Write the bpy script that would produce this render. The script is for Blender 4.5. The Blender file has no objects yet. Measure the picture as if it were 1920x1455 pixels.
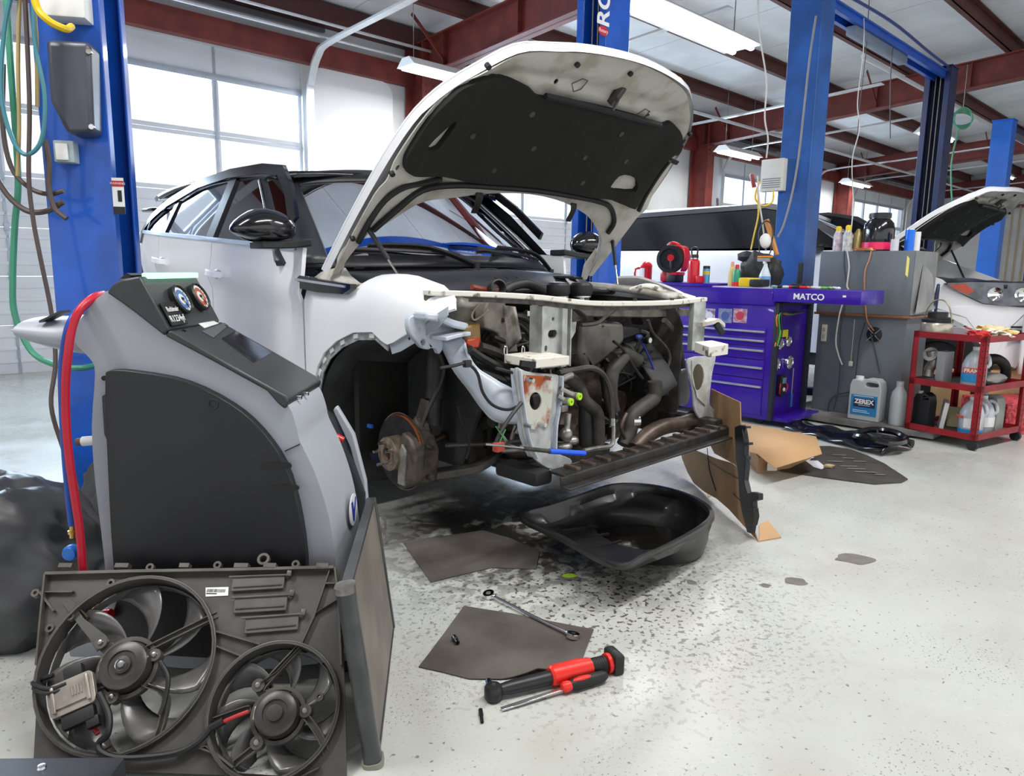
import bpy, bmesh, math, random
from mathutils import Vector, Matrix, noise
sc = bpy.context.scene
PI = math.pi
random.seed(7)
# ---------------------------------------------------------------- camera
CAM_H, PITCH, ROLL, FOC = 1.2, math.radians(9.3), math.radians(0.8), 1350.0
_fw = Vector((0, math.cos(PITCH), -math.sin(PITCH)))
_up = Vector((0, math.sin(PITCH), math.cos(PITCH)))
_rt = Vector((1, 0, 0))
RT = _rt * math.cos(ROLL) + _up * math.sin(ROLL)
UP = -_rt * math.sin(ROLL) + _up * math.cos(ROLL)
CAM = Vector((0, 0, CAM_H))
cd = bpy.data.cameras.new('camera')
cam = bpy.data.objects.new('camera', cd)
sc.collection.objects.link(cam)
cam.matrix_world = Matrix(((RT.x, UP.x, -_fw.x, 0), (RT.y, UP.y, -_fw.y, 0), (RT.z, UP.z, -_fw.z, CAM_H), (0, 0, 0, 1)))
cd.sensor_width = 36
cd.lens = 36 * FOC / 1920
cd.clip_end = 300
cd.clip_start = 0.02
sc.camera = cam
# ---------------------------------------------------------------- world, exposure
sc.view_settings.view_transform = 'Standard'
sc.view_settings.look = 'None'
sc.view_settings.gamma = 1
sc.view_settings.exposure = 0.5
w = bpy.data.worlds.new('daylight')
sc.world = w
w.use_nodes = True
bg = w.node_tree.nodes['Background']
bg.inputs[0].default_value = (0.96, 0.975, 1.0, 1)
bg.inputs[1].default_value = 1.0

def area(name, loc, target, sx, sy, power, col=(1, 1, 1)):
    l = bpy.data.lights.new(name, 'AREA')
    l.shape = 'RECTANGLE'
    l.size, l.size_y, l.energy, l.color = sx, sy, power, col
    o = bpy.data.objects.new(name, l)
    sc.collection.objects.link(o)
    o.location = loc
    o.rotation_euler = (Vector(target) - Vector(loc)).to_track_quat('-Z', 'Y').to_euler()
    return o

# ---------------------------------------------------------------- measuring helpers (sight lines met with real planes)
def ray(px, py):
    return RT * ((px - 960) / FOC) + UP * (-(py - 727.5) / FOC) + _fw
def gp(px, py, h=0.0):
    d = ray(px, py)
    return CAM + d * ((h - CAM_H) / d.z)
def at(px, py, Y):
    d = ray(px, py)
    return CAM + d * (Y / d.y)
def plane(px, py, P, n):
    d = ray(px, py)
    return CAM + d * ((P - CAM).dot(n) / d.dot(n))

class Fr:
    """a placed frame: origin, local axes; things are built in its coordinates"""
    def __init__(s, o, deg=0.0, ex=None, ey=None):
        s.o = Vector(o) if len(o) == 3 else Vector((o[0], o[1], 0))
        if ex is None:
            a = math.radians(deg)
            s.ex = Vector((math.cos(a), math.sin(a), 0)); s.ey = Vector((-math.sin(a), math.cos(a), 0))
        else:
            s.ex = Vector(ex).normalized(); s.ey = Vector(ey).normalized()
        s.ez = s.ex.cross(s.ey)
        s.m = Matrix(((s.ex.x, s.ey.x, s.ez.x, s.o.x), (s.ex.y, s.ey.y, s.ez.y, s.o.y), (s.ex.z, s.ey.z, s.ez.z, s.o.z), (0, 0, 0, 1)))
        s.mi = s.m.inverted()
    def w(s, x, y=0, z=0):
        return s.m @ Vector((x, y, z))
    def l(s, P):
        return s.mi @ P
    def hx(s, px, py, v=0.0):
        return s.l(plane(px, py, s.w(v, 0, 0), s.ex))
    def hy(s, px, py, v=0.0):
        return s.l(plane(px, py, s.w(0, v, 0), s.ey))
    def hz(s, px, py, v=0.0):
        return s.l(plane(px, py, s.w(0, 0, v), s.ez))

# ---------------------------------------------------------------- materials
def lin(h):
    h = h.lstrip('#')
    r = [int(h[i:i + 2], 16) / 255 for i in (0, 2, 4)]
    return tuple((c / 12.92 if c <= 0.04045 else ((c + 0.055) / 1.055) ** 2.4) for c in r) + (1,)
_M = {}
def mat(key, col, rough=0.5, metal=0.0, var=0.08, scale=9.0, col2=None, bump=0.0, coat=0.0, emit=0.0, alpha=1.0, lo=0.4, hi=0.6):
    """principled surface with procedural noise in colour, roughness and (optionally) relief"""
    if key in _M: return _M[key]
    m = bpy.data.materials.new(key); m.use_nodes = True
    nt = m.node_tree; N = nt.nodes; L = nt.links
    b = N['Principled BSDF']
    c = lin(col) if isinstance(col, str) else tuple(col) + (1,)
    c2 = lin(col2) if col2 else tuple(x * (1 - var) for x in c[:3]) + (1,)
    tc = N.new('ShaderNodeTexCoord'); no = N.new('ShaderNodeTexNoise'); rp = N.new('ShaderNodeValToRGB')
    no.inputs['Scale'].default_value = scale; no.inputs['Detail'].default_value = 5
    L.new(tc.outputs['Object'], no.inputs['Vector']); L.new(no.outputs['Fac'], rp.inputs['Fac'])
    rp.color_ramp.elements[0].position = lo; rp.color_ramp.elements[1].position = hi
    rp.color_ramp.elements[0].color = c2; rp.color_ramp.elements[1].color = c
    L.new(rp.outputs['Color'], b.inputs['Base Color'])
    b.inputs['Roughness'].default_value = rough; b.inputs['Metallic'].default_value = metal
    b.inputs['Coat Weight'].default_value = coat; b.inputs['Coat Roughness'].default_value = 0.05
    if bump:
        bp = N.new('ShaderNodeBump'); bp.inputs['Strength'].default_value = bump; bp.inputs['Distance'].default_value = 0.02
        L.new(no.outputs['Fac'], bp.inputs['Height']); L.new(bp.outputs['Normal'], b.inputs['Normal'])
    if emit:
        b.inputs['Emission Color'].default_value = c; b.inputs['Emission Strength'].default_value = emit
    _M[key] = m
    return m
def glass(key, tint, amount=0.5, rough=0.02, fk=1.0):
    """thin pane: part see-through, part mirror"""
    if key in _M: return _M[key]
    m = bpy.data.materials.new(key); m.use_nodes = True
    nt = m.node_tree; N = nt.nodes; L = nt.links
    for n in list(N): N.remove(n)
    o = N.new('ShaderNodeOutputMaterial'); t = N.new('ShaderNodeBsdfTransparent'); g = N.new('ShaderNodeBsdfGlossy')
    x = N.new('ShaderNodeMixShader'); f = N.new('ShaderNodeFresnel'); a = N.new('ShaderNodeMath'); a.operation = 'MULTIPLY_ADD'
    t.inputs[0].default_value = lin(tint); g.inputs['Roughness'].default_value = rough
    g.inputs['Color'].default_value = (0.9, 0.93, 1, 1)
    f.inputs['IOR'].default_value = 1.5
    a.inputs[1].default_value = fk; a.inputs[2].default_value = amount
    L.new(f.outputs[0], a.inputs[0]); L.new(a.outputs[0], x.inputs[0])
    L.new(t.outputs[0], x.inputs[1]); L.new(g.outputs[0], x.inputs[2]); L.new(x.outputs[0], o.inputs['Surface'])
    _M[key] = m
    return m
def emis(key, col, s):
    if key in _M: return _M[key]
    m = bpy.data.materials.new(key); m.use_nodes = True
    nt = m.node_tree; N = nt.nodes
    for n in list(N): N.remove(n)
    o = N.new('ShaderNodeOutputMaterial'); e = N.new('ShaderNodeEmission')
    e.inputs[0].default_value = lin(col); e.inputs[1].default_value = s
    nt.links.new(e.outputs[0], o.inputs['Surface'])
    _M[key] = m
    return m

# ---------------------------------------------------------------- mesh builder
def smooth_path(pts, n=6, closed=False):
    P = [Vector(p) for p in pts]
    if len(P) < 3 or n <= 1: return P
    out = []
    K = len(P)
    rng = range(K if closed else K - 1)
    for i in rng:
        if closed: a, b, c, d = P[(i - 1) % K], P[i], P[(i + 1) % K], P[(i + 2) % K]
        else: a, b, c, d = P[max(i - 1, 0)], P[i], P[i + 1], P[min(i + 2, K - 1)]
        for j in range(n):
            t = j / n
            out.append(0.5 * ((2 * b) + (c - a) * t + (2 * a - 5 * b + 4 * c - d) * t * t + (3 * b - a - 3 * c + d) * t ** 3))
    if not closed: out.append(P[-1])
    return out
def sm2(pts, n=5, closed=False):
    return [(p.x, p.y) for p in smooth_path([(a, b, 0) for a, b in pts], n, closed)]
def arc(cx, cy, r, a0, a1, n=16, ry=None):
    ry = r if ry is None else ry
    return [(cx + r * math.cos(math.radians(a0 + (a1 - a0) * i / n)), cy + ry * math.sin(math.radians(a0 + (a1 - a0) * i / n))) for i in range(n + 1)]
def circ(cx, cy, r, n=24, ry=None):
    return arc(cx, cy, r, 0, 360, n, ry)[:-1]
def rrect(x0, y0, x1, y1, r, n=4):
    return arc(x1 - r, y1 - r, r, 0, 90, n) + arc(x0 + r, y1 - r, r, 90, 180, n) + arc(x0 + r, y0 + r, r, 180, 270, n) + arc(x1 - r, y0 + r, r, 270, 360, n)

class MB:
    def __init__(s): s.bm = bmesh.new()
    def _m(s, vs, M):
        if M is not None: bmesh.ops.transform(s.bm, matrix=M, verts=vs)
        return s
    def box(s, c, size, rot=None, bev=0.0, M=None):
        r = bmesh.ops.create_cube(s.bm, size=1.0)
        vs = r['verts']
        R = rot.to_4x4() if rot is not None else Matrix()
        bmesh.ops.transform(s.bm, matrix=Matrix.Translation(c) @ R @ Matrix.Diagonal((*size, 1)), verts=vs)
        if bev:
            es = list({e for v in vs for e in v.link_edges})
            q = bmesh.ops.bevel(s.bm, geom=es, offset=bev, segments=2, affect='EDGES', profile=0.6)
            vs = list({v for f in q['faces'] for v in f.verts} | {v for v in vs if v.is_valid})
        return s._m(vs, M)
    def bb(s, x0, y0, z0, x1, y1, z1, bev=0.0):
        return s.box(((x0 + x1) / 2, (y0 + y1) / 2, (z0 + z1) / 2), (abs(x1 - x0), abs(y1 - y0), abs(z1 - z0)), bev=bev)
    def beam(s, a, b, wd, ht, bev=0.0, up=(0, 0, 1)):
        """box bar from a to b"""
        a, b = Vector(a), Vector(b); d = b - a
        x = d.normalized(); u = Vector(up); y = u.cross(x)
        if y.length < 1e-4: y = Vector((0, 1, 0)).cross(x)
        y.normalize(); z = x.cross(y)
        R = Matrix((x, y, z)).transposed()
        return s.box((a + b) / 2, (d.length, wd, ht), rot=R, bev=bev)
    def cyl(s, a, b, r, r2=None, seg=16, cap=True):
        a, b = Vector(a), Vector(b); d = b - a
        R = d.to_track_quat('Z', 'Y').to_matrix().to_4x4()
        bmesh.ops.create_cone(s.bm, cap_ends=cap, segments=seg, radius1=r, radius2=r if r2 is None else r2, depth=d.length,
                              matrix=Matrix.Translation((a + b) / 2) @ R)
        return s
    def lathe(s, o, axis, prof, seg=20):
        """prof: (radius, along axis)"""
        o = Vector(o); ax = Vector(axis).normalized()
        R = ax.to_track_quat('Z', 'Y').to_matrix()
        rings = []
        for r, z in prof:
            if r < 1e-5: rings.append([s.bm.verts.new(o + ax * z)])
            else: rings.append([s.bm.verts.new(o + R @ Vector((r * math.cos(2 * PI * i / seg), r * math.sin(2 * PI * i / seg), z))) for i in range(seg)])
        for A, B in zip(rings, rings[1:]):
            for i in range(seg):
                j = (i + 1) % seg
                if len(A) == 1 and len(B) == 1: break
                if len(A) == 1: s.bm.faces.new((A[0], B[j], B[i]))
                elif len(B) == 1: s.bm.faces.new((A[i], A[j], B[0]))
                else: s.bm.faces.new((A[i], A[j], B[j], B[i]))
        return s
    def tube(s, pts, r, seg=8, n=6, closed=False, cap=True):
        P = smooth_path(pts, n, closed)
        K = len(P)
        if K < 2: return s
        T = []
        for i in range(K):
            if closed: d = P[(i + 1) % K] - P[(i - 1) % K]
            else: d = P[min(i + 1, K - 1)] - P[max(i - 1, 0)]
            T.append(d.normalized() if d.length > 1e-9 else Vector((0, 0, 1)))
        nrm = T[0].orthogonal().normalized()
        rings = []
        for i in range(K):
            nrm = (nrm - T[i] * nrm.dot(T[i]))
            nrm = nrm.normalized() if nrm.length > 1e-6 else T[i].orthogonal().normalized()
            bi = T[i].cross(nrm)
            rr = r(i / (K - 1)) if callable(r) else r
            rings.append([s.bm.verts.new(P[i] + (nrm * math.cos(2 * PI * k / seg) + bi * math.sin(2 * PI * k / seg)) * rr) for k in range(seg)])
        pairs = list(zip(rings, rings[1:])) + ([(rings[-1], rings[0])] if closed else [])
        for A, B in pairs:
            for k in range(seg):
                j = (k + 1) % seg
                s.bm.faces.new((A[k], A[j], B[j], B[k]))
        if cap and not closed:
            s.bm.faces.new(rings[0][::-1]); s.bm.faces.new(rings[-1])
        return s
    def ribbon(s, pts, wv, tv, n=5):
        """flat bar swept along pts: width vector wv, thickness vector tv"""
        P = smooth_path(pts, n); wv, tv = Vector(wv), Vector(tv)
        R = [[s.bm.verts.new(p + wv * a + tv * b) for a, b in ((-.5, -.5), (.5, -.5), (.5, .5), (-.5, .5))] for p in P]
        for A, B in zip(R, R[1:]):
            for k in range(4):
                j = (k + 1) % 4
                s.bm.faces.new((A[k], A[j], B[j], B[k]))
        s.bm.faces.new(R[0][::-1]); s.bm.faces.new(R[-1])
        return s
    def plate(s, poly, d0, d1, holes=(), axis='z', step=None, fn=None):
        """flat sheet of outline poly (with holes) between depths d0 and d1; axis is the sheet's normal.
        axis z: (x,y); y: (x,z); x: (y,z). step + fn: cut to a grid and bend by fn(a,b)->(a,b,offset)"""
        bm = bmesh.new()
        edges = []
        for lp in [poly] + list(holes):
            vs = [bm.verts.new((p[0], p[1], 0)) for p in lp]
            edges += [bm.edges.new((vs[i], vs[(i + 1) % len(vs)])) for i in range(len(vs))]
        if not holes:
            bm.faces.new(list(bm.verts))
            bmesh.ops.triangulate(bm, faces=bm.faces[:]) if step is None and len(poly) > 4 else None
        else:
            bmesh.ops.triangle_fill(bm, use_beauty=True, use_dissolve=False, edges=edges)
        if step:
            for ax in (0, 1):
                lo = min(v.co[ax] for v in bm.verts); hi = max(v.co[ax] for v in bm.verts)
                k = math.floor(lo / step) + 1
                while k * step < hi:
                    co = [0, 0, 0]; co[ax] = k * step + 1e-5; no = [0, 0, 0]; no[ax] = 1
                    bmesh.ops.bisect_plane(bm, geom=bm.verts[:] + bm.edges[:] + bm.faces[:], plane_co=co, plane_no=no, dist=1e-6)
                    k += 1
        bmesh.ops.recalc_face_normals(bm, faces=bm.faces)
        bm.verts.index_update()
        P = [(v.co.x, v.co.y) for v in bm.verts]
        F = [[v.index for v in f.verts] for f in bm.faces]
        Bd = [(e.verts[0].index, e.verts[1].index) for e in bm.edges if len(e.link_faces) == 1]
        bm.free()
        def put(a, b, d):
            if fn:
                q = fn(a, b, d)
                return Vector(q)
            return {'z': Vector((a, b, d)), 'y': Vector((a, d, b)), 'x': Vector((d, a, b))}[axis]
        A = [s.bm.verts.new(put(a, b, d0)) for a, b in P]
        new = []
        if d1 is not None:
            Bv = [s.bm.verts.new(put(a, b, d1)) for a, b in P]
            for f in F:
                new.append(s.bm.faces.new([A[i] for i in f])); new.append(s.bm.faces.new([Bv[i] for i in reversed(f)]))
            for i, j in Bd: new.append(s.bm.faces.new((A[i], Bv[i], Bv[j], A[j])))
        else:
            for f in F: new.append(s.bm.faces.new([A[i] for i in f]))
        bmesh.ops.recalc_face_normals(s.bm, faces=new)
        return s
    def sheet(s, fn, nu, nv):
        """grid surface fn(u,v), u,v in 0..1"""
        G = [[s.bm.verts.new(Vector(fn(i / nu, j / nv))) for j in range(nv + 1)] for i in range(nu + 1)]
        for i in range(nu):
            for j in range(nv):
                s.bm.faces.new((G[i][j], G[i + 1][j], G[i + 1][j + 1], G[i][j + 1]))
        return s
    def ball(s, c, r, sc3=(1, 1, 1), sub=2, amp=0.0, fr=3.0, R=None):
        q = bmesh.ops.create_icosphere(s.bm, subdivisions=sub, radius=1.0)
        for v in q['verts']:
            d = v.co.copy(); k = 1 + (amp * noise.noise(d * fr + Vector(c)) if amp else 0)
            d = Vector((d.x * sc3[0], d.y * sc3[1], d.z * sc3[2])) * r * k
            if R is not None: d = R @ d
            v.co = Vector(c) + d
        return s
    def done(s, name, m, parent=None, M=None, sharp=38, bev=0.0, seg=2, solid=0.0, sub=0):
        bm = s.bm
        bm.normal_update()
        for f in bm.faces: f.smooth = True
        ca = math.radians(sharp)
        for e in bm.edges:
            if len(e.link_faces) == 2:
                try: e.smooth = e.calc_face_angle() < ca
                except ValueError: pass
            else: e.smooth = True
        me = bpy.data.meshes.new(name); bm.to_mesh(me); bm.free()
        for x in (m if isinstance(m, (list, tuple)) else [m]): me.materials.append(x)
        o = bpy.data.objects.new(name, me); sc.collection.objects.link(o)
        if parent is not None: o.parent = parent
        if M is not None: o.matrix_local = M
        if solid:
            q = o.modifiers.new('s', 'SOLIDIFY'); q.thickness = solid; q.offset = 0
        if bev:
            q = o.modifiers.new('b', 'BEVEL'); q.width = bev; q.segments = seg; q.limit_method = 'ANGLE'; q.angle_limit = math.radians(40)
            q.harden_normals = False
        if sub:
            q = o.modifiers.new('u', 'SUBSURF'); q.levels = q.render_levels = sub
        return o
def tag(o, label, cat, group=None, kind=None):
    if label: o['label'] = label
    if cat: o['category'] = cat
    if group: o['group'] = group
    if kind: o['kind'] = kind
    return o
def thing(name, label, cat, F=None, group=None):
    o = bpy.data.objects.new(name, None); o.empty_display_size = 0.1; sc.collection.objects.link(o)
    if F is not None: o.matrix_world = F.m if isinstance(F, Fr) else F
    return tag(o, label, cat, group)
def struct(name, mb, m, F=None, **k):
    o = mb.done(name, m, M=(F.m if F else None), **k); o['kind'] = 'structure'
    return o
def text(name, body, m, parent, M, size, ext=0.001, bold=0.0, ax='CENTER', sx=1.0):
    c = bpy.data.curves.new(name, 'FONT'); c.body = body; c.size = size; c.extrude = ext; c.align_x = ax; c.align_y = 'CENTER'; c.offset = bold
    t = bpy.data.objects.new('tmp_text', c); sc.collection.objects.link(t)
    dg = bpy.context.evaluated_depsgraph_get(); dg.update()
    me = bpy.data.meshes.new_from_object(t.evaluated_get(dg)); bpy.data.objects.remove(t)
    me.materials.clear(); me.materials.append(m)
    me.transform(Matrix.Diagonal((sx, 1, 1, 1)))
    o = bpy.data.objects.new(name, me); sc.collection.objects.link(o)
    if parent is not None: o.parent = parent
    o.matrix_local = M
    return o
def mtx(o, ex, ey):
    ex = Vector(ex).normalized(); ey = Vector(ey); ez = ex.cross(ey).normalized(); ey = ez.cross(ex)
    return Matrix(((ex.x, ey.x, ez.x, o[0]), (ex.y, ey.y, ez.y, o[1]), (ex.z, ey.z, ez.z, o[2]), (0, 0, 0, 1)))
def copy_tree(o, parent=None):
    c = o.copy(); sc.collection.objects.link(c)
    if parent is not None: c.parent = parent; c.matrix_parent_inverse = o.matrix_parent_inverse
    for ch in list(o.children): copy_tree(ch, c)
    return c

# palette
WHITEPAINT = mat('white_car_paint', (0.86, 0.87, 0.90), 0.28, 0, 0.03, 2, coat=0.8)
PRIMER = mat('inner_white_paint', (0.56, 0.54, 0.50), 0.42, 0, col2='#a8a294', scale=7, lo=0.35, hi=0.5)
BLACKGLOSS = mat('gloss_black', (0.006, 0.006, 0.008), 0.16, 0, 0.05, coat=0.35)
BLACKPL = mat('black_plastic', (0.013, 0.013, 0.015), 0.42, 0, 0.3, 14)
DARKPL = mat('dusty_black_plastic', (0.045, 0.043, 0.041), 0.55, 0, 0.45, 12)
RUBBER = mat('rubber', (0.009, 0.009, 0.010), 0.55, 0, 0.3, 20)
DIRTY = mat('dirty_dark_metal', (0.085, 0.078, 0.07), 0.5, 0.5, 0.6, 16)
ALU = mat('dirty_aluminium', (0.42, 0.40, 0.37), 0.4, 0.8, 0.5, 18)
STEEL = mat('bright_steel', (0.65, 0.65, 0.66), 0.22, 1.0, 0.1)
CHROME = mat('chrome', (0.85, 0.85, 0.87), 0.08, 1.0, 0.03)
BLUE = mat('blue_lift_paint', (0.005, 0.09, 0.50), 0.35, 0, 0.25, 5, coat=0.3)
REDIRON = mat('red_oxide_steel', (0.20, 0.034, 0.026), 0.55, 0, 0.3, 4)
WHITE = mat('white_plastic', (0.75, 0.75, 0.73), 0.4, 0, 0.05)
# ================================================================ the building
B = Fr((-5.311, 7.873, 0), 43.8)          # x along the door wall, y outwards; the room is y < 0
COLX = [5.15 + 7.7 * i for i in range(-1, 4)]
XE = COLX[-1] + 0.15
def rz_bot(y): return 3.93 + 0.072 * abs(y)
def rz_top(y): return 4.43 + 0.062 * abs(y)

# floor: worn pale grey epoxy with grime, chips and an oil-blackened patch under the car
def floor_mat():
    m = bpy.data.materials.new('grey_epoxy_floor'); m.use_nodes = True
    nt = m.node_tree; N = nt.nodes; L = nt.links; b = N['Principled BSDF']
    tc = N.new('ShaderNodeTexCoord')
    def noi(scale, det=6, dist=0.0):
        n = N.new('ShaderNodeTexNoise'); n.inputs['Scale'].default_value = scale; n.inputs['Detail'].default_value = det
        n.inputs['Distortion'].default_value = dist; L.new(tc.outputs['Object'], n.inputs['Vector']); return n.outputs['Fac']
    def ramp(src, a, c, ca=(0, 0, 0, 1), cb=(1, 1, 1, 1)):
        r = N.new('ShaderNodeValToRGB'); r.color_ramp.elements[0].position = a; r.color_ramp.elements[1].position = c
        r.color_ramp.elements[0].color = ca; r.color_ramp.elements[1].color = cb; L.new(src, r.inputs['Fac']); return r.outputs['Color']
    def mix(f, a, c, typ='MIX'):
        x = N.new('ShaderNodeMix'); x.data_type = 'RGBA'; x.blend_type = typ
        if hasattr(f, 'is_linked'): L.new(f, x.inputs[0])
        else: x.inputs[0].default_value = f
        for k, s in ((6, a), (7, c)):
            if hasattr(s, 'is_linked'): L.new(s, x.inputs[k])
            else: x.inputs[k].default_value = s
        return x.outputs[2]
    def mul(a, c):
        x = N.new('ShaderNodeMath'); x.operation = 'MULTIPLY'
        for k, s in ((0, a), (1, c)):
            if hasattr(s, 'is_linked'): L.new(s, x.inputs[k])
            else: x.inputs[k].default_value = s
        return x.outputs[0]
    def spot(c, r0, r1):
        d = N.new('ShaderNodeVectorMath'); d.operation = 'DISTANCE'; d.inputs[1].default_value = c
        L.new(tc.outputs['Object'], d.inputs[0]); return ramp(d.outputs['Value'], r0, r1, (1, 1, 1, 1), (0, 0, 0, 1))
    base = mix(ramp(noi(0.9, 8), 0.35, 0.65), (0.44, 0.45, 0.42, 1), (0.53, 0.545, 0.51, 1))
    base = mix(mul(ramp(noi(3.2, 10, 0.6), 0.50, 0.72), 0.45), base, (0.40, 0.37, 0.33, 1))
    # small specks everywhere
    base = mix(mul(ramp(noi(48, 3), 0.665, 0.69), 0.75), base, (0.13, 0.115, 0.10, 1))
    base = mix(mul(mul(ramp(noi(120, 2), 0.64, 0.66), ramp(noi(2.1, 4), 0.48, 0.6)), 0.8), base, (0.12, 0.10, 0.09, 1))
    # grime spread around the work area, black oil under the engine
    o = B.mi @ Vector((0.1, 3.2, 0)); o2 = B.mi @ Vector((-0.05, 3.3, 0)); o3 = B.mi @ Vector((0.3, 2.6, 0))
    base = mix(mul(spot(tuple(o3), 0.2, 1.15), ramp(noi(46, 5), 0.56, 0.60)), base, (0.09, 0.07, 0.055, 1))
    base = mix(mul(spot(tuple(o), 0.3, 0.95), ramp(noi(15, 9, 0.6), 0.46, 0.54)), base, (0.05, 0.042, 0.035, 1))
    base = mix(mul(spot(tuple(o2), 0.25, 0.75), ramp(noi(5, 8, 0.5), 0.36, 0.5)), base, (0.02, 0.018, 0.016, 1))
    L.new(base, b.inputs['Base Color'])
    r = ramp(noi(2.2, 6), 0.3, 0.7, (0.20, 0.20, 0.20, 1), (0.42, 0.42, 0.42, 1)); L.new(r, b.inputs['Roughness'])
    bp = N.new('ShaderNodeBump'); bp.inputs['Strength'].default_value = 0.06; bp.inputs['Distance'].default_value = 0.01
    L.new(noi(14, 4), bp.inputs['Height']); L.new(bp.outputs['Normal'], b.inputs['Normal'])
    return m
struct('floor', MB().bb(-14, -24, -0.2, XE + 0.3, 0.35, 0.0), floor_mat(), B)

WALLM = mat('white_liner_wall', (0.66, 0.67, 0.68), 0.6, 0, 0.12, 1.2)
DOORM = mat('white_door_section', (0.70, 0.73, 0.78), 0.45, 0, 0.08, 1.5)
mb = MB()
opens = [(c + 1.30, c + 5.92) for c in [-2.55] + COLX[1:-1]]
xs = -14
for a, c in opens:
    mb.bb(xs, 0.0, 0, a, 0.2, 5.0); mb.bb(a, 0.0, 3.88, c, 0.2, 5.0); xs = c
mb.bb(xs, 0.0, 0, XE, 0.2, 5.0)
struct('wall_back', mb, WALLM, B)
struct('wall_right', MB().bb(XE, -24, 0, XE + 0.2, 0.2, 6.0), WALLM, B)
# raised white infill panel with rounded corners between the first door and the column
P = [(3.5, 0.0)] + [(3.5, 3.6)] + arc(3.65, 3.73, 0.15, 180, 90, 5)[1:] + arc(4.62, 3.70, 0.18, 90, 0, 5) + [(4.80, 0.0)]
struct('wall_infill', MB().plate(P, -0.04, 0.0, axis='y'), mat('bright_white_panel', (0.78, 0.79, 0.80), 0.5, 0, 0.05, 1), B)

# sectional doors
PANE = glass('door_pane', '#f4faff', 0.0, 0.02, 0.15)
for i, (a, c) in enumerate(opens):
    d = thing('door_%d' % (i + 1), None, None, B); d['kind'] = 'structure'
    n = 4; wd = (c - a) / n
    rows = [(0.0, 0.53), (0.53, 1.06), (1.06, 1.58), (1.58, 2.11)]
    mb = MB()
    for z0, z1 in rows:
        mb.bb(a, 0.06, z0 + 0.004, c, 0.11, z1 - 0.004, 0.004)
        for k in range(3): mb.bb(a, 0.05, z0 + 0.12 + k * 0.14, c, 0.062, z0 + 0.16 + k * 0.14, 0.003)
    mb.bb(a, 0.06, 3.54, c, 0.11, 3.87, 0.004)
    o = mb.done('door_section', DOORM, d)
    for z0, z1 in ((2.115, 2.82), (2.825, 3.535)):
        mb = MB()
        holes = [[(a + k * wd + 0.04, z0 + 0.05), (a + (k + 1) * wd - 0.04, z0 + 0.05), (a + (k + 1) * wd - 0.04, z1 - 0.05), (a + k * wd + 0.04, z1 - 0.05)] for k in range(n)]
        mb.plate([(a, z0), (c, z0), (c, z1), (a, z1)], 0.06, 0.11, holes, 'y')
        mb.done('sash', DOORM, d)
        for h in holes: MB().plate(h, 0.083, 0.087, axis='y').done('pane', PANE, d)
    mb = MB()
    mb.bb(a, 0.03, 3.47, c, 0.058, 3.55, 0.005)
    for k in range(1, n): mb.bb(a + k * wd - 0.015, 0.05, 0, a + k * wd + 0.015, 0.059, 3.87, 0.003)
    for z in (0.53, 1.06, 1.58, 2.11, 2.82):
        for k in (1, 2, 3): mb.box((a + k * wd, 0.045, z), (0.05, 0.02, 0.08), bev=0.004)
    mb.done('hinge_stile', mat('grey_strut', (0.42, 0.47, 0.54), 0.4, 0.3), d)
    # track up both sides, curving overhead into the room
    for x in (a - 0.07, c + 0.07):
        p = [(x, -0.08, 0.02), (x, -0.08, 3.2), (x, -0.12, 3.65), (x, -0.32, 3.95), (x, -0.65, 4.05), (x, -2.2, 4.12), (x, -4.6, 4.25)]
        MB().ribbon(p, (0.10, 0, 0), (0, 0.025, 0.025), 6).done('door_track', mat('galvanised', (0.68, 0.69, 0.71), 0.35, 0.4), d)
    # spring shaft above
    mb = MB(); mb.cyl((a - 0.3, -0.22, 4.22), (c + 0.3, -0.22, 4.22), 0.016, seg=8)
    mb.cyl((a + 0.9, -0.22, 4.22), (a + 2.1, -0.22, 4.22), 0.045, seg=12); mb.bb(a - 0.1, -0.12, 4.32, c + 0.3, -0.06, 4.37)
    mb.done('spring_shaft', mat('greased_shaft', (0.20, 0.20, 0.22), 0.4, 0.8), d)

# steel frame
for x in COLX[1:]:
    mb = MB()
    for y in (-0.47, -0.06): mb.bb(x - 0.13, y - 0.012, 0, x + 0.13, y + 0.012, rz_top(0))
    mb.bb(x - 0.012, -0.47, 0, x + 0.012, -0.06, rz_top(0))
    for z in (3.75, 3.85, 3.95, 4.05): 
        for dx in (-0.07, 0.07): mb.cyl((x + dx, -0.50, z), (x + dx, -0.46, z), 0.014, seg=6)
    struct('steel_column', mb, REDIRON, B)
for x in COLX:
    mb = MB(); y0, y1 = -0.3, -20.0
    def sl(f0, f1, wd):
        mb.plate([(y0, f0(y0)), (y1, f0(y1)), (y1, f1(y1)), (y0, f1(y0))], x - wd, x + wd, axis='x')
    sl(rz_bot, rz_top, 0.012)
    sl(rz_bot, lambda y: rz_bot(y) + 0.02, 0.11); sl(lambda y: rz_top(y) - 0.02, rz_top, 0.11)
    for k in range(12):
        y = -0.9 - k * 1.5
        mb.bb(x - 0.09, y - 0.006, rz_bot(y) + 0.01, x + 0.09, y + 0.006, rz_top(y) - 0.01)
        if k % 2 == 0:
            for s in (-1, 1): mb.beam((x + s * 0.02, y, rz_bot(y) + 0.08), (x + s * 0.62, y, rz_top(y) + 0.1), 0.05, 0.012, up=(0, 1, 0))
    struct('steel_rafter', mb, REDIRON, B)
mb = MB(); mb.bb(-14, -0.14, 3.88, XE, -0.01, 4.16); struct('header_beam', mb, REDIRON, B)
mb = MB(); mb.bb(-14, -0.32, 4.40, XE, -0.02, 4.62); struct('eave_beam', mb, mat('dark_red_steel', (0.08, 0.022, 0.02), 0.6), B)
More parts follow.
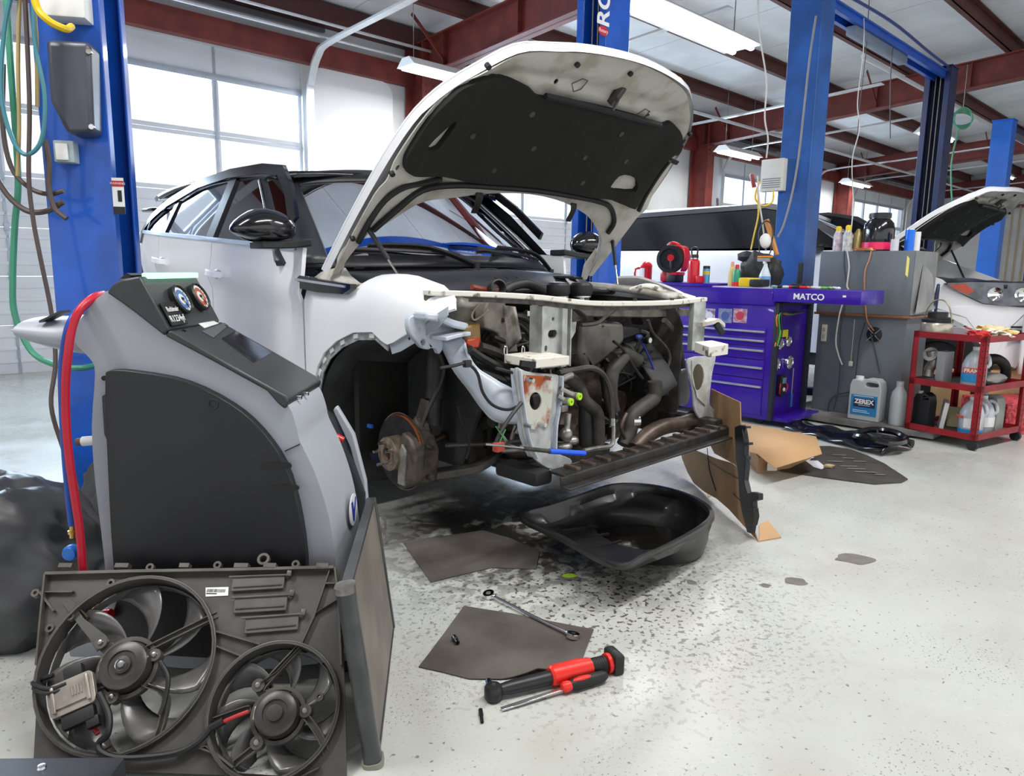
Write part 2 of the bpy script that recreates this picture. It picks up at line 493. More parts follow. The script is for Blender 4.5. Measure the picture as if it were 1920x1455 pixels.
PURL = mat('brown_purlin', (0.11, 0.028, 0.022), 0.6, 0, 0.3, 3)
for k in range(13):
    y = -1.45 - 1.5 * k
    if k == 12: break
    mb = MB(); z = rz_top(y)
    mb.bb(-14, y - 0.01, z, XE, y + 0.01, z + 0.2); mb.bb(-14, y - 0.01, z, XE, y + 0.08, z + 0.012); mb.bb(-14, y - 0.08, z + 0.188, XE, y + 0.01, z + 0.2)
    struct('purlin', mb, PURL, B)
# roof: white-faced insulation with seams running down the slope
mb = MB()
x = -14.0
while x < XE:
    x2 = min(x + 1.5, XE + 0.2)
    mb.plate([(0.2, rz_top(0) + 0.19), (-20, rz_top(-20) + 0.2), (-20, rz_top(-20) + 0.3), (0.2, rz_top(0) + 0.3)], x + 0.006, x2 - 0.006, axis='x')
    x = x2
struct('ceiling', mb, mat('white_insulation', (0.74, 0.75, 0.77), 0.5, 0, 0.12, 1.5, bump=0.2), B)

# long pipes / conduits under the roof
def pipe(name, label, pts, r, m, cat='pipe', F=B):
    o = MB().tube(pts, r, 8, 1).done(name, m, M=F.m if F else None); return tag(o, label, cat)
GALV = _M['galvanised']
pipe('conduit_pipe', 'thin grey pipe along the wall high above the left door', [(-6, -0.52, 4.30), (8, -0.52, 4.30)], 0.02, GALV)
pipe('conduit_pipe', 'lower grey pipe crossing in front of the header over the left door', [(-6, -0.53, 4.12), (4.9, -0.53, 4.12)], 0.018, GALV)
for k, y in enumerate((-1.9, -5.3)):
    pipe('air_pipe', ['pale straight pipe slung below the roof nearest the door wall', 'pale straight pipe slung below the roof nearer the middle of the shop'][k], [(8.5, y, 4.0), (XE - 1.0, y, 4.05)], 0.03, GALV)

# fluorescent fixtures hanging from the roof, along the building
TUBE = emis('tube_light', '#f4f8ff', 9.0)
def fixture(px, py, Y, L, label, power, wpos=None):
    c = wpos if wpos else at(px, py, Y)
    F = Fr(c, 43.8)
    t = thing('ceiling_light', label, 'light', F, 'fluorescent ceiling lights')
    MB().plate([(-0.13, 0.0), (-0.05, 0.09), (0.05, 0.09), (0.13, 0.0)], -L / 2, L / 2, axis='x').done('housing', WHITE, t, bev=0.004)
    for s in (-0.06, 0.06): MB().cyl((-L / 2 + 0.02, s, -0.015), (L / 2 - 0.02, s, -0.015), 0.018, seg=10).done('tube', TUBE, t)
    top = rz_top(B.l(Vector(c)).y) + 0.2 - c[2]
    for s in (-L * 0.4, L * 0.4): MB().cyl((s, 0, 0.09), (s, 0, top), 0.004, seg=6).done('hanger', STEEL, t)
    a = area('tube_glow', F.w(0, 0, -0.05), F.w(0, 0, -1), L, 0.25, power, (1.0, 0.985, 0.95))
    a.rotation_euler = (0, 0, math.radians(43.8))
    t.scale = (1, 2.0 if L == 2.4 and not wpos else 1.5, 1.2)  # fixture widened so its shape stands in for the glare round the tubes
    return t
fixture(1290, 48, 8.4, 2.4, 'large glaring fluorescent fixture above the raised hood of the near car', 90)
fixture(835, 142, 10.2, 1.3, 'glaring fluorescent fixture half hidden by the left edge of the raised hood', 40)
fixture(1385, 290, 15, 1.3, 'fluorescent fixture just left of the tall blue post with the control box', 40)
fixture(1755, 256, 14, 1.3, 'fluorescent fixture right of the dark blue post', 40)
fixture(1605, 346, 21, 1.5, 'distant fluorescent fixture above the mirror of the second white car', 30)
fixture(1882, 331, 22, 1.3, 'distant fluorescent fixture at the right edge over the second open hood', 30)
for (x, y, z, lb) in ((0.9, 1.6, 4.0, 'added out-of-view fluorescent fixture overhead, above the mats and the drain pan'), (-2.6, 1.4, 4.0, 'added out-of-view fluorescent fixture overhead, above the bin bags at the left'), (3.6, 3.6, 4.0, 'added out-of-view fluorescent fixture overhead, above the red trolley')):
    fixture(0, 0, 0, 2.4, lb, 75, (x, y, z))  # unseen fixtures added overhead to light the foreground
# daylight through the glazed doors
for i, (a, c) in enumerate(opens[:3]):
    area('door_daylight', B.w((a + c) / 2, 0.7, 2.9), B.w((a + c) / 2, -4.5, 0.3), 4.4, 1.6, 420 if i == 0 else 300, (0.80, 0.90, 1.0))
# ================================================================ two-post lifts
YEL = mat('yellow_rubber', '#e8c81e', 0.45)
def lift_column(parent, F0, x, y, deg, H=3.56, wf=0.27, wu=0.25, m=None, carriage=0.75):
    """column standing at (x, y) of the lift's frame; its open side faces +y when deg is 0"""
    M = Matrix.Translation((x, y, 0)) @ Matrix.Rotation(math.radians(deg), 4, 'Z')
    m = m or BLUE
    a, b = wf / 2, wu / 2; t = 0.012
    P = [(-a, -b), (a, -b), (a, b), (a - 0.06, b), (a - 0.06, b - t), (a - t, b - t), (a - t, -b + t), (-a + t, -b + t), (-a + t, b - t), (-a + 0.06, b - t), (-a + 0.06, b), (-a, b)]
    c = MB().plate(P, 0.0, H, axis='z').done('column', m, parent, M=M, bev=0.004)
    MB().bb(-a - 0.07, -b - 0.07, 0, a + 0.07, b + 0.09, 0.016).done('base_plate', m, c)
    MB().bb(-a - 0.012, -b - 0.012, H, a + 0.012, b + 0.012, H + 0.012).done('top_plate', m, c)
    mb = MB(); mb.bb(-a + 0.03, -b + 0.03, carriage - 0.35, a - 0.03, b + 0.05, carriage + 0.25, 0.006)
    mb.done('carriage', mat('dark_blue_steel', (0.008, 0.02, 0.09), 0.4), c)
    mb = MB()
    for s in (-0.02, 0.03): mb.cyl((s, b - 0.05, 0.1), (s, b - 0.05, H - 0.03), 0.006, seg=6)
    mb.done('lift_cable', mat('greasy_cable', (0.22, 0.2, 0.15), 0.5, 0.5), c)
    return c
def arm(parent, a, b, z):
    mb = MB(); mb.beam((a[0], a[1], z), (b[0], b[1], z), 0.09, 0.07, 0.006)
    mb.cyl((b[0], b[1], z), (b[0], b[1], z + 0.11), 0.05, seg=14)
    return mb.done('swing_arm', _M['dark_blue_steel'], parent)

CF = Fr((-0.54, 2.9, 0), -46.2)          # the near car: x forward, y across from its near side, z up
LF = CF
lift = thing('vehicle_lift', 'blue two-post lift holding the near white car, one post at the left edge', 'vehicle lift', CF)
pA = CF.l(Vector((-1.80, 3.17, 0)))
cA = lift_column(lift, CF, pA.x, pA.y, -32, H=4.0, wf=0.33, wu=0.25, carriage=0.6)
cB = lift_column(lift, CF, pA.x + 0.02, pA.y + 3.32, 180, H=4.0, wf=0.27, wu=0.26, carriage=0.6)
MB().bb(pA.x - 0.08, pA.y, 3.90, pA.x + 0.08, pA.y + 3.3, 4.0).done('overhead_beam', BLUE, lift)
arm(lift, (pA.x, pA.y + 0.16), (-0.62, 0.42), 0.24); arm(lift, (pA.x, pA.y + 0.16), (-2.0, 0.42), 0.24)
arm(lift, (pA.x, pA.y + 3.2), (-0.62, 1.45), 0.24); arm(lift, (pA.x, pA.y + 3.2), (-2.0, 1.45), 0.24)
# maker's name on the inner post, reading upwards
def on(F, P, ex, ey):
    return F.mi @ mtx(P, ex, ey)
bx = pA.x + 0.02; by = pA.y + 3.32
MS = mat('sticker_white', (0.8, 0.8, 0.8), 0.4); MR = mat('sticker_red', '#c01822', 0.4); MK = mat('sticker_black', '#101014', 0.4)
# faces of that post that look at the camera: its -x side is away; use the face towards +x
fx = bx + 0.137
qa, qb = CF.hx(1132, 50, fx), CF.hx(1131, 58, fx)
text('post_lettering', 'ROTARY', MS, lift, mtx((fx, qa.y, qa.z), (0, 0, 1), (0, -1, 0)), 0.175, 0.001, 0.004, 'LEFT')
MB().plate(circ(0, 0, 0.055, 24, 0.030), 0, 0.002).done('post_badge', MR, lift, M=mtx((fx, qb.y, qb.z), (0, 1, 0), (0, 0, 1)))
text('badge_lettering', 'Rotary', MS, lift, mtx((fx + 0.003, qb.y, qb.z), (0, 1, 0), (0, 0, 1)), 0.034, 0.0005)
# fittings on the left post; A = that post's own frame
A4 = CF.m @ Matrix.Translation((pA.x, pA.y, 0)) @ Matrix.Rotation(math.radians(-32), 4, 'Z')
A = Fr(A4.translation, ex=A4.col[0][:3], ey=A4.col[1][:3])
XF = 0.165
def fr(px, py, off=0.0): return A.hx(px, py, XF + off)
PW = mat('grey_motor_cover', (0.060, 0.065, 0.09), 0.35, 0, 0.2, 6)
v = [fr(88, 75, .1), fr(172, 80, .1), fr(178, 250, .1), fr(128, 252, .1), fr(96, 190, .1)]
pu = MB().plate([(p.y, p.z) for p in v], XF, XF + 0.12, axis='x').done('power_unit', PW, cA, bev=0.02, seg=3)
for px, py in ((167, 97), (172, 238)):
    q = fr(px, py, 0.12); MB().cyl((q.x - 0.01, q.y, q.z), (q.x + 0.006, q.y, q.z), 0.010, seg=10).done('cover_screw', STEEL, pu)
def frbox(nm, x0, y0, x1, y1, d, m, par, bev=0.004, ex=0.0, o=0.0):
    a, b = fr(x0, y0, d), fr(x1, y1, d)
    return MB().bb(XF + o, a.y, b.z, XF + d, b.y, a.z + ex, bev).done(nm, m, par)
frbox('switch_box', 70, 0, 160, 34, 0.10, WHITE, cA, 0.01, 0.3)
ob = frbox('outlet_box', 98, 262, 140, 305, 0.06, mat('grey_box', (0.35, 0.42, 0.45), 0.5), cA, 0.006)
frbox('outlet', 102, 268, 128, 300, 0.068, WHITE, ob, 0.003, 0, 0.06)
q0, q1 = fr(209, 333), fr(236, 402)
z0, z1, y0, y1 = q1.z, q0.z, q0.y, q1.y
st = MB().bb(XF + 0.001, y0, z0, XF + 0.003, y1, z1).done('warning_sticker', MS, cA)
MB().bb(XF + 0.002, y0, z1 - 0.035, XF + 0.0045, y1, z1 - 0.012).done('sticker_band', MR, st)
MB().bb(XF + 0.002, y0 + 0.02, z0 + 0.05, XF + 0.0045, y0 + 0.035, z1 - 0.05).done('sticker_mark', MK, st)
MB().bb(XF + 0.002, y0, z0, XF + 0.0045, y1, z0 + 0.03).done('sticker_footer', MK, st)
text('sticker_heading', 'WARNING', MS, st, mtx((XF + 0.006, (y0 + y1) / 2, z1 - 0.023), (0, 1, 0), (0, 0, 1)), 0.012, 0.0004)

# second lift, with the beam joining its two posts at the top
P2 = CF.l(Vector((2.49, 6.5, 0)))
F2 = Fr((2.49, 6.5, 0), -46.2)
lift2 = thing('vehicle_lift', 'blue two-post lift behind the purple tool chest, control box on its near post', 'vehicle lift', F2)
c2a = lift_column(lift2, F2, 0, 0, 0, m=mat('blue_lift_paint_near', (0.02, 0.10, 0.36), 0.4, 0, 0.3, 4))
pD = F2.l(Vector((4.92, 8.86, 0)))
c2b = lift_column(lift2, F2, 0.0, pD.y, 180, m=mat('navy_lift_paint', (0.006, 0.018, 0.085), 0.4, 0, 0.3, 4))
mb = MB()
for s in (-0.06, 0.06): mb.bb(s - 0.02, 0.05, 3.44, s + 0.02, pD.y, 3.52)
mb.bb(-0.1, 0.05, 3.50, 0.1, pD.y, 3.515)
mb.done('overhead_beam', BLUE, lift2)
MB().tube([(0.10, 0.2, 3.58), (0.12, 1.4, 3.60), (0.1, 2.6, 3.57), (0.1, pD.y, 3.55)], 0.014, 6).done('hydraulic_hose', mat('blue_hose', (0.03, 0.05, 0.2), 0.5), lift2)
MB().bb(-0.03, 0.75, 3.36, 0.06, 2.1, 3.44, 0.01).done('limit_bar', mat('grey_strut2', (0.15, 0.19, 0.26), 0.4), lift2)
mb = MB()
q0, q1 = F2.hy(1428, 300, -0.20), F2.hy(1466, 357, -0.20)
mb.bb(q0.x, -0.20, q1.z, q1.x, -0.125, q0.z, 0.008)
cb = mb.done('control_box', mat('cream_box', (0.62, 0.61, 0.55), 0.45), c2a)
mb = MB()
for k in range(5): mb.bb(q0.x + 0.02, -0.203, q1.z + 0.03 + k * 0.018, q1.x - 0.02, -0.2, q1.z + 0.037 + k * 0.018)
mb.done('control_box_print', mat('grey_print', (0.2, 0.2, 0.2), 0.6), cb)
arm(lift2, (0, 0.1), (0.9, 0.8), 0.14); arm(lift2, (0, pD.y - 0.1), (0.9, pD.y - 0.8), 0.14)
# third lift, far right
F3 = Fr((7.52, 11.6, 0), -46.2)
lift3 = thing('vehicle_lift', 'bright blue two-post lift farthest away at the right behind the second open hood', 'vehicle lift', F3)
BB3 = mat('bright_blue_paint', (0.01, 0.14, 0.62), 0.4, 0, 0.15, 5)
lift_column(lift3, F3, 0, 0, 0, m=BB3); pF = F3.l(Vector((9.85, 13.85, 0)))
lift_column(lift3, F3, 0, pF.y, 180, m=_M['navy_lift_paint'])
MB().bb(-0.08, 0.05, 3.44, 0.08, pF.y, 3.52).done('overhead_beam', _M['navy_lift_paint'], lift3)
# ================================================================ the near car, nose stripped, hood up
car = thing('car', 'white car with its front end stripped to the engine and hood raised', 'car', CF)
SEAM = mat('panel_gap', (0.03, 0.03, 0.035), 0.7)
INTER = mat('cabin_trim', (0.06, 0.055, 0.075), 0.7, 0, 0.2, 6)
TINT = glass('side_glass', '#2f4a54', 0.14)
DTINT = glass('rear_side_glass', '#59636f', 0.30)
WTINT = glass('windscreen_glass', '#97919f', 0.10)
WID = 1.86
def belt(s): return 1.285 - 0.062 * (s + 0.6)
def roofh(s):
    return 1.765 - 0.075 * (s + 1.95) ** 2 if s > -1.95 else 1.765 - 0.045 * (s + 1.95) ** 2
def side_y(s, h):
    y = 0.015 + 0.10 * max(0, (0.55 - h)) ** 1.5
    if s > -0.35: y += 0.16 * (s + 0.35) ** 2
    if s < -2.55: y += 0.20 * (s + 2.55) ** 2
    b = belt(s)
    if h <= b:
        y += 0.35 * max(0, h - (b - 0.12)) ** 1.6 - 0.026 * math.exp(-((h - (b - 0.20)) / 0.045) ** 2)
        y += 0.012 * math.exp(-((h - 0.55) / 0.08) ** 2)
    else: y += 0.012 + 0.42 * (h - b)
    return y
def SF(side=0, off=0.0):
    """map (s, h, depth) on the body side; side 0 near, 1 far"""
    def f(s, h, d):
        y = side_y(s, h) + d + off
        return (s, y if side == 0 else WID - y, h)
    return f
def both(name, poly, m, th=0.02, holes=(), step=0.06, off=0.0, far=True, parent=None, **k):
    r = None
    for sd in ((0, 1) if far else (0,)):
        o = MB().plate(poly, 0, th, holes, step=step, fn=SF(sd, off)).done(name, m, parent if (parent is not None and sd == 0) else car, **k)
        if sd == 0: r = o
    return r
archr = [(-0.60, 0.36), (-0.605, 0.50), (-0.585, 0.64), (-0.54, 0.745), (-0.47, 0.82), (-0.36, 0.88), (-0.225, 0.927), (-0.09, 0.938)]
# front door: lower panel + frame
bl = [(s, belt(s)) for s in (-0.66, -0.9, -1.2, -1.5, -1.715)]
fd = both('front_door', [(-0.66, 0.40)] + bl + [(-1.725, 0.40)], WHITEPAINT)
rd = both('rear_door', [(-1.733, 0.40)] + [(s, belt(s)) for s in (-1.723, -2.0, -2.3, -2.58)] + [(-2.60, 0.95), (-2.50, 0.80), (-2.35, 0.68), (-2.24, 0.50), (-2.22, 0.40)], WHITEPAINT)
both('quarter_panel', [(-2.588, belt(-2.588))] + [(s, belt(s)) for s in (-2.8, -3.05, -3.3)] + [(-3.42, 1.30), (-3.46, 1.0), (-3.47, 0.55), (-3.05, 0.50), (-3.02, 0.66), (-2.93, 0.80), (-2.80, 0.90), (-2.66, 0.93), (-2.608, 0.925)], WHITEPAINT)
both('sill', [(-0.60, 0.26), (-0.62, 0.39), (-2.22, 0.39), (-2.24, 0.26)], BLACKPL)
# glass and frames above the belt
def strip(pts, wd, name, m, off=-0.012, th=0.02, par=None, far=True):
    """band of given width following pts on the body side"""
    L = [Vector((a, b)) for a, b in pts]; A = []; C = []
    for i, p in enumerate(L):
        d = (L[min(i + 1, len(L) - 1)] - L[max(i - 1, 0)]).normalized(); n = Vector((-d.y, d.x)) * wd / 2
        A.append((p.x + n.x, p.y + n.y)); C.append((p.x - n.x, p.y - n.y))
    return both(name, A + C[::-1], m, th, step=0.15, off=off, far=far, parent=par)
fw_ = [(-0.80, belt(-0.8)), (-0.86, 1.36), (-1.05, 1.555), (-1.20, 1.665), (-1.40, 1.69), (-1.60, 1.695), (-1.70, 1.685), (-1.725, belt(-1.7))]
both('front_side_window', fw_, TINT, 0.004, off=0.015, parent=fd)
rw_ = [(-1.80, belt(-1.8)), (-1.775, 1.685), (-2.0, 1.68), (-2.25, 1.655), (-2.45, 1.60), (-2.50, belt(-2.5))]
both('rear_side_window', rw_, DTINT, 0.004, off=0.012, parent=rd)
qw_ = [(-2.54, belt(-2.5)), (-2.49, 1.59), (-2.7, 1.54), (-2.9, 1.47), (-3.02, belt(-3.0))]
both('quarter_window', qw_, DTINT, 0.004, off=0.012)
both('b_pillar', [(-1.715, belt(-1.7)), (-1.69, 1.70), (-1.785, 1.70), (-1.815, belt(-1.8))], BLACKGLOSS, 0.02)
both('c_pillar', [(-2.49, belt(-2.5)), (-2.44, 1.61), (-2.50, 1.60), (-2.55, belt(-2.5))], BLACKGLOSS, 0.02)
strip([(-0.83, 1.415), (-0.88, 1.465), (-1.00, 1.585), (-1.16, 1.695), (-1.40, 1.725), (-1.8, 1.73), (-2.2, 1.70), (-2.6, 1.61), (-2.9, 1.52), (-3.2, 1.38)], 0.055, 'window_frame', BLACKGLOSS)
strip([(s, belt(s) - 0.005) for s in (-0.72, -1.1, -1.5, -2.0, -2.5, -3.05)], 0.022, 'belt_moulding', mat('satin_moulding', (0.35, 0.4, 0.5), 0.25, 0.8), off=-0.01)
strip([(s, 0.62) for s in (-0.72, -1.7)], 0.014, 'door_crease', WHITEPAINT, off=-0.006, th=0.01, par=fd)
for s, h, p in ((-1.60, 1.155, fd), (-2.50, 1.225, rd)):
    y = side_y(s, h)
    MB().ribbon([(s - 0.09, y - 0.002, h + 0.008), (s - 0.06, y - 0.032, h + 0.010), (s + 0.05, y - 0.034, h), (s + 0.085, y - 0.002, h - 0.004)], (0, 0.01, 0.032), (0, 0.014, 0)).done('door_handle', WHITEPAINT, p, bev=0.005)
    MB().ball((s, y + 0.006, h), 0.036, (1.5, 0.25, 0.8), 2).done('handle_recess', mat('recess_white', (0.45, 0.46, 0.5), 0.4), p)
# fender: wraps over the top
def FEN(side=0, off=0.0):
    def f(s, v, d):
        r = 0.15; y0 = side_y(s, min(v, 0.9)) ; top = 1.015 - 0.20 * max(0, s + 0.02) ** 1.3 + 0.02 * math.exp(-((s + 0.05) / 0.2) ** 2)
        if v <= top: y, z, ny, nz = y0, v, 1, 0
        else:
            a = min((v - top) / r, 1.45); y = y0 + r * (1 - math.cos(a)); z = top + r * math.sin(a); ny, nz = math.cos(a), -math.sin(a)
            e = max(0, (v - top) - 1.45 * r); y += e; z += e * 0.08
        y += (d + off) * ny; z += (d + off) * nz
        return (s, y if side == 0 else WID - y, z)
    return f
fpoly = [(-0.645, 0.42)] + [(-0.645, 1.02), (-0.66, 1.10), (-0.60, 1.125)] + [(-0.25, 1.115), (-0.22, 1.15), (-0.16, 1.22), (0.05, 1.23), (0.2, 1.19), (0.30, 1.12), (0.335, 1.06)] + [(0.25, 1.015), (0.14, 0.955), (0.04, 0.905), (0.005, 0.893), (-0.03, 0.905)] + archr[::-1] + [(-0.60, 0.42)]
fen = None
for sd in (0, 1):
    o = MB().plate(fpoly, 0, 0.012, step=0.05, fn=FEN(sd)).done('fender', WHITEPAINT, car, sharp=60)
    if sd == 0: fen = o
# upper rear wing of the fender above the vent, up to the hood hinge
MB().plate([(-0.645, 1.135), (-0.60, 1.18), (-0.50, 1.20), (-0.40, 1.165), (-0.26, 1.13)], 0, 0.05, step=0.06, fn=lambda s, h, d: (s, 0.03 + (h - 1.12) * 0.9 + d, h)).done('hinge_pocket', PRIMER, car)
# bolt flange round the arch, with clips
MB().plate([(a - 0.002, b) for a, b in archr] + [(-0.0, 0.893)] + [(-0.01, 0.865), (-0.09, 0.905), (-0.21, 0.895), (-0.34, 0.85), (-0.445, 0.79), (-0.51, 0.72), (-0.55, 0.63), (-0.572, 0.5), (-0.565, 0.36)], 0, 0.006, step=0.06, fn=SF(0, 0.014)).done('arch_flange', mat('flange_grey', (0.38, 0.39, 0.40), 0.5, 0, 0.4, 30), fen)
arcp = smooth_path([(a, b, 0) for a, b in archr], 5)
for i in range(2, len(arcp) - 1, 4):
    p = arcp[i]; q = arcp[i + 1]; d = (q - p).normalized(); n = Vector((d.y, -d.x, 0))
    c = p + n * 0.016
    MB().box((c.x, side_y(c.x, c.y) + 0.012, c.y), (0.036, 0.006, 0.02), rot=Matrix.Rotation(-math.atan2(d.y, d.x), 3, 'Y'), bev=0.002).done('flange_clip', WHITE, fen)
MB().plate([(0.005, 0.893), (0.335, 1.062), (0.345, 1.03), (0.29, 0.985), (0.18, 0.925), (0.07, 0.87), (0.02, 0.855)], 0, 0.004, [circ(0.12, 0.925, 0.007, 8), circ(0.2, 0.965, 0.009, 8), circ(0.28, 1.01, 0.007, 8)], step=None, fn=lambda s, h, d: (s, side_y(s, h) + 0.012 + d, h)).done('fender_brace', mat('flange_grey2', (0.36, 0.40, 0.45), 0.45), fen)
# side vent
vp = [(-0.80, 1.150), (-0.77, 1.170), (-0.55, 1.152), (-0.22, 1.132), (-0.22, 1.112), (-0.28, 1.088), (-0.50, 1.090), (-0.70, 1.105), (-0.76, 1.12)]
MB().plate(vp, 0, 0.03, step=0.08, fn=lambda s, h, d: (s, side_y(s, 0.95) - 0.012 + d + 0.25 * max(0, h - 1.13), h)).done('fender_vent', BLACKGLOSS, fen)
MB().plate([(-0.70, 1.150), (-0.26, 1.126), (-0.26, 1.116), (-0.70, 1.138)], 0, 0.004, fn=lambda s, h, d: (s, side_y(s, 0.95) - 0.016 + d, h)).done('vent_trim', mat('pale_metal', (0.8, 0.75, 0.85), 0.2, 0.8), fen)

# roof, screen, tail
def roofpt(s, t):
    u = (t - WID / 2) / (WID / 2); b = belt(s)
    ye = side_y(s, roofh(s) - 0.06)
    return (s, ye + (WID - 2 * ye) * (t / WID), roofh(s) - 0.045 * u * u - 0.01 * abs(u) ** 8)
MB().sheet(lambda a, b: roofpt(-1.16 - 1.9 * a, WID * b), 16, 14).done('roof', BLACKGLOSS, car, solid=0.03)
WBASE, WTOP = (-0.50, 1.22), (-1.18, 1.70)
def screen(a, b, off=0.0):
    """a: 0 base .. 1 top, b: 0 near .. 1 far"""
    u = 2 * b - 1
    s0 = WBASE[0] - 0.34 * u * u + 0.06; s1 = WTOP[0] - 0.16 * u * u + 0.03
    s = s0 + (s1 - s0) * a; h = WBASE[1] + 0.02 * (1 - u * u) + (roofpt(-1.2, WID * b)[2] - 0.005 - WBASE[1]) * (a ** 0.92 if a > 0 else a)
    y0 = 0.09 + (0.235 - 0.09) * a
    return Vector((s, y0 + (WID - 2 * y0) * b, h + off))
MB().sheet(lambda a, b: screen(a, b), 12, 20).done('windshield', WTINT, car)
MB().sheet(lambda a, b: screen(0.88 + 0.15 * a, b, 0.004), 2, 20).done('windshield_frit', BLACKPL, car, solid=0.006)
MB().sheet(lambda a, b: screen(-0.06 + 0.1 * a, b, 0.004), 2, 20).done('windshield_frit', BLACKPL, car, solid=0.006)
PIL = mat('pillar_black', (0.03, 0.032, 0.04), 0.35, 0, 0.1)
for b0, b1, wv in ((-0.06, 0.055, 1), (1.06, 0.945, -1)):
    MB().sheet(lambda a, b: screen(-0.03 + 1.05 * a, b0 + (b1 - b0) * b, 0.008), 12, 3).done('a_pillar', PIL, car, solid=0.02)
    p = [screen(-0.02 + 1.04 * k / 8, b0, 0.018) for k in range(9)]
    MB().tube(p, 0.009, 6).done('pillar_trim', STEEL, car)
    p = [screen(0.0 + 0.99 * k / 8, b1, 0.01) for k in range(9)]
    MB().tube(p, 0.006, 6).done('glass_trim', STEEL, car)
def tail(a, b):
    u = 2 * b - 1; s = -3.06 - 0.42 * a + 0.12 * u * u; h = roofh(-3.06) - 0.03 - 0.34 * a
    y0 = side_y(-3.06 - 0.3 * a, h)
    return (s, y0 + (WID - 2 * y0) * b, h - 0.04 * u * u)
MB().sheet(tail, 8, 12).done('rear_window', glass('rear_glass', '#8a90a0', 0.12), car)
MB().sheet(lambda a, b: (-3.48 - 0.04 * math.sin(a * PI), 0.14 + (WID - 0.28) * b, belt(-3.3) - 0.02 - 0.95 * a), 6, 10).done('tailgate', WHITEPAINT, car, solid=0.02)
MB().bb(-3.1, 0.15, 1.58, -3.32, WID - 0.15, 1.605, 0.01).done('roof_spoiler', BLACKGLOSS, car)
# floor pan and bulkhead (what keeps daylight out)
mb = MB(); mb.bb(-3.4, 0.12, 0.30, -0.62, WID - 0.12, 0.36); mb.bb(-0.70, 0.12, 0.30, -0.64, WID - 0.12, 1.13)
mb.bb(-3.4, 0.12, 0.36, -3.36, WID - 0.12, 1.3)
mb.done('floor_pan', mat('underbody', (0.03, 0.028, 0.026), 0.7, 0, 0.5, 8), car)
# cabin
mb = MB(); mb.bb(-0.95, 0.13, 0.95, -0.62, WID - 0.13, 1.17, 0.05); mb.ball((-0.98, 1.36, 1.18), 0.2, (0.7, 1.1, 0.5), 2)
mb.done('dashboard', INTER, car)
for y in (0.50, 1.36):
    mb = MB(); mb.bb(-1.75, y - 0.25, 0.62, -1.25, y + 0.25, 0.78, 0.05)
    mb.box((-1.80, y, 1.05), (0.14, 0.48, 0.62), rot=Matrix.Rotation(-0.25, 3, 'Y'), bev=0.05); mb.box((-1.90, y, 1.46), (0.10, 0.26, 0.17), rot=Matrix.Rotation(-0.2, 3, 'Y'), bev=0.04)
    mb.done('front_seat', INTER, car)
mb = MB(); mb.bb(-2.75, 0.25, 0.6, -2.25, WID - 0.25, 0.78, 0.05); mb.box((-2.75, WID / 2, 1.05), (0.14, 1.3, 0.6), rot=Matrix.Rotation(-0.3, 3, 'Y'), bev=0.05)
for y in (0.5, 0.93, 1.36): mb.box((-2.86, y, 1.42), (0.09, 0.24, 0.16), bev=0.04)
mb.done('rear_seat', INTER, car)
c = Vector((-1.08, 1.36, 1.17)); ax = Vector((-0.85, 0, 0.5)).normalized(); e1 = Vector((0, 1, 0)); e2 = ax.cross(e1)
sw = MB().tube([c + (e1 * math.cos(t) + e2 * math.sin(t)) * 0.18 for t in [2 * PI * k / 16 for k in range(16)]], 0.015, 8, 3, closed=True)
sw.ball(c, 0.07, (1, 1, 0.6), 2); sw.beam(c - e1 * 0.17, c + e1 * 0.17, 0.03, 0.02); sw.done('steering_wheel', mat('wheel_grey', (0.12, 0.11, 0.13), 0.4), car)
mb = MB(); mb.box((-1.16, WID / 2, 1.60), (0.04, 0.24, 0.06), bev=0.015); mb.done('interior_mirror', BLACKPL, car)
# door mirror
for sd in (0, 1):
    k = 1 if sd == 0 else -1; yy = 0.0 if sd == 0 else WID
    mb = MB()
    mb.ball((-0.64, yy - 0.17 * k, 1.365), 0.15, (0.62, 1.0, 0.60), 3)
    for v in mb.bm.verts:
        if v.co.z < 1.34: v.co.z = 1.34 + (v.co.z - 1.34) * 0.45
        if v.co.x < -0.665: v.co.x = -0.665 + (v.co.x + 0.665) * 0.15
        e = (v.co.y - (yy - 0.17 * k)) * k
        if e < 0: v.co.z = 1.35 + (v.co.z - 1.35) * (1 - 0.45 * (e / 0.15) ** 2)
    mr = mb.done('side_mirror', BLACKGLOSS, car, sharp=60)
    mb = MB(); mb.ribbon([(-0.66, yy - 0.20 * k, 1.295), (-0.66, yy - 0.06 * k, 1.30), (-0.70, yy + 0.06 * k, 1.315)], (0.13, 0, 0), (0, 0, 0.035)); mb.done('mirror_arm', BLACKPL, mr, bev=0.006)
    MB().plate(circ(0, 0, 0.12, 20, 0.065), 0, 0.004, fn=lambda a, b, d, k=k, yy=yy: (-0.688 - d, yy - 0.17 * k + a, 1.37 + b)).done('mirror_glass', CHROME, mr)
# wheels that are still on (rear)
for y, k in ((0.13, -1), (WID - 0.13, 1)):
    wl = MB().lathe((-2.79, y - 0.115, 0.40), (0, 1, 0), [(0.23, 0.0), (0.33, 0.0), (0.365, 0.03), (0.365, 0.2), (0.33, 0.23), (0.23, 0.23), (0.23, 0.0)], 36).done('rear_wheel', RUBBER, car)
    mb = MB(); mb.cyl((-2.79, y + k * 0.07, 0.40), (-2.79, y + k * 0.09, 0.40), 0.06)
    for q in range(5):
        a = 2 * PI * q / 5; mb.beam((-2.79, y + k * 0.085, 0.40), (-2.79 + 0.23 * math.cos(a), y + k * 0.095, 0.40 + 0.23 * math.sin(a)), 0.05, 0.02, up=(0, 1, 0))
    mb.done('wheel_spokes', ALU, wl)

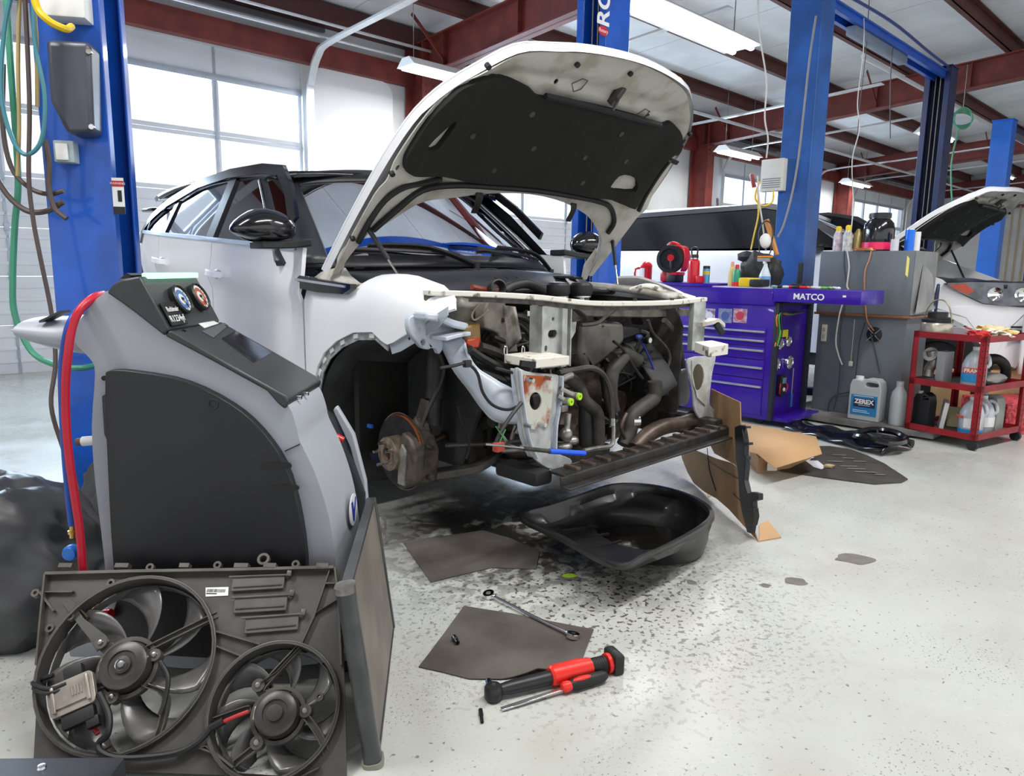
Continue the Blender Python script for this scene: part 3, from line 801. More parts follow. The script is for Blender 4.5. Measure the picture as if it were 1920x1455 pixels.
# ---------------------------------------------------------------- hood, hinged at the cowl and open 45 degrees
HA = math.radians(45)
HF = Fr(CF.w(-0.45, 0, 1.17), ex=(CF.ex * math.cos(HA) + Vector((0, 0, 1)) * math.sin(HA)), ey=CF.ey)
HM = CF.mi @ HF.m
hout = [(0.0, 0.015), (0.27, 0.02), (0.51, 0.035), (0.69, 0.055), (0.86, 0.09), (1.0, 0.15), (1.11, 0.235), (1.21, 0.34), (1.27, 0.46), (1.31, 0.58), (1.335, 0.75), (1.345, 0.93), (1.335, 1.11), (1.31, 1.28), (1.27, 1.42), (1.21, 1.54), (1.11, 1.65), (1.0, 1.735), (0.86, 1.79), (0.69, 1.82), (0.51, 1.83), (0.27, 1.84), (0.0, 1.845)]
hin = [(0.0, 1.80), (0.12, 1.79), (0.25, 1.735), (0.36, 1.60), (0.44, 1.42), (0.50, 1.20), (0.53, 0.93), (0.50, 0.66), (0.44, 0.44), (0.36, 0.26), (0.25, 0.125), (0.12, 0.07), (0.0, 0.06)]
def crown(a, t):
    """height of the outer skin above the hinge plane"""
    u = (t - 0.93) / 0.92
    c = 0.055 * (1 - u * u) + 0.03
    c += 0.03 * (math.exp(-((abs(u) - 0.62) / 0.12) ** 2))          # the two ridges
    if a > 0.75: c -= 0.42 * (a - 0.75) ** 2
    return c
hsk = MB().plate(sm2(hout, 3) + sm2(hin, 3), -0.004, 0.004, step=0.09, fn=lambda a, t, d: (a, t, crown(a, t) + d)).done('hood', WHITEPAINT, car, M=HM, sharp=60)
# rolled rim
rimp = [(a, t, 0) for a, t in sm2(hout, 3)]
MB().sheet(lambda u, v: (lambda p: (p[0] - (0.012 * v * (1 if p[0] > 0.9 else 0)), p[1] + 0.012 * v * (1 if p[1] < 0.5 else (-1 if p[1] > 1.36 else 0)), crown(p[0], p[1]) - 0.035 * v))(rimp[min(int(round(u * (len(rimp) - 1))), len(rimp) - 1)]), len(rimp) - 1, 2).done('hood_rim', WHITEPAINT, hsk)
# inner panel, a shallow pressing with a raised border
inl = [(0.02, 0.05), (0.27, 0.055), (0.51, 0.07), (0.69, 0.09), (0.86, 0.125), (0.99, 0.185), (1.09, 0.265), (1.18, 0.37), (1.235, 0.48), (1.27, 0.60), (1.295, 0.76), (1.305, 0.93), (1.295, 1.10), (1.27, 1.26), (1.235, 1.38), (1.18, 1.49), (1.09, 1.595), (0.99, 1.675), (0.86, 1.735), (0.69, 1.77), (0.51, 1.79), (0.27, 1.805), (0.02, 1.81)]
hin2 = [(0.02, 1.79), (0.13, 1.775), (0.26, 1.715), (0.37, 1.58), (0.45, 1.41), (0.51, 1.20), (0.54, 0.93), (0.51, 0.66), (0.45, 0.45), (0.37, 0.28), (0.26, 0.145), (0.13, 0.085), (0.02, 0.075)]
def under(a, t):
    e = min(1.0, max(0.0, (1.30 - a - 0.25 * ((t - 0.93) / 0.9) ** 4) / 0.10), )
    z = crown(a, t) - 0.028 - 0.022 * e
    u = abs((t - 0.93) / 0.85)
    z += 0.018 * math.exp(-((a - 1.16 + 0.22 * u ** 3) / 0.028) ** 2)     # groove near the nose
    z += 0.012 * math.exp(-((u - 0.93) / 0.03) ** 2)
    z -= 0.02 * math.exp(-((a - 0.57) / 0.05) ** 2)
    return z
inl = [(a * 1.014, 0.93 + (t - 0.93) * 1.012) for a, t in inl]
hpan = MB().plate(sm2(inl, 3) + sm2(hin2, 3), -0.003, 0.003, [circ(1.13, 0.62, 0.012, 8), circ(1.09, 1.28, 0.012, 8), circ(0.62, 0.1, 0.012, 8)], step=0.04, fn=lambda a, t, d: (a, t, under(a, t) + d)).done('hood_inner_panel', PRIMER, hsk, sharp=50)
def und(a, t, d=0.0): return Vector((a, t, under(a, t) - d))
def UN(d0=0.0): return lambda a, t, d: (a, t, under(a, t) - d0 - d)
ins = [(0.645, 0.115), (0.72, 0.105), (0.95, 0.155), (1.05, 0.235), (1.085, 0.37), (1.08, 0.50), (1.055, 0.57), (1.07, 0.72), (1.08, 1.18), (1.065, 1.42), (1.08, 1.50), (1.04, 1.62), (0.94, 1.70), (0.90, 1.66), (0.60, 1.70), (0.575, 1.60), (0.585, 1.42), (0.60, 0.93), (0.59, 0.45), (0.60, 0.25), (0.61, 0.15)]
h1 = sm2([(0.74, 0.18), (0.86, 0.245), (0.84, 0.27), (0.73, 0.245)], 3, True)
h2 = sm2([(0.63, 1.46), (0.72, 1.45), (0.73, 1.57), (0.66, 1.62)], 3, True)
INSM = mat('felt_insulation', (0.006, 0.007, 0.006), 0.9, 0, col2='#1c1d1b', scale=6, lo=0.55, hi=0.8, bump=0.5)
hi_ = MB().plate(sm2(ins, 3, True), 0.002, 0.03, [h1, h2], step=0.06, fn=UN(0)).done('hood_insulation', INSM, hsk, sharp=60, bev=0.006)
for a, t in ((0.80, 0.40), (0.80, 0.75), (0.80, 1.1), (0.82, 1.4), (0.97, 0.6), (0.97, 1.2), (0.66, 0.6), (0.66, 1.2)):
    q = und(a, t, 0.028); MB().cyl(q, q - Vector((0, 0, 0.006)), 0.014, seg=10).done('insulation_clip', mat('clip_grey', (0.05, 0.05, 0.05), 0.5), hi_)
MB().tube([und(1.075, t, 0.035) for t in (0.58, 0.75, 0.93, 1.18, 1.38)], 0.013, 6).done('front_seal', RUBBER, hsk)
sp = [(0.28, 0.14), (0.40, 0.20), (0.50, 0.30), (0.555, 0.45), (0.575, 0.70), (0.58, 0.93), (0.575, 1.2), (0.555, 1.42), (0.52, 1.56), (0.44, 1.65), (0.36, 1.665)]
MB().tube([und(a, t, 0.016) for a, t in sp], 0.014, 8, 4).done('cowl_seal', RUBBER, hsk)
MB().tube([und(a, t, 0.014) for a, t in ((0.22, 0.085), (0.34, 0.09), (0.45, 0.12), (0.53, 0.17), (0.555, 0.26), (0.57, 0.36))], 0.012, 8, 4).done('side_seal', RUBBER, hsk)
MB().tube([und(a, t, 0.014) for a, t in ((0.55, 1.745), (0.65, 1.735), (0.78, 1.72), (0.88, 1.70))], 0.012, 8, 4).done('side_seal', RUBBER, hsk)
for a, t in ((0.43, 0.62), (0.43, 1.27)):
    MB().ribbon([und(a + 0.085, t, 0.0), und(a + 0.06, t, 0.03), und(a + 0.0, t - 0.0, 0.045)], (0, 0.04, 0), (0.012, 0, 0.004)).done('rubber_wedge', RUBBER, hsk)
for a, t in ((1.13, 0.235), (1.24, 0.62), (1.27, 0.93), (0.60, 0.075), (0.24, 0.05), (1.06, 1.66), (0.97, 1.71)):
    q = und(a, t, -0.004); MB().cyl(q, q - Vector((0, 0, 0.02)), 0.011, seg=10).done('rubber_stop', RUBBER, hsk)
for a, t in ((1.0, 1.675), (0.88, 1.74)):
    MB().ribbon([und(a, t - 0.03, 0.004), und(a + 0.004, t, 0.018), und(a, t + 0.03, 0.004)], (0.022, 0, 0), (0, 0, 0.01)).done('rubber_strap', RUBBER, hsk)
mb = MB(); q = und(1.15, 0.98, 0.0)
mb.box(q - Vector((0, 0, 0.02)), (0.09, 0.03, 0.04), bev=0.005); mb.tube([q, q - Vector((0.01, 0.01, 0.05)), q - Vector((0.045, 0.035, 0.075))], 0.007, 6)
mb.tube([q + Vector((0.03, 0, -0.02)), q + Vector((0.10, 0.05, -0.01))], 0.004, 6, 1); mb.plate(circ(q.x, q.y, 0.05, 14, 0.02), q.z - 0.012, q.z - 0.006)
mb.done('hood_latch', mat('latch_metal', (0.10, 0.10, 0.10), 0.4, 0.7), hsk)
LN = mat('drawn_groove', (0.13, 0.12, 0.10), 0.6)
for a, t in ((1.14, 0.74), (1.08, 1.24)):
    P = [und(a + x, t + y, 0.006) for x, y in ((-.03, 0), (-.012, .03), (.035, .028), (.04, -.012), (0.0, -.034))]
    MB().tube(P, 0.0025, 5, 1, closed=True).done('hood_bracket_outline', LN, hsk)
# hinges and gas struts
for t in (0.085, 1.775):
    MB().plate([(0.0, -0.03), (0.16, 0.03), (0.18, 0.055), (0.05, 0.05), (-0.03, 0.0)], t - 0.004, t + 0.004, axis='y').done('hood_hinge', PRIMER, hsk, bev=0.001)
for t, tt in ((0.10, 0.20), (1.76, 1.66)):
    a = HM @ und(0.30 if t < 1 else 0.30, t, 0.01); b = Vector((-0.10, tt, 1.13)); m_ = a.lerp(b, 0.55)
    mb = MB(); mb.cyl(a, m_, 0.011, seg=10); mb.ball(a, 0.013); gs = mb.done('gas_strut', BLACKPL, car)
    MB().cyl(m_, b, 0.005, seg=8).done('strut_rod', STEEL, gs)
# ---------------------------------------------------------------- cowl, wipers, tie bar
COWL = mat('cowl_plastic', (0.040, 0.042, 0.048), 0.38, 0, 0.35, 10)
def cowlpt(a, b):
    """a 0 (screen) .. 1 (front edge), b across"""
    u = 2 * b - 1
    s0 = -0.44 - 0.33 * u * u; s1 = 0.02 - 0.20 * u * u
    z = 1.215 - 0.03 * abs(u) - 0.09 * a ** 1.4 - 0.015 * math.sin(a * PI * 3) * (1 if a < .95 else 0)
    return (s0 + (s1 - s0) * a, 0.14 + (WID - 0.28) * b, z)
cw = MB().sheet(cowlpt, 18, 24).done('cowl_panel', COWL, car, solid=0.012)
mb = MB()
for b in (0.36, 0.40, 0.44): mb.tube([Vector(cowlpt(a, b + 0.05 * a)) + Vector((0, 0, 0.006)) for a in (0.15, 0.4, 0.7)], 0.006, 5)
mb.done('cowl_rib', COWL, cw)
mb = MB(); mb.box(Vector(cowlpt(0.62, 0.72)) + Vector((0, 0, 0.004)), (0.12, 0.12, 0.012), bev=0.003); mb.box(Vector(cowlpt(0.62, 0.82)) + Vector((0, 0, 0.004)), (0.10, 0.10, 0.012), bev=0.003)
mb.done('cowl_intake', mat('void_black', (0.005, 0.005, 0.006), 0.8), cw)
mb = MB(); mb.tube([Vector(cowlpt(1.0, b)) + Vector((0.0, 0, -0.012)) for b in [k / 14 for k in range(15)]], 0.016, 8, 2); mb.done('bulkhead_seal', RUBBER, cw)
for (b0, b1) in ((0.44, 0.08), (0.97, 0.52)):
    P = [Vector(cowlpt(0.18, b0)) + Vector((0, 0, 0.03)), screen(0.03, b0 - 0.12, 0.05), screen(0.07, b1 + 0.08, 0.04)]
    wp = MB().ribbon(P, (0.02, 0, 0.012), (0, 0, 0.012)).done('wiper_arm', BLACKPL, car, bev=0.002)
    MB().tube([screen(0.03, b0 - 0.06, 0.02), screen(0.06, (b0 + b1) / 2, 0.016), screen(0.09, b1, 0.02)], 0.009, 6).done('wiper_blade', BLACKPL, wp)
    MB().cyl(P[0] - Vector((0, 0, 0.03)), P[0] + Vector((0, 0, 0.015)), 0.016, seg=12).done('wiper_pivot', BLACKPL, wp)
# strut towers' tops and inner wings
INW = mat('inner_wing', (0.36, 0.34, 0.31), 0.5, 0, col2='#55504a', scale=12, lo=0.4, hi=0.6)
for k in (0, 1):
    Y = (lambda y: y) if k == 0 else (lambda y: WID - y)
    P = [(-0.62, 1.10), (-0.35, 1.125), (0.0, 1.115), (0.22, 1.10), (0.36, 1.085), (0.36, 1.06), (0.2, 1.065), (0.0, 1.08), (-0.3, 1.09), (-0.62, 1.06)]
    mb = MB(); mb.sheet(lambda a, b: (-0.62 + 0.92 * a, Y(0.10 + 0.02 * a + 0.12 * b + 0.06 * a * a), 1.125 - 0.045 * a * a - 0.01 * math.sin(b * PI)), 16, 4)
    mb.done('wing_rail', PRIMER, car, solid=0.03)
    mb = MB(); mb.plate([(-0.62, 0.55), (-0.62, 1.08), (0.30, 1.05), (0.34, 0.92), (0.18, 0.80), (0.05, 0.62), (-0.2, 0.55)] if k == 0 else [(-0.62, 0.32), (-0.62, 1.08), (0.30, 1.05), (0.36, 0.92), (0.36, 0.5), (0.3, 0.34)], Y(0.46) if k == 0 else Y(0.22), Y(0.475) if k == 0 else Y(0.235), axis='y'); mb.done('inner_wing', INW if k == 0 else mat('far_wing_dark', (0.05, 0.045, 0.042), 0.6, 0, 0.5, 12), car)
# upper tie bar: bows forward across the nose
tb = [CF.hx(800, 549, 0.20), CF.hx(850, 550, 0.27), CF.hx(930, 553, 0.36), CF.hx(1010, 558, 0.42), CF.hx(1100, 568, 0.46), CF.hx(1190, 569, 0.46), CF.hx(1260, 567, 0.43), CF.hx(1318, 561, 0.38)]
tb = [Vector(p) for p in tb]
TBM = mat('chipped_white_paint', (0.72, 0.69, 0.62), 0.4, 0, col2='#6f675c', scale=22, lo=0.33, hi=0.42)
t_ = MB().ribbon(tb, (0.055, 0, 0), (0, 0, 0.022), 5).done('upper_tie_bar', TBM, car, bev=0.004)
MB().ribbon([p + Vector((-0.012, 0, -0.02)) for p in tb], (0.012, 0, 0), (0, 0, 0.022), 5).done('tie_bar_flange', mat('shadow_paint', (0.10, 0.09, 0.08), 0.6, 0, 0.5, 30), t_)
mb = MB()
for f in (0.15, 0.33, 0.62, 0.8): 
    p = tb[0].lerp(tb[-1], f) + Vector((0.10, 0, 0.0)); q = min(tb, key=lambda v: (v - p).length); mb.cyl(q + Vector((0, 0, 0)), q + Vector((0, 0, 0.022)), 0.010, seg=8)
mb.done('tie_bar_bolt', DIRTY, t_)
# far wing edge reaching to the headlamp corner
fwp = [CF.hy(1185, 540, 1.52), CF.hy(1215, 535, 1.62), CF.hy(1250, 545, 1.70), CF.hy(1300, 560, 1.72)]
MB().ribbon([(p.x, p.y, p.z) for p in fwp], (0.0, 0.05, 0.01), (0, 0, 0.014), 5).done('far_wing_edge', TBM, car, bev=0.003)
# near end post (white plate behind the fender tip)
p = [CF.hx(803, 556, 0.16), CF.hx(834, 560, 0.16), CF.hx(836, 632, 0.16), CF.hx(806, 632, 0.16)]
MB().plate([(v.y, v.z) for v in p], 0.14, 0.17, axis='x').done('rail_end_plate', PRIMER, car, bev=0.004)
# headlamp mounting pressing
LTW = mat('pale_blue_white_paint', (0.50, 0.55, 0.63), 0.35, 0, col2='#8c9096', scale=10, lo=0.3, hi=0.42, coat=0.4)
pl = [(762, 600), (775, 588), (805, 590), (822, 604), (850, 606), (869, 610), (868, 624), (830, 630), (828, 650), (820, 664), (815, 655), (806, 652), (800, 655), (788, 652), (778, 640), (765, 625)]
P = [CF.hx(x, y, 0.20) for x, y in pl]
MB().plate(sm2([(v.y, v.z) for v in P], 2, True), 0.185, 0.215, [circ(CF.hx(790, 641, 0.2).y, CF.hx(790, 641, 0.2).z, 0.011, 12)], 'x').done('lamp_bracket', LTW, car, bev=0.005)
P = [CF.hx(x, y, 0.25) for x, y in ((786, 592), (815, 596), (840, 606), (866, 612))]
MB().ribbon([tuple(v) for v in P], (0.09, 0, 0), (0, 0, 0.03), 4).done('lamp_bracket_rib', LTW, car, bev=0.008)
P = [CF.hx(x, y, 0.27) for x, y in ((822, 634), (845, 628), (868, 624))]
MB().ribbon([tuple(v) for v in P], (0.10, 0, 0), (0, 0, 0.016), 3).done('lamp_bracket_lip', LTW, car, bev=0.003)
# curved wing rail sweeping down to the crash plate: section lofted along the path
def loft(name, pathL, pathR, depth, m, par=car, n=5):
    """panel between two edge lines, given thickness backwards"""
    A = smooth_path(pathL, n); C = smooth_path(pathR, n); k = min(len(A), len(C)) - 1
    mb = MB()
    def f(u, v):
        i = u * k; a = A[int(i)] if int(i) >= k else A[int(i)].lerp(A[int(i) + 1], i - int(i)); c = C[int(i)] if int(i) >= k else C[int(i)].lerp(C[int(i) + 1], i - int(i))
        q = a.lerp(c, v); q = q + Vector((0.035 * math.sin(v * PI), 0, 0)); return q
    mb.sheet(f, k, 6)
    return mb.done(name, m, par, solid=depth)
up = [(870, 626), (873, 655), (892, 690), (925, 712), (968, 738)]
lo = [(826, 640), (850, 690), (880, 730), (905, 765), (930, 788)]
sA = [0.26, 0.32, 0.38, 0.43, 0.46]; sB = [0.20, 0.26, 0.33, 0.39, 0.44]
PA = [CF.hx(x, y, s) for (x, y), s in zip(up, sA)]; PB = [CF.hx(x, y, s) for (x, y), s in zip(lo, sB)]
PA.append(CF.hx(975, 785, 0.48)); PB.append(CF.hx(972, 793, 0.48))
loft('wing_rail_curve', PA, PB, 0.012, LTW)
MB().tube(PA[:5], 0.007, 6).done('rail_edge', LTW, car); MB().tube(PB, 0.007, 6).done('rail_edge', mat('rail_edge_grey', (0.3, 0.3, 0.31), 0.5), car)
# crash plates left and right
RUST = mat('rusty_pale_plate', (0.52, 0.52, 0.46), 0.5, 0, col2='#9a4510', scale=8, lo=0.47, hi=0.56)
def pix(L, s): return [(v.y, v.z) for v in [CF.hx(x, y, s) for x, y in L]]
def crash(outline, inner, hole, s, name='crash_plate'):
    o = MB().plate(sm2(pix(outline, s), 3, True), s - 0.006, s + 0.006, [pix(hole, s)], 'x').done(name, mat('pale_grey_paint', (0.45, 0.46, 0.46), 0.4, 0, 0.3, 20), car, bev=0.003)
    MB().plate(pix(inner, s + 0.008), s + 0.006, s + 0.012, [pix(hole, s + 0.008)], 'x').done('rusty_face' if s > 0.51 else 'plate_face', RUST if s > 0.51 else mat('pale_face', (0.50, 0.50, 0.46), 0.5, 0, 0.3, 12), o)
    return o
h0 = [(1003 + 11.5 * math.cos(a), 752 + 17 * math.sin(a)) for a in [2 * PI * k / 20 for k in range(20)]]
cpl = crash([(966, 690), (985, 696), (1015, 700), (1042, 702), (1046, 712), (1042, 745), (1040, 780), (1033, 800), (1032, 825), (1034, 845), (1068, 860), (1066, 872), (1035, 880), (1010, 868), (990, 845), (980, 810), (975, 770), (968, 725)],
      [(982, 703), (1036, 706), (1033, 760), (1026, 795), (1022, 803), (1012, 796), (1003, 806), (988, 802), (981, 775), (977, 730)], h0, 0.53)
for x, y in ((990, 712), (1025, 709), (988, 798), (1013, 795)):
    q = CF.hx(x, y, 0.55); MB().cyl(q - Vector((0.01, 0, 0)), q + Vector((0.03, 0, 0)), 0.009, seg=6).done('crash_plate_bolt', STEEL, cpl)
for e in ([(968, 692), (971, 730), (977, 775), (985, 822), (1000, 858)], [(1046, 704), (1045, 745), (1036, 795), (1034, 840)]):
    MB().ribbon([tuple(CF.hx(x, y, 0.52)) for x, y in e], (0.06, 0, 0), (0, 0.008, 0), 4).done('crash_plate_flange', LTW, cpl, bev=0.002)
# shelf bracket on top of the crash plate
a, b, c_, d = CF.hz(945, 664, 0.865), CF.hz(1005, 673, 0.865), CF.hz(1068, 667, 0.865), CF.hz(1012, 657, 0.865)
mb = MB(); mb.plate([(v.x, v.y) for v in (a, b, c_, d)], 0.828, 0.865, axis='z')
sb = mb.done('shelf_bracket', TBM, car, bev=0.003)
MB().beam(CF.hx(976, 681, b.x - 0.03), CF.hx(1003, 684, b.x - 0.01), 0.02, 0.022).done('shelf_slot', RUBBER, sb)
for x in (948, 981):
    q = CF.hx(x, 659, a.x); MB().tube([q + Vector((0, -0.008, -0.01)), q + Vector((0, -0.007, 0.014)), q + Vector((0, 0, 0.022)), q + Vector((0, 0.007, 0.014)), q + Vector((0, 0.008, -0.01))], 0.003, 6, 3).done('shelf_tab', STEEL, sb)
# upright channel
s = 0.42; ux0, ux1 = CF.hx(1014, 600, s).y, CF.hx(1064, 600, s).y; z1, z0 = CF.hx(1014, 574, s).z, 0.80
CH = mat('galvanised_channel', (0.50, 0.52, 0.50), 0.35, 0.5, 0.3, 14)
hl = [circ((ux0 + ux1) / 2 - 0.012, z1 - 0.055, 0.008, 10), rrect((ux0 + ux1) / 2 - 0.04, z1 - 0.135, (ux0 + ux1) / 2 + 0.015, z1 - 0.10, 0.016), circ(ux0 + 0.03, z1 - 0.175, 0.009, 10, 0.014)]
ch = MB().plate([(ux0, z0), (ux1, z0), (ux1, z1), (ux0, z1)], s - 0.004, s + 0.004, hl, 'x').done('upright_channel', CH, car)
mb = MB(); mb.bb(s - 0.06, ux0 - 0.004, z0, s + 0.012, ux0 + 0.004, z1); mb.bb(s - 0.06, ux1 - 0.004, z0, s + 0.022, ux1 + 0.004, z1); mb.bb(s + 0.004, ux1 - 0.05, z0, s + 0.018, ux1 - 0.02, z1)
mb.done('channel_flange', CH, ch)
P = pix([(1062, 605), (1080, 603), (1078, 622), (1064, 648)], 0.42)
MB().plate(P, 0.415, 0.423, axis='x').done('gusset', CH, ch)
# far crash plate and shelf
h1_ = [(1308 + 11 * math.cos(a), 707 + 25 * math.sin(a)) for a in [2 * PI * k / 16 for k in range(16)]]
cpr = crash([(1290, 672), (1335, 668), (1340, 672), (1334, 700), (1330, 735), (1330, 760), (1346, 775), (1343, 800), (1320, 795), (1302, 770), (1298, 735), (1292, 705)], [(1296, 676), (1330, 674), (1324, 735), (1322, 760), (1306, 745), (1298, 705)], h1_, 0.50)
a, b, c_, d = CF.hz(1303, 641, 0.915), CF.hz(1330, 650, 0.915), CF.hz(1366, 645, 0.915), CF.hz(1335, 638, 0.915)
MB().plate([(v.x, v.y) for v in (a, b, c_, d)], 0.872, 0.915, axis='z').done('shelf_bracket', TBM, car, bev=0.003)
MB().plate(pix([(1292, 676), (1326, 674), (1326, 745), (1304, 745)], 0.40), 0.38, 0.40, axis='x').done('felt_block', mat('olive_felt', (0.07, 0.055, 0.03), 0.8), cpr)
mb = MB()
y0, y1 = CF.hx(1296, 620, 0.42).y, CF.hx(1318, 620, 0.42).y
mb.bb(0.40, y0, 0.80, 0.43, y1, 1.05, 0.003); mb.done('upright_channel', CH, car)
P = [CF.hx(x, y, 0.44) for x, y in ((1310, 608), (1330, 604), (1340, 600), (1352, 610))]
MB().ribbon([tuple(v) for v in P], (0.05, 0, 0), (0, 0, 0.02), 3).done('lamp_bracket', PRIMER, car)
MB().beam(CF.hx(1342, 606, 0.45), CF.hx(1354, 626, 0.47), 0.03, 0.03, 0.005).done('rubber_buffer', RUBBER, car)
# lower crossmember with ribbed top
XM = mat('black_crossmember', (0.03, 0.028, 0.026), 0.5, 0, 0.5, 18, bump=0.2)
A0, A1 = CF.hx(1045, 872, 0.60), CF.hx(1345, 788, 0.60)
mb = MB()
mb.beam((0.62, A0.y - 0.02, A0.z - 0.03), (0.62, A1.y + 0.03, A1.z - 0.03), 0.10, 0.012); mb.beam((0.665, A0.y - 0.05, A0.z - 0.045), (0.665, A1.y + 0.03, A1.z - 0.045), 0.012, 0.036)
mb.beam((0.69, A0.y - 0.05, A0.z - 0.066), (0.69, A1.y - 0.04, A1.z - 0.066), 0.05, 0.008)
xm = mb.done('lower_crossmember', XM, car, bev=0.003)
mb = MB()
for k in range(12):
    f = (k + 0.7) / 12.5; q = Vector((0.62, A0.y, A0.z - 0.02)).lerp(Vector((0.62, A1.y, A1.z - 0.02)), f)
    mb.box(q, (0.075, 0.022, 0.018), bev=0.004)
mb.done('crossmember_rib', mat('rusty_rib', (0.09, 0.06, 0.045), 0.6, 0, 0.5, 30), xm)
MB().bb(0.34, A0.y - 0.10, 0.36, 0.58, A0.y - 0.0, 0.42, 0.02).done('subframe_end', RUBBER, car)
MB().bb(0.25, A1.y - 0.02, 0.36, 0.60, A1.y + 0.06, 0.46, 0.01).done('subframe_end', XM, car)
# ---------------------------------------------------------------- engine bay filling
ENG = mat('greasy_engine', (0.040, 0.036, 0.032), 0.5, 0.4, 0.65, 14, bump=0.4)
ENG2 = mat('dusty_cover', (0.105, 0.098, 0.085), 0.6, 0, 0.5, 10, bump=0.2)
rnd = random.Random(3)
MB().bb(-0.46, 0.16, 0.34, -0.42, WID - 0.16, 1.13).done('bulkhead', mat('bulkhead_black', (0.012, 0.011, 0.010), 0.7), car)
mb = MB(); mb.bb(-0.35, 0.46, 0.30, 0.02, 1.42, 0.84, 0.03); mb.bb(-0.30, 0.50, 0.84, -0.02, 1.38, 1.00, 0.03)
for k in range(7): mb.bb(0.02, 0.55 + k * 0.12, 0.38, 0.05, 0.58 + k * 0.12, 0.75, 0.004)
for k in range(6): mb.cyl((0.0, 0.55 + k * 0.13, 0.72), (0.07, 0.55 + k * 0.13, 0.70), 0.035, seg=12)
mb.done('engine', ENG, car)
mb = MB(); mb.cyl((0.08, 0.72, 0.50), (0.20, 0.72, 0.50), 0.085, seg=24); mb.cyl((0.20, 0.72, 0.50), (0.215, 0.72, 0.50), 0.07, seg=24); mb.cyl((0.215, 0.72, 0.50), (0.235, 0.72, 0.50), 0.02, seg=12)
mb.done('pulley', ENG2, car)
mb = MB(); mb.ball((0.08, 1.12, 0.60), 0.16, (0.8, 1.1, 0.9), 3, 0.25, 2.5); mb.cyl((0.05, 1.28, 0.55), (0.22, 1.30, 0.52), 0.075, seg=20); mb.ball((0.15, 0.95, 0.45), 0.11, (1, 1, 1), 3, 0.3, 3)
mb.done('turbocharger', mat('brown_cast_iron', (0.10, 0.07, 0.055), 0.55, 0.6, 0.5, 20, bump=0.4), car)
for k in range(48):
    mb = MB()
    y = rnd.uniform(0.42, 1.42); z = rnd.uniform(0.40, 1.0); s = rnd.uniform(0.02, 0.14)
    if rnd.random() < 0.5: mb.box((s, y, z), (rnd.uniform(.04, .12), rnd.uniform(.03, .10), rnd.uniform(.03, .12)), rot=Matrix.Rotation(rnd.uniform(-.6, .6), 3, 'X'), bev=0.008)
    else: mb.cyl((s, y, z), (s + rnd.uniform(.03, .1), y + rnd.uniform(-.05, .05), z + rnd.uniform(-.05, .05)), rnd.uniform(.012, .04), seg=12)
    mb.done('engine_component', (ENG, ENG2, DIRTY)[k % 3], car)
def pq(L, s0, ds=0.0):
    """points in the bay, s0 forward of the axle"""
    out = []
    for k, q in enumerate(L):
        s = q[2] if len(q) > 2 else s0 + ds * k
        out.append(CF.hx(q[0], q[1], s))
    return out
# covers
def slab(px, s, d, name, m, bev=0.01, label=None):
    o = MB().plate(pix(px, s), s - d, s, axis='x').done(name, m, car, bev=bev)
    if label: o['label'] = label
    return o
slab([(838, 568), (870, 566), (905, 576), (918, 600), (905, 625), (880, 640), (850, 630), (836, 610)], 0.16, 0.1, 'washer_bottle', mat('grimy_grey_plastic', (0.11, 0.10, 0.085), 0.6, 0, 0.5, 12), 0.02)
slab([(915, 566), (948, 566), (952, 600), (966, 625), (972, 660), (945, 662), (935, 625), (908, 615), (908, 580)], 0.24, 0.06, 'duct_bracket', mat('dusty_grey_duct', (0.20, 0.18, 0.155), 0.6, 0, 0.4, 12), 0.006)
slab([(1110, 600), (1170, 605), (1172, 640), (1150, 665), (1130, 680), (1118, 690), (1095, 690), (1088, 660), (1090, 610)], 0.24, 0.12, 'filter_housing', ENG2, 0.02)
slab([(1205, 640), (1240, 640), (1250, 675), (1235, 690), (1208, 690), (1200, 665)], 0.18, 0.1, 'alternator', mat('pale_casting', (0.30, 0.28, 0.26), 0.5, 0.6, 0.5, 20), 0.02)
slab([(1205, 595), (1252, 595), (1262, 640), (1230, 640), (1210, 625)], 0.12, 0.08, 'fuse_box', BLACKPL, 0.006)
slab([(1258, 710), (1290, 690), (1296, 740), (1290, 760), (1262, 762), (1250, 735)], 0.30, 0.16, 'air_duct', mat('grey_duct', (0.09, 0.09, 0.10), 0.5, 0, 0.3), 0.012)
slab([(1085, 580), (1230, 578), (1300, 580), (1296, 592), (1200, 596), (1100, 594)], 0.26, 0.05, 'slam_panel_underside', mat('grimy_beam', (0.13, 0.115, 0.10), 0.6, 0, 0.5, 14), 0.006)
# coolant bottle with orange fluid
bot = slab([(874, 612), (902, 604), (904, 640), (900, 655), (882, 655), (872, 645)], 0.30, 0.08, 'coolant_reservoir', mat('aged_clear_plastic', (0.22, 0.13, 0.04), 0.35, 0, 0.3, 12), 0.012)
MB().plate(pix([(874, 636), (903, 632), (900, 655), (882, 655), (873, 646)], 0.305), 0.222, 0.306, axis='x').done('coolant', mat('orange_coolant', (0.45, 0.045, 0.01), 0.3), bot, bev=0.01)
# two capped mounts behind the bar
for x in (1047, 1090):
    q = CF.hx(x, 537, 0.30); b_ = MB().lathe(q - Vector((0, 0, 0.045)), (0, 0, 1), [(0.0, 0), (0.045, 0), (0.052, 0.02), (0.052, 0.05), (0.042, 0.062), (0, 0.066)], 24).done('engine_cap', BLACKPL, car)
    MB().lathe(q - Vector((0, 0, 0.062)), (0, 0, 1), [(0.0, 0), (0.030, 0), (0.034, 0.006), (0.034, 0.012), (0.046, 0.014), (0.046, 0.024), (0, 0.026)], 24).done('cap_ring', STEEL, b_)
ORG = mat('faded_orange_plastic', (0.20, 0.035, 0.015), 0.5)
MB().tube(pq([(885, 538), (905, 543), (930, 546), (955, 545)], 0.15), 0.012, 8).done('orange_cable_cover', ORG, car)
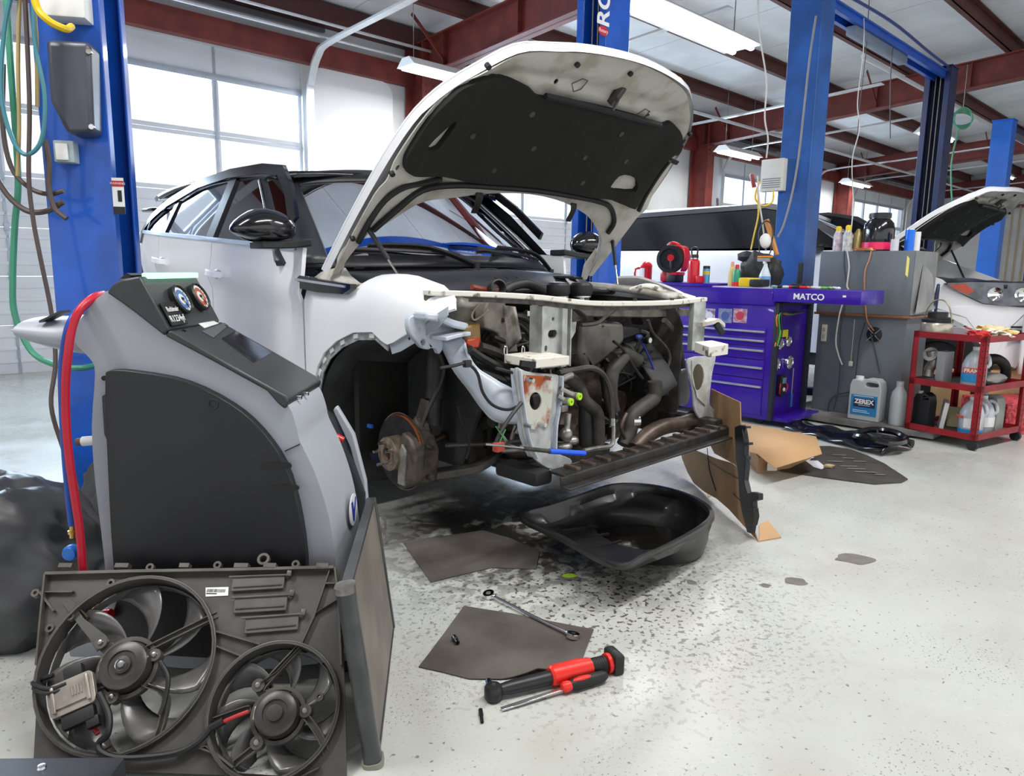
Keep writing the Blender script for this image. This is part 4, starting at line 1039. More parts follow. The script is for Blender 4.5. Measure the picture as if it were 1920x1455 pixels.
# hoses; each (pixel path, s, radius, material)
H1 = mat('dusty_rubber_hose', (0.055, 0.048, 0.042), 0.6, 0, 0.4, 20)
H2 = mat('black_hose', (0.02, 0.02, 0.02), 0.5, 0, 0.3, 20)
H3 = mat('alloy_pipe', (0.45, 0.43, 0.40), 0.35, 0.8, 0.3, 20)
H4 = mat('brown_intake_pipe', (0.13, 0.095, 0.075), 0.42, 0.5, 0.4, 12)
hoses = [
 ([(1062, 705), (1085, 725), (1095, 750), (1118, 772), (1122, 800), (1122, 832)], 0.40, 0.030, H1, 'coolant_hose'),
 ([(1100, 760), (1098, 790), (1100, 835)], 0.36, 0.034, H2, 'coolant_hose'),
 ([(1170, 668), (1160, 680), (1148, 700), (1145, 740), (1150, 770)], 0.34, 0.034, H1, 'coolant_hose'),
 ([(1150, 672), (1172, 664), (1196, 676)], 0.32, 0.034, H1, 'coolant_hose'),
 ([(1048, 700), (1075, 694), (1110, 690), (1132, 704), (1145, 740), (1148, 790)], 0.46, 0.013, H1, 'air_conditioning_hose'),
 ([(1228, 715), (1226, 745), (1205, 762), (1186, 780), (1180, 810), (1170, 835)], 0.38, 0.038, H1, 'turbo_hose'),
 ([(1190, 842), (1215, 815), (1245, 800), (1275, 795), (1300, 788)], 0.46, 0.040, H4, 'intake_pipe'),
 ([(1215, 600), (1225, 625), (1248, 650), (1256, 670), (1250, 695), (1238, 712), (1228, 730)], 0.34, 0.008, H1, 'wiring_loom'),
 ([(1150, 640), (1168, 655), (1190, 690), (1205, 710)], 0.36, 0.007, H2, 'wiring_loom'),
 ([(1090, 610), (1120, 606), (1140, 590), (1160, 575)], 0.34, 0.009, H1, 'wiring_loom'),
 ([(1070, 690), (1090, 740), (1105, 760), (1125, 765)], 0.30, 0.010, H2, 'wiring_loom'),
 ([(1128, 690), (1132, 730), (1140, 760), (1160, 790)], 0.26, 0.012, H2, 'wiring_loom'),
 ([(940, 600), (975, 610), (1000, 640), (1008, 665)], 0.24, 0.010, H2, 'wiring_loom'),
 ([(880, 655), (905, 672), (940, 690), (985, 705), (1010, 720)], 0.34, 0.018, H2, 'wiring_loom'),
 ([(900, 650), (930, 660), (955, 675), (990, 690)], 0.30, 0.020, H1, 'coolant_hose'),
 ([(895, 572), (885, 590), (890, 600), (905, 590), (915, 580)], 0.30, 0.004, mat('pale_wire', (0.30, 0.27, 0.2), 0.6), 'wiring_loom'),
 ([(955, 590), (985, 598), (1005, 615), (1012, 640)], 0.22, 0.012, H1, 'wiring_loom'),
 ([(1245, 600), (1262, 620), (1275, 650), (1280, 690)], 0.30, 0.016, ENG2, 'coolant_hose'),
 ([(1175, 775), (1165, 800), (1172, 822)], 0.42, 0.010, H4, 'wiring_loom'),
 ([(1000, 560), (1030, 575), (1010, 590), (985, 585)], 0.20, 0.01, H2, 'wiring_loom'),
 # loom clipped across the white rail, down to the red plug
 ([(826, 690), (850, 686), (876, 682), (895, 700), (905, 735), (925, 760), (955, 768), (980, 752), (990, 730), (984, 710), (965, 700), (930, 690)], 0.50, 0.006, H2, 'rail_wiring'),
 ([(978, 755), (962, 775), (945, 800), (932, 825), (928, 845)], 0.54, 0.008, H2, 'rail_wiring'),
 ([(800, 635), (822, 660), (832, 690), (826, 720), (812, 750), (800, 775), (790, 800)], 0.10, 0.008, H2, 'brake_hose'),
 ([(858, 760), (865, 790), (876, 810), (880, 840), (874, 860)], 0.12, 0.006, H2, 'sensor_wire'),
]
for L, s, r, m, nm in hoses:
    MB().tube(pq(L, s), r, 10 if r > 0.02 else 7, 5).done(nm, m, car)
rnd = random.Random(21)
for k in range(22):
    y = rnd.uniform(0.5, 1.5); z = rnd.uniform(0.45, 0.98); P = [Vector((rnd.uniform(0.14, 0.22), y, z))]
    for j in range(4): P.append(Vector((rnd.uniform(0.14, 0.28), min(1.52, max(0.42, P[-1].y + rnd.uniform(-.13, .13))), min(1.03, max(0.40, P[-1].z + rnd.uniform(-.12, .12))))))
    MB().tube(P, rnd.choice((0.004, 0.006, 0.009, 0.012)), 7, 5).done('wiring_loom', (H1, H2, H2, ENG2, H3)[k % 5], car)
# pipe flange and clamp rings
def ringed(px, py, s, r, nm, m): 
    q = CF.hx(px, py, s); MB().lathe(q, (0.3, 1, -0.05), [(r * 0.78, -0.02), (r, -0.02), (r, 0.02), (r * 0.78, 0.02), (r * 0.78, -0.02)], 20).done(nm, m, car)
ringed(1303, 787, 0.46, 0.05, 'pipe_flange', mat('rust_flange', (0.16, 0.11, 0.08), 0.5, 0.6, 0.4))
ringed(1186, 790, 0.38, 0.043, 'hose_clamp', STEEL)
q = CF.hx(932, 540, 0.20); MB().lathe(q, (0.9, -0.3, 0.15), [(0.022, -0.03), (0.034, -0.03), (0.036, 0.02), (0.03, 0.022), (0.022, 0.0), (0.022, -0.03)], 20).done('open_hose_end', H2, car)
MB().tube(pq([(945, 545), (965, 535), (990, 532), (1020, 545)], 0.18), 0.022, 10).done('breather_hose', H2, car)
# alloy a/c pipes with green caps
CAPY = mat('yellow_green_cap', (0.45, 0.75, 0.03), 0.4)
for L in ([(1150, 790), (1150, 815), (1146, 835), (1120, 840), (1095, 845)],): 
    MB().tube(pq(L, 0.52), 0.010, 8).done('alloy_pipe', H3, car)
MB().cyl(CF.hx(1148, 786, 0.51), CF.hx(1148, 800, 0.52), 0.014, seg=12).done('pipe_ferrule', STEEL, car)
MB().tube(pq([(1045, 718), (1060, 708), (1072, 703)], 0.50), 0.013, 8).done('alloy_pipe', H3, car)
for x0, y0, x1, y1 in ((1050, 728, 1078, 742), (1046, 742, 1062, 752)):
    a = MB().tube(pq([(x0, y0), (x1, y1)], 0.54, 0.02), 0.010, 8, 1)
    q = CF.hx(x1, y1, 0.56); a.cyl(q - Vector((0.02, 0, 0)), q + Vector((0.02, 0, 0)), 0.016, seg=14)
    a = a.done('alloy_pipe', H3, car); MB().lathe(q + Vector((0.018, 0, 0)), (1, 0.1, 0), [(0.006, 0), (0.015, 0), (0.015, 0.01), (0.006, 0.01), (0.006, 0)], 16).done('pipe_cap', CAPY, a)
mb = MB(); q = CF.hx(1057, 765, 0.55); mb.box(q, (0.02, 0.035, 0.03), bev=0.005); mb.done('pipe_block', ALU, car)
mb = MB(); q = CF.hx(1062, 815, 0.48); mb.ball(q, 0.028, (1, 1, 1.2), 2); mb.ball(q + Vector((0.0, 0.035, -0.03)), 0.03, (1, 1.1, 0.7), 2); mb.cyl(q, q + Vector((0, 0.01, 0.09)), 0.013, seg=10); mb.ball(q + Vector((0, -0.01, -0.05)), 0.03, (1, 1.3, 0.6), 2)
mb.done('expansion_valve', ALU, car)
q = CF.hx(872, 680 - 0, 0.50)
MB().box(CF.hx(876, 682, 0.5), (0.02, 0.03, 0.026), bev=0.004).done('wire_clip', BLACKPL, car)
mb = MB(); q = CF.hx(935, 838, 0.55); mb.box(q, (0.03, 0.04, 0.035), bev=0.005); mb.done('red_connector', mat('red_plug', (0.40, 0.05, 0.035), 0.5), car)
for pth in ([(930, 800), (940, 815), (948, 830)], [(948, 805), (940, 822), (936, 832)]): MB().tube(pq(pth, 0.55), 0.003, 5).done('connector_wire', mat('green_wire', (0.05, 0.22, 0.06), 0.5), car)
mb = MB(); q = CF.hx(1003, 573, 0.34); mb.box(q, (0.02, 0.016, 0.03), bev=0.003); mb.box(CF.hx(1003, 590, 0.34), (0.02, 0.014, 0.02), bev=0.003); mb.done('yellow_connector', mat('amber_plug', (0.55, 0.32, 0.02), 0.5), car)
MB().box(CF.hx(992, 588, 0.33), (0.01, 0.012, 0.02), bev=0.002).done('paper_tag', WHITE, car)
MB().box(CF.hx(1234, 605, 0.14), (0.01, 0.03, 0.018), bev=0.002).done('fuse_label', WHITE, car)
# ---------------------------------------------------------------- wheel well, brake, suspension (near side; far side mirrored plainly)
LIN = mat('liner_felt', (0.048, 0.048, 0.050), 0.8, 0, 0.5, 5, bump=0.3)
def well(a, b):
    an = math.radians(205 - 178 * a); r = 0.545
    e = min(1, max(0, (a - 0.62) / 0.2)); y0 = 0.05 + 0.27 * e * e * (3 - 2 * e)
    return (-0.08 + r * math.cos(an) * 1.0, y0 + (0.47 - y0) * b, 0.385 + r * math.sin(an) * 0.97 - 0.05 * b)
for k in (0, 1):
    f = (lambda v: v) if k == 0 else (lambda v: (v[0], WID - v[1], v[2]))
    wl = MB().sheet(lambda a, b: f(well(a, b)), 28, 6).done('wheel_well', LIN, car, solid=0.012)
    mb = MB(); mb.plate([(-0.56, 0.30), (-0.54, 0.62), (-0.40, 0.80), (-0.2, 0.88), (0.0, 0.88), (0.2, 0.82), (0.3, 0.74), (0.12, 0.60), (-0.02, 0.30)], 0.44, 0.46, axis='y', fn=(lambda s, h, d: f((s, d, h))))
    mb.done('well_inner_wall', LIN, wl)
    # brake
    hx_, hy_, hz_ = -0.16, 0.155, 0.385
    S = 1 if k == 0 else -1
    def Q(x, y, z): return Vector(f((x, y, z)))
    ROT = mat('brake_disc_iron', (0.055, 0.05, 0.05), 0.45, 0.6, 0.4, 12)
    dk = MB().lathe(Q(hx_, 0.20, hz_), (0, S, 0), [(0.06, 0), (0.165, 0), (0.165, 0.026), (0.06, 0.026), (0.06, 0)], 40).done('brake_disc', ROT, car)
    MB().lathe(Q(hx_, 0.20, hz_), (0, S, 0), [(0.1655, 0.004), (0.167, 0.008), (0.167, 0.018), (0.1655, 0.022), (0.1655, 0.004)], 40).done('disc_rim', mat('rust_orange', (0.35, 0.10, 0.03), 0.6, 0.3, 0.4, 20), dk)
    HB = mat('rusty_hub', (0.30, 0.23, 0.17), 0.5, 0.5, 0.45, 22)
    hb = MB().lathe(Q(hx_, 0.135, hz_), (0, S, 0), [(0.028, 0.02), (0.030, 0.0), (0.068, 0.0), (0.076, 0.006), (0.078, 0.066), (0.03, 0.066)], 32).done('wheel_hub', HB, dk)
    MB().cyl(Q(hx_, 0.15, hz_), Q(hx_, 0.20, hz_), 0.03, seg=16).done('hub_bore', mat('rust_dark', (0.10, 0.04, 0.025), 0.6, 0.3, 0.5), hb)
    for q in range(5):
        a = 2 * PI * q / 5 + 0.5; x, z = hx_ + 0.052 * math.cos(a), hz_ + 0.052 * math.sin(a)
        MB().cyl(Q(x, 0.10, z), Q(x, 0.14, z), 0.007, seg=8).done('wheel_stud', STEEL, hb)
    # splash shield + caliper behind/right
    MB().lathe(Q(hx_, 0.235, hz_), (0, S, 0), [(0.05, 0), (0.155, 0), (0.175, -0.02), (0.178, -0.02), (0.158, 0.004), (0.05, 0.004)], 40).done('splash_shield', ALU, car)
    CAL = mat('dirty_caliper', (0.14, 0.115, 0.095), 0.55, 0.4, 0.5, 18, bump=0.3)
    mb = MB()
    P = [(0.04, -0.145), (0.075, -0.15), (0.155, -0.12), (0.175, 0.03), (0.14, 0.085), (0.075, 0.11), (0.045, 0.06), (0.055, -0.05)]
    mb.plate([(hx_ + a, hz_ + b) for a, b in P], 0.165, 0.30, axis='y', fn=lambda s, h, d: f((s, d, h)))
    cl = mb.done('brake_caliper', CAL, car, bev=0.012)
    mb = MB(); mb.plate([(hx_ + a, hz_ + b) for a, b in ((0.05, -0.13), (0.10, -0.13), (0.115, 0.03), (0.085, 0.06), (0.06, 0.0))], 0.155, 0.168, axis='y', fn=lambda s, h, d: f((s, d, h))); mb.done('caliper_face', mat('pale_pad', (0.34, 0.33, 0.30), 0.5, 0.3, 0.4, 20), cl, bev=0.004)
    for z in (-0.09, 0.05): MB().cyl(Q(hx_ + 0.165, 0.24, hz_ + z), Q(hx_ + 0.2, 0.24, hz_ + z * 0.95), 0.012, seg=8).done('caliper_pin', DIRTY, cl)
    mb = MB(); mb.ball(Q(hx_ + 0.02, 0.30, hz_ + 0.02), 0.09, (0.9, 0.6, 1.5), 3, 0.25, 3); mb.beam(Q(hx_, 0.30, hz_ + 0.05), Q(hx_ + 0.04, 0.33, 0.62), 0.045, 0.05, 0.01)
    mb.done('steering_knuckle', mat('cast_knuckle', (0.16, 0.14, 0.12), 0.6, 0.5, 0.5, 18), car)
    mb = MB(); mb.cyl(Q(-0.08, 0.34, 0.50), Q(-0.12, 0.38, 0.80), 0.032, seg=16); mb.cyl(Q(-0.095, 0.355, 0.62), Q(-0.125, 0.39, 0.86), 0.048, seg=16)
    mb.done('suspension_strut', mat('strut_black', (0.05, 0.048, 0.045), 0.5, 0.3, 0.4), car)
    mb = MB(); mb.tube([Q(hx_ + 0.02, 0.32, 0.40), Q(-0.10, 0.55, 0.46), Q(-0.10, 0.72, 0.47)], 0.015, 10); ax_ = mb.done('drive_shaft', mat('rusty_shaft', (0.20, 0.115, 0.05), 0.5, 0.6, 0.5, 14), car)
    MB().lathe(Q(-0.125, 0.42, 0.42), Vector((0.07, 0.85 * S, 0.15)), [(0.014, 0), (0.03, 0.01), (0.025, 0.025), (0.036, 0.035), (0.03, 0.05), (0.04, 0.06), (0.03, 0.085)], 16).done('shaft_boot', RUBBER, ax_)
    mb = MB(); mb.ribbon([Q(-0.10, 0.30, 0.27), Q(0.02, 0.5, 0.30), Q(-0.05, 0.72, 0.36), Q(-0.25, 0.78, 0.36)], (0.09, 0, 0), (0, 0, 0.035)); mb.ball(Q(-0.11, 0.28, 0.29), 0.04)
    mb.done('control_arm', mat('dusty_arm', (0.15, 0.135, 0.12), 0.6, 0.3, 0.5), car, bev=0.006)
    mb = MB(); mb.tube([Q(0.0, 0.34, 0.42), Q(0.16, 0.55, 0.43), Q(0.17, 0.7, 0.43)], 0.011, 8); mb.done('tie_rod', DIRTY, car)
MB().box(CF.hy(694, 799, 0.14), (0.035, 0.012, 0.016)).done('blue_clip', mat('blue_clip_plastic', (0.01, 0.09, 0.45), 0.4), car)
mb = MB(); mb.bb(-0.4, 0.62, 0.27, 0.22, 1.25, 0.33, 0.02); mb.ball((0.12, 0.70, 0.40), 0.1, (1, 1, .8), 2, 0.2); mb.done('subframe', mat('dusty_subframe', (0.09, 0.08, 0.07), 0.6, 0.3, 0.5, 12), car)

# things lying on the car
RX = CF
F_ = Fr(CF.w(0.69, A0.y - 0.02, A0.z + 0.02), -46.2)
t = thing('screwdriver', 'blue-handled hook tool lying across the lower end of the rusty crash plate', 'tool', F_)
a, b, c_ = F_.l(CF.m @ CF.hx(912, 833, 0.68)), F_.l(CF.m @ CF.hx(1030, 846, 0.69)), F_.l(CF.m @ CF.hx(1096, 850, 0.70))
MB().tube([b, b.lerp(c_, 0.3), c_], 0.0105, 10, 3).done('handle', mat('bright_blue_grip', (0.01, 0.10, 0.75), 0.35), t)
MB().tube([b.lerp(a, 0.42), b.lerp(a, 0.2), b], 0.008, 8, 3).done('jaw', DIRTY, t)
MB().cyl(a, b.lerp(a, 0.4), 0.004, seg=8).done('shaft', STEEL, t)
F_ = Fr(CF.m @ CF.hx(1205, 635, 0.30), -46.2)
t = thing('inspection_lamp', 'small black lamp head on a blue rod standing among the engine hoses', 'lamp', F_)
MB().cyl((0, 0.01, -0.01), (0.045, 0.0, -0.005), 0.018, seg=16).done('lamp_head', BLACKPL, t)
MB().cyl((0.045, 0.0, -0.005), (0.048, 0.0, -0.005), 0.013, seg=16).done('lens', WHITE, t)
MB().tube([(0, -0.01, -0.01), F_.l(CF.m @ CF.hx(1218, 672, 0.32)), F_.l(CF.m @ CF.hx(1228, 700, 0.33))], 0.005, 8, 2).done('rod', mat('dark_blue_rod', (0.01, 0.03, 0.30), 0.35), t)
MB().ball((0, -0.03, 0.01), 0.018, (1, 1.2, .8)).done('clamp', mat('blue_clamp', (0.02, 0.06, 0.25), 0.4), t)
COP = mat('copper_nuts', (0.45, 0.22, 0.12), 0.35, 0.8, 0.3)
for k, (x, y) in enumerate(((732, 501), (741, 498), (748, 503), (757, 500), (765, 506), (739, 506))):
    p = CF.hy(x, y, 0.26); q = CF.w(p.x, 0.26 + 0.01 * k, cowlpt(0.75, 0.1)[2] + 0.016)
    o = MB().lathe((0, 0, -0.008), (0, 0, 1), [(0.005, 0), (0.012, 0), (0.012, 0.016), (0.005, 0.016), (0.005, 0)], 6).done('nut', COP, M=Matrix.Translation(q) @ Matrix.Rotation(k * 0.9, 4, (1, 0.3, 0.2)))
    tag(o, 'copper-coloured nut in the small heap on the black cowl by the near gas strut', 'nut', 'heap of nuts on the cowl')
# ================================================================ refrigerant service machine
MF = Fr((-0.85, 1.95, 0), 0)
mac = thing('refrigerant_service_machine', 'grey wheeled air-conditioning service machine with black side panel and two gauges', 'service machine', MF)
GREY = mat('machine_grey', (0.38, 0.40, 0.45), 0.42, 0, 0.06, 3)
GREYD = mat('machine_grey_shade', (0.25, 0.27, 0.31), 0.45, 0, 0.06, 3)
MBLK = mat('machine_black_panel', (0.011, 0.011, 0.014), 0.36, 0, 0.15, 8)
MDRK = mat('console_dark', (0.034, 0.035, 0.038), 0.42, 0, 0.15, 10)
def mp(L, y=0.0): return [(v.x, v.z) for v in [MF.hy(a, b, y) for a, b in L]]
body = [(200, 546), (250, 560), (312, 626), (400, 675), (500, 728), (540, 760), (556, 800), (562, 826), (588, 880), (612, 950), (626, 1020), (632, 1100), (634, 1240), (216, 1240), (204, 1130), (190, 1000), (178, 900), (172, 800), (178, 700), (168, 672), (140, 640), (150, 600)]
MB().plate(sm2(mp(body), 3, True), 0.0, 0.32, axis='y').done('housing', GREY, mac, bev=0.02, seg=4)
MB().plate(mp([(555, 835), (600, 935), (628, 1010), (634, 1240), (230, 1240), (215, 900), (250, 760), (480, 790)]), 0.32, 0.44, axis='y').done('inner_bay', MBLK, mac)
MB().plate(mp([(560, 815), (600, 880), (628, 985), (638, 1100), (638, 1240), (625, 1240), (624, 1100), (614, 1000), (588, 900), (552, 825)], 0.0), 0.43, 0.46, axis='y').done('front_bezel', GREY, mac, bev=0.006)
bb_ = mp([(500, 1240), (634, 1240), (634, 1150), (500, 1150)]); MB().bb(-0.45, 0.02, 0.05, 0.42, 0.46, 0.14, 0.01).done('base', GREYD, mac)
pan_ = [(208, 706), (212, 694), (228, 691), (262, 694), (330, 705), (385, 724), (440, 754), (480, 785), (515, 825), (540, 865), (558, 915), (570, 970), (579, 1040), (581, 1150), (581, 1215), (235, 1215), (228, 1120), (219, 1000), (213, 880), (209, 780)]
bp = MB().plate(sm2(mp(pan_), 2, True), -0.03, 0.002, axis='y').done('side_panel', MBLK, mac, bev=0.022, seg=4)
c = MF.hy(400, 758, -0.03); MB().lathe((c.x, -0.031, c.z), (0, -1, 0), [(0.0, -0.004), (0.009, -0.004), (0.010, 0.001), (0.014, 0.002), (0.015, 0)], 20).done('panel_bolt', RUBBER, bp)
for L in ([(487, 873), (505, 866), (540, 866), (546, 877), (520, 880), (495, 880)], [(507, 915), (520, 909), (556, 909), (560, 918), (540, 921), (514, 921)]):
    MB().plate(sm2(mp(L, -0.03), 3, True), -0.033, -0.029, axis='y').done('finger_recess', mat('recess_black', (0.008, 0.008, 0.009), 0.6), bp)
for L in ([(194, 742), (200, 738), (213, 739), (215, 832), (206, 830), (198, 812)], [(212, 985), (222, 983), (226, 1062), (218, 1060)]):
    MB().plate(mp(L, -0.002), -0.012, 0.0, axis='y').done('hinge_cover', MDRK, mac, bev=0.003)
c = MF.hy(196, 709, 0); MB().cyl((c.x, -0.004, c.z), (c.x, 0.002, c.z), 0.007, seg=12).done('screw', RUBBER, mac)
c = MF.hy(218, 974, 0); MB().cyl((c.x, -0.004, c.z), (c.x, 0.002, c.z), 0.006, seg=12).done('screw', RUBBER, mac)
# rear handle: a thick loop
a, b = MF.hy(22, 620, 0.0), MF.hy(165, 640, 0.0)
hp = [(168, 628), (110, 632), (50, 624), (30, 620)]
P0 = [MF.hy(x, y, 0.04) for x, y in hp]
mb = MB()
def hsec(u):  # half height along handle
    return 0.032 + 0.040 * u ** 1.5
path = P0[::-1]; pathS = smooth_path(path, 8)
def hand(u, v):
    i = u * (len(pathS) - 1); k = min(int(i), len(pathS) - 2); p = pathS[k].lerp(pathS[k + 1], i - k); an = 2 * PI * v; r = hsec(u) * (1 if u > 0.06 else (0.25 + 0.75 * math.sqrt(max(0, 1 - ((0.06 - u) / 0.06) ** 2))))
    return (p.x - (0.02 if u < 0.01 else 0), 0.15 + 0.13 * math.cos(an) * (1 if u > 0.06 else 0.8), p.z + r * math.sin(an))
mb.sheet(hand, 24, 20); mb.done('handle', GREY, mac, sharp=70)
MB().ribbon([tuple(MF.hy(x, y, 0.06)) for x, y in ((84, 602), (105, 592), (122, 584))], (0, 0.05, 0), (0, 0, 0.006)).done('hook', MDRK, mac)
c = MF.hy(165, 826, 0.06); st = MB().cyl((c.x + 0.03, 0.06, c.z + 0.002), (c.x - 0.015, 0.06, c.z - 0.003), 0.014, seg=14); st.done('hose_stub', WHITE, mac)
MB().cyl((c.x - 0.015, 0.06, c.z - 0.003), (c.x - 0.032, 0.06, c.z - 0.005), 0.011, seg=14).done('stub_tip', mat('brown_tip', (0.12, 0.05, 0.03), 0.5), mac)
# control head
cap = [(200, 549), (212, 533), (228, 523), (262, 518), (317, 618), (308, 630), (255, 588), (225, 566)]
MB().plate(mp(cap, -0.012), -0.014, 0.33, axis='y').done('control_head', MDRK, mac, bev=0.006)
con = [(317, 619), (430, 682), (537, 743), (542, 752), (534, 768), (520, 756), (500, 733), (400, 678), (309, 630)]
cn = MB().plate(mp(con, -0.012), -0.014, 0.33, axis='y').done('console', MDRK, mac, bev=0.006)
MB().plate(mp([(515, 745), (540, 752), (552, 790), (533, 785)], 0.02), 0.02, 0.30, axis='y').done('console_foot', RUBBER, mac, bev=0.003)
def face(p0, p1):
    a, b = MF.hy(*p0, -0.014), MF.hy(*p1, -0.014)
    return Fr(MF.w(a.x, -0.014, a.z), ex=(b.x - a.x, 0, b.z - a.z), ey=(0, 1, 0)), (b - a).length
U1, l1 = face((262, 518), (317, 618)); U2, l2 = face((317, 619), (537, 743))
def onf(U, px, py, off=0.003): 
    q = U.hz(px, py, 0); return U, q
for k, (px, py, nm) in enumerate(((341, 561, 'low'), (375, 556, 'high'))):
    q = U1.hz(px, py, 0.012); M = MF.mi @ U1.m @ Matrix.Translation((q.x, q.y, 0.0))
    g = MB().lathe((0, 0, 0), (0, 0, 1), [(0.0, 0.0), (0.043, 0.0), (0.045, 0.016), (0.040, 0.020), (0.036, 0.012), (0, 0.012)], 32).done('pressure_gauge', BLACKPL, mac, M=M)
    MB().lathe((0, 0, 0.0125), (0, 0, 1), [(0.0, 0.0), (0.037, 0.0), (0.037, 0.001), (0, 0.001)], 32).done('gauge_face', WHITE, g)
    MB().lathe((0, 0, 0.0135), (0, 0, 1), [(0.017, 0.0), (0.029, 0.0), (0.029, 0.0006), (0.017, 0.0006), (0.017, 0)], 32).done('gauge_scale', mat('scale_%s' % nm, '#4d78b0' if k == 0 else '#b0553f', 0.5), g)
    mb = MB(); mb.beam((-0.006, -0.004, 0.016), (0.026, 0.012, 0.016), 0.003, 0.001); mb.cyl((0, 0, 0.0135), (0, 0, 0.018), 0.004, seg=10)
    for q_ in range(11): 
        an = math.radians(-130 + 26 * q_); mb.beam((0.029 * math.cos(an), 0.029 * math.sin(an), 0.0145), (0.035 * math.cos(an), 0.035 * math.sin(an), 0.0145), 0.0018, 0.0006)
    mb.done('gauge_needle', MK, g)
q = U1.hz(314, 584, 0); M = MF.mi @ U1.m @ Matrix.Translation((q.x + 0.01, q.y + 0.015, 0.004))
lb = MB().bb(-0.035, -0.045, 0, 0.035, 0.05, 0.004).done('name_plate', RUBBER, mac, M=M, bev=0.001)
for d, s, z in (('Robinair', 0.020, -0.012), ('R1234yf', 0.026, 0.016)):
    text('plate_lettering', d, MS, lb, mtx((z, 0.0, 0.005), (0, 1, 0), (-1, 0, 0)), s, 0.0005, 0.0003)
# status light on top and the display
a = MF.hy(258, 520, 0.0)
MB().bb(a.x - 0.0, 0.02, a.z - 0.004, a.x + 0.03, 0.31, a.z + 0.012, 0.004).done('status_light', emis('mint_light', '#a8f0c8', 1.6), mac)
MB().plate(mp([(225, 522), (238, 512), (246, 516), (240, 524)], 0.05), 0.05, 0.25, axis='y').done('top_grip', RUBBER, mac)
def qz(U, L, off): return [(v.x, v.y) for v in [U.hz(a, b, off) for a, b in L]]
MB().plate(qz(U2, [(415, 636), (440, 622), (510, 662), (476, 681)], 0.0), 0.0, 0.003).done('display', glass('screen_glass', '#8890a0', 0.25, 0.08), cn, M=MF.mi @ U2.m)
MB().plate(qz(U2, [(420, 637), (441, 626), (503, 661), (474, 677)], 0.0), 0.0, 0.0015).done('display_panel', mat('lcd_grey', (0.12, 0.12, 0.15), 0.2, 0, 0.5, 40), cn, M=MF.mi @ U2.m)
MB().plate(qz(U2, [(371, 607), (394, 600), (410, 607), (383, 616)], 0.0), 0.0, 0.002).done('white_label', MS, cn, M=MF.mi @ U2.m)
MB().plate(qz(U2, [(378, 622), (420, 606), (428, 611), (400, 634)], 0.0), 0.0, 0.002).done('keypad', mat('keypad_grey', (0.10, 0.10, 0.11), 0.3), cn, M=MF.mi @ U2.m)
for px, py in ((345, 620), (424, 612)):
    q = U2.hz(px, py, 0); MB().cyl((q.x, q.y, 0), (q.x, q.y, 0.003), 0.005, seg=10).done('console_screw', RUBBER, cn, M=MF.mi @ U2.m)
for px, py in ((558, 745), (571, 738)):
    q = MF.hx(px, py, MF.hy(541, 755, 0).x); MB().cyl((q.x, q.y, q.z), (q.x + 0.012, q.y, q.z), 0.006, seg=10).done('foot_screw', STEEL, cn)
# seam, front badge and the fittings showing in the front bay
MB().ribbon([MF.hy(x, y, -0.002) for x, y in ((534, 846), (562, 833))], (0, 0.004, 0), (0, 0, 0.003)).done('housing_seam', RUBBER, mac)
bx_ = MF.hy(640, 960, 0.0)
q = Vector((MF.hy(622, 955, 0.0).x + 0.004, 0.30, MF.hy(622, 955, 0.0).z))
q = MF.hx(654, 955, 0.008 + MF.hy(616, 955, 0.0).x)
bd = MB().plate(circ(0, 0, 0.05, 28), 0, 0.003).done('round_badge', MS, mac, M=mtx((q.x + 0.012, q.y, q.z), (0, 1, 0), (0, 0, 1)))
MB().plate([(-0.03, 0.03), (-0.012, 0.03), (0.002, -0.005), (0.025, 0.035), (0.034, 0.028), (0.005, -0.04), (-0.01, -0.03)], 0.003, 0.0045).done('badge_mark', mat('badge_blue', (0.02, 0.04, 0.35), 0.4), bd)
for px, py, cc in ((632, 815, 'red'), (622, 838, 'blue')):
    q = MF.hy(px, py, 0.38); m_ = {'red': mat('fitting_red', (0.55, 0.02, 0.02), 0.3), 'blue': mat('fitting_blue', (0.03, 0.10, 0.5), 0.3)}[cc]
    f = MB().cyl((q.x - 0.02, 0.38, q.z), (q.x + 0.02, 0.38, q.z - 0.02), 0.013, seg=12).done('coupler_' + cc, m_, mac)
    MB().cyl((q.x - 0.03, 0.38, q.z + 0.004), (q.x - 0.02, 0.38, q.z), 0.009, seg=12).done('coupler_nut', STEEL, f)
# wheels
for x in (-0.36, 0.36):
    for y in (0.06, 0.40): MB().lathe((x, y - 0.02, 0.05), (0, 1, 0), [(0.0, 0), (0.045, 0), (0.05, 0.008), (0.05, 0.032), (0.045, 0.04), (0, 0.04)], 20).done('castor', RUBBER, mac)
# charging hoses, draped over the handle
def mh(L, y): return [MF.hy(p[0], p[1], p[2] if len(p) > 2 else y) for p in L]
RH = mat('red_hose', (0.50, 0.008, 0.03), 0.38); BH = mat('blue_charging_hose', (0.01, 0.07, 0.40), 0.38)
MB().tube(mh([(193, 552, 0.10), (176, 558, 0.02), (152, 578, -0.03), (136, 612, -0.05), (128, 660), (123, 720), (124, 790), (130, 860), (140, 930), (150, 1000), (156, 1080), (162, 1150)], -0.06), 0.011, 10).done('red_hose', RH, mac)
bh = MB().tube(mh([(190, 560, 0.12), (170, 566, 0.05), (146, 585, -0.02), (130, 612, -0.05), (121, 655), (117, 700), (119, 780), (124, 860), (130, 930), (136, 985)], -0.04), 0.011, 10).done('blue_hose', BH, mac)
q0, q1, q2 = mh([(136, 985), (136, 1012), (134, 1036)], -0.04)
MB().lathe(q0, q1 - q0, [(0.008, 0), (0.008, 0.015), (0.012, 0.016), (0.012, 0.024), (0.008, 0.025), (0.008, 0.036), (0, 0.036)], 12).done('brass_fitting', mat('brass', (0.65, 0.45, 0.14), 0.3, 1.0), bh)
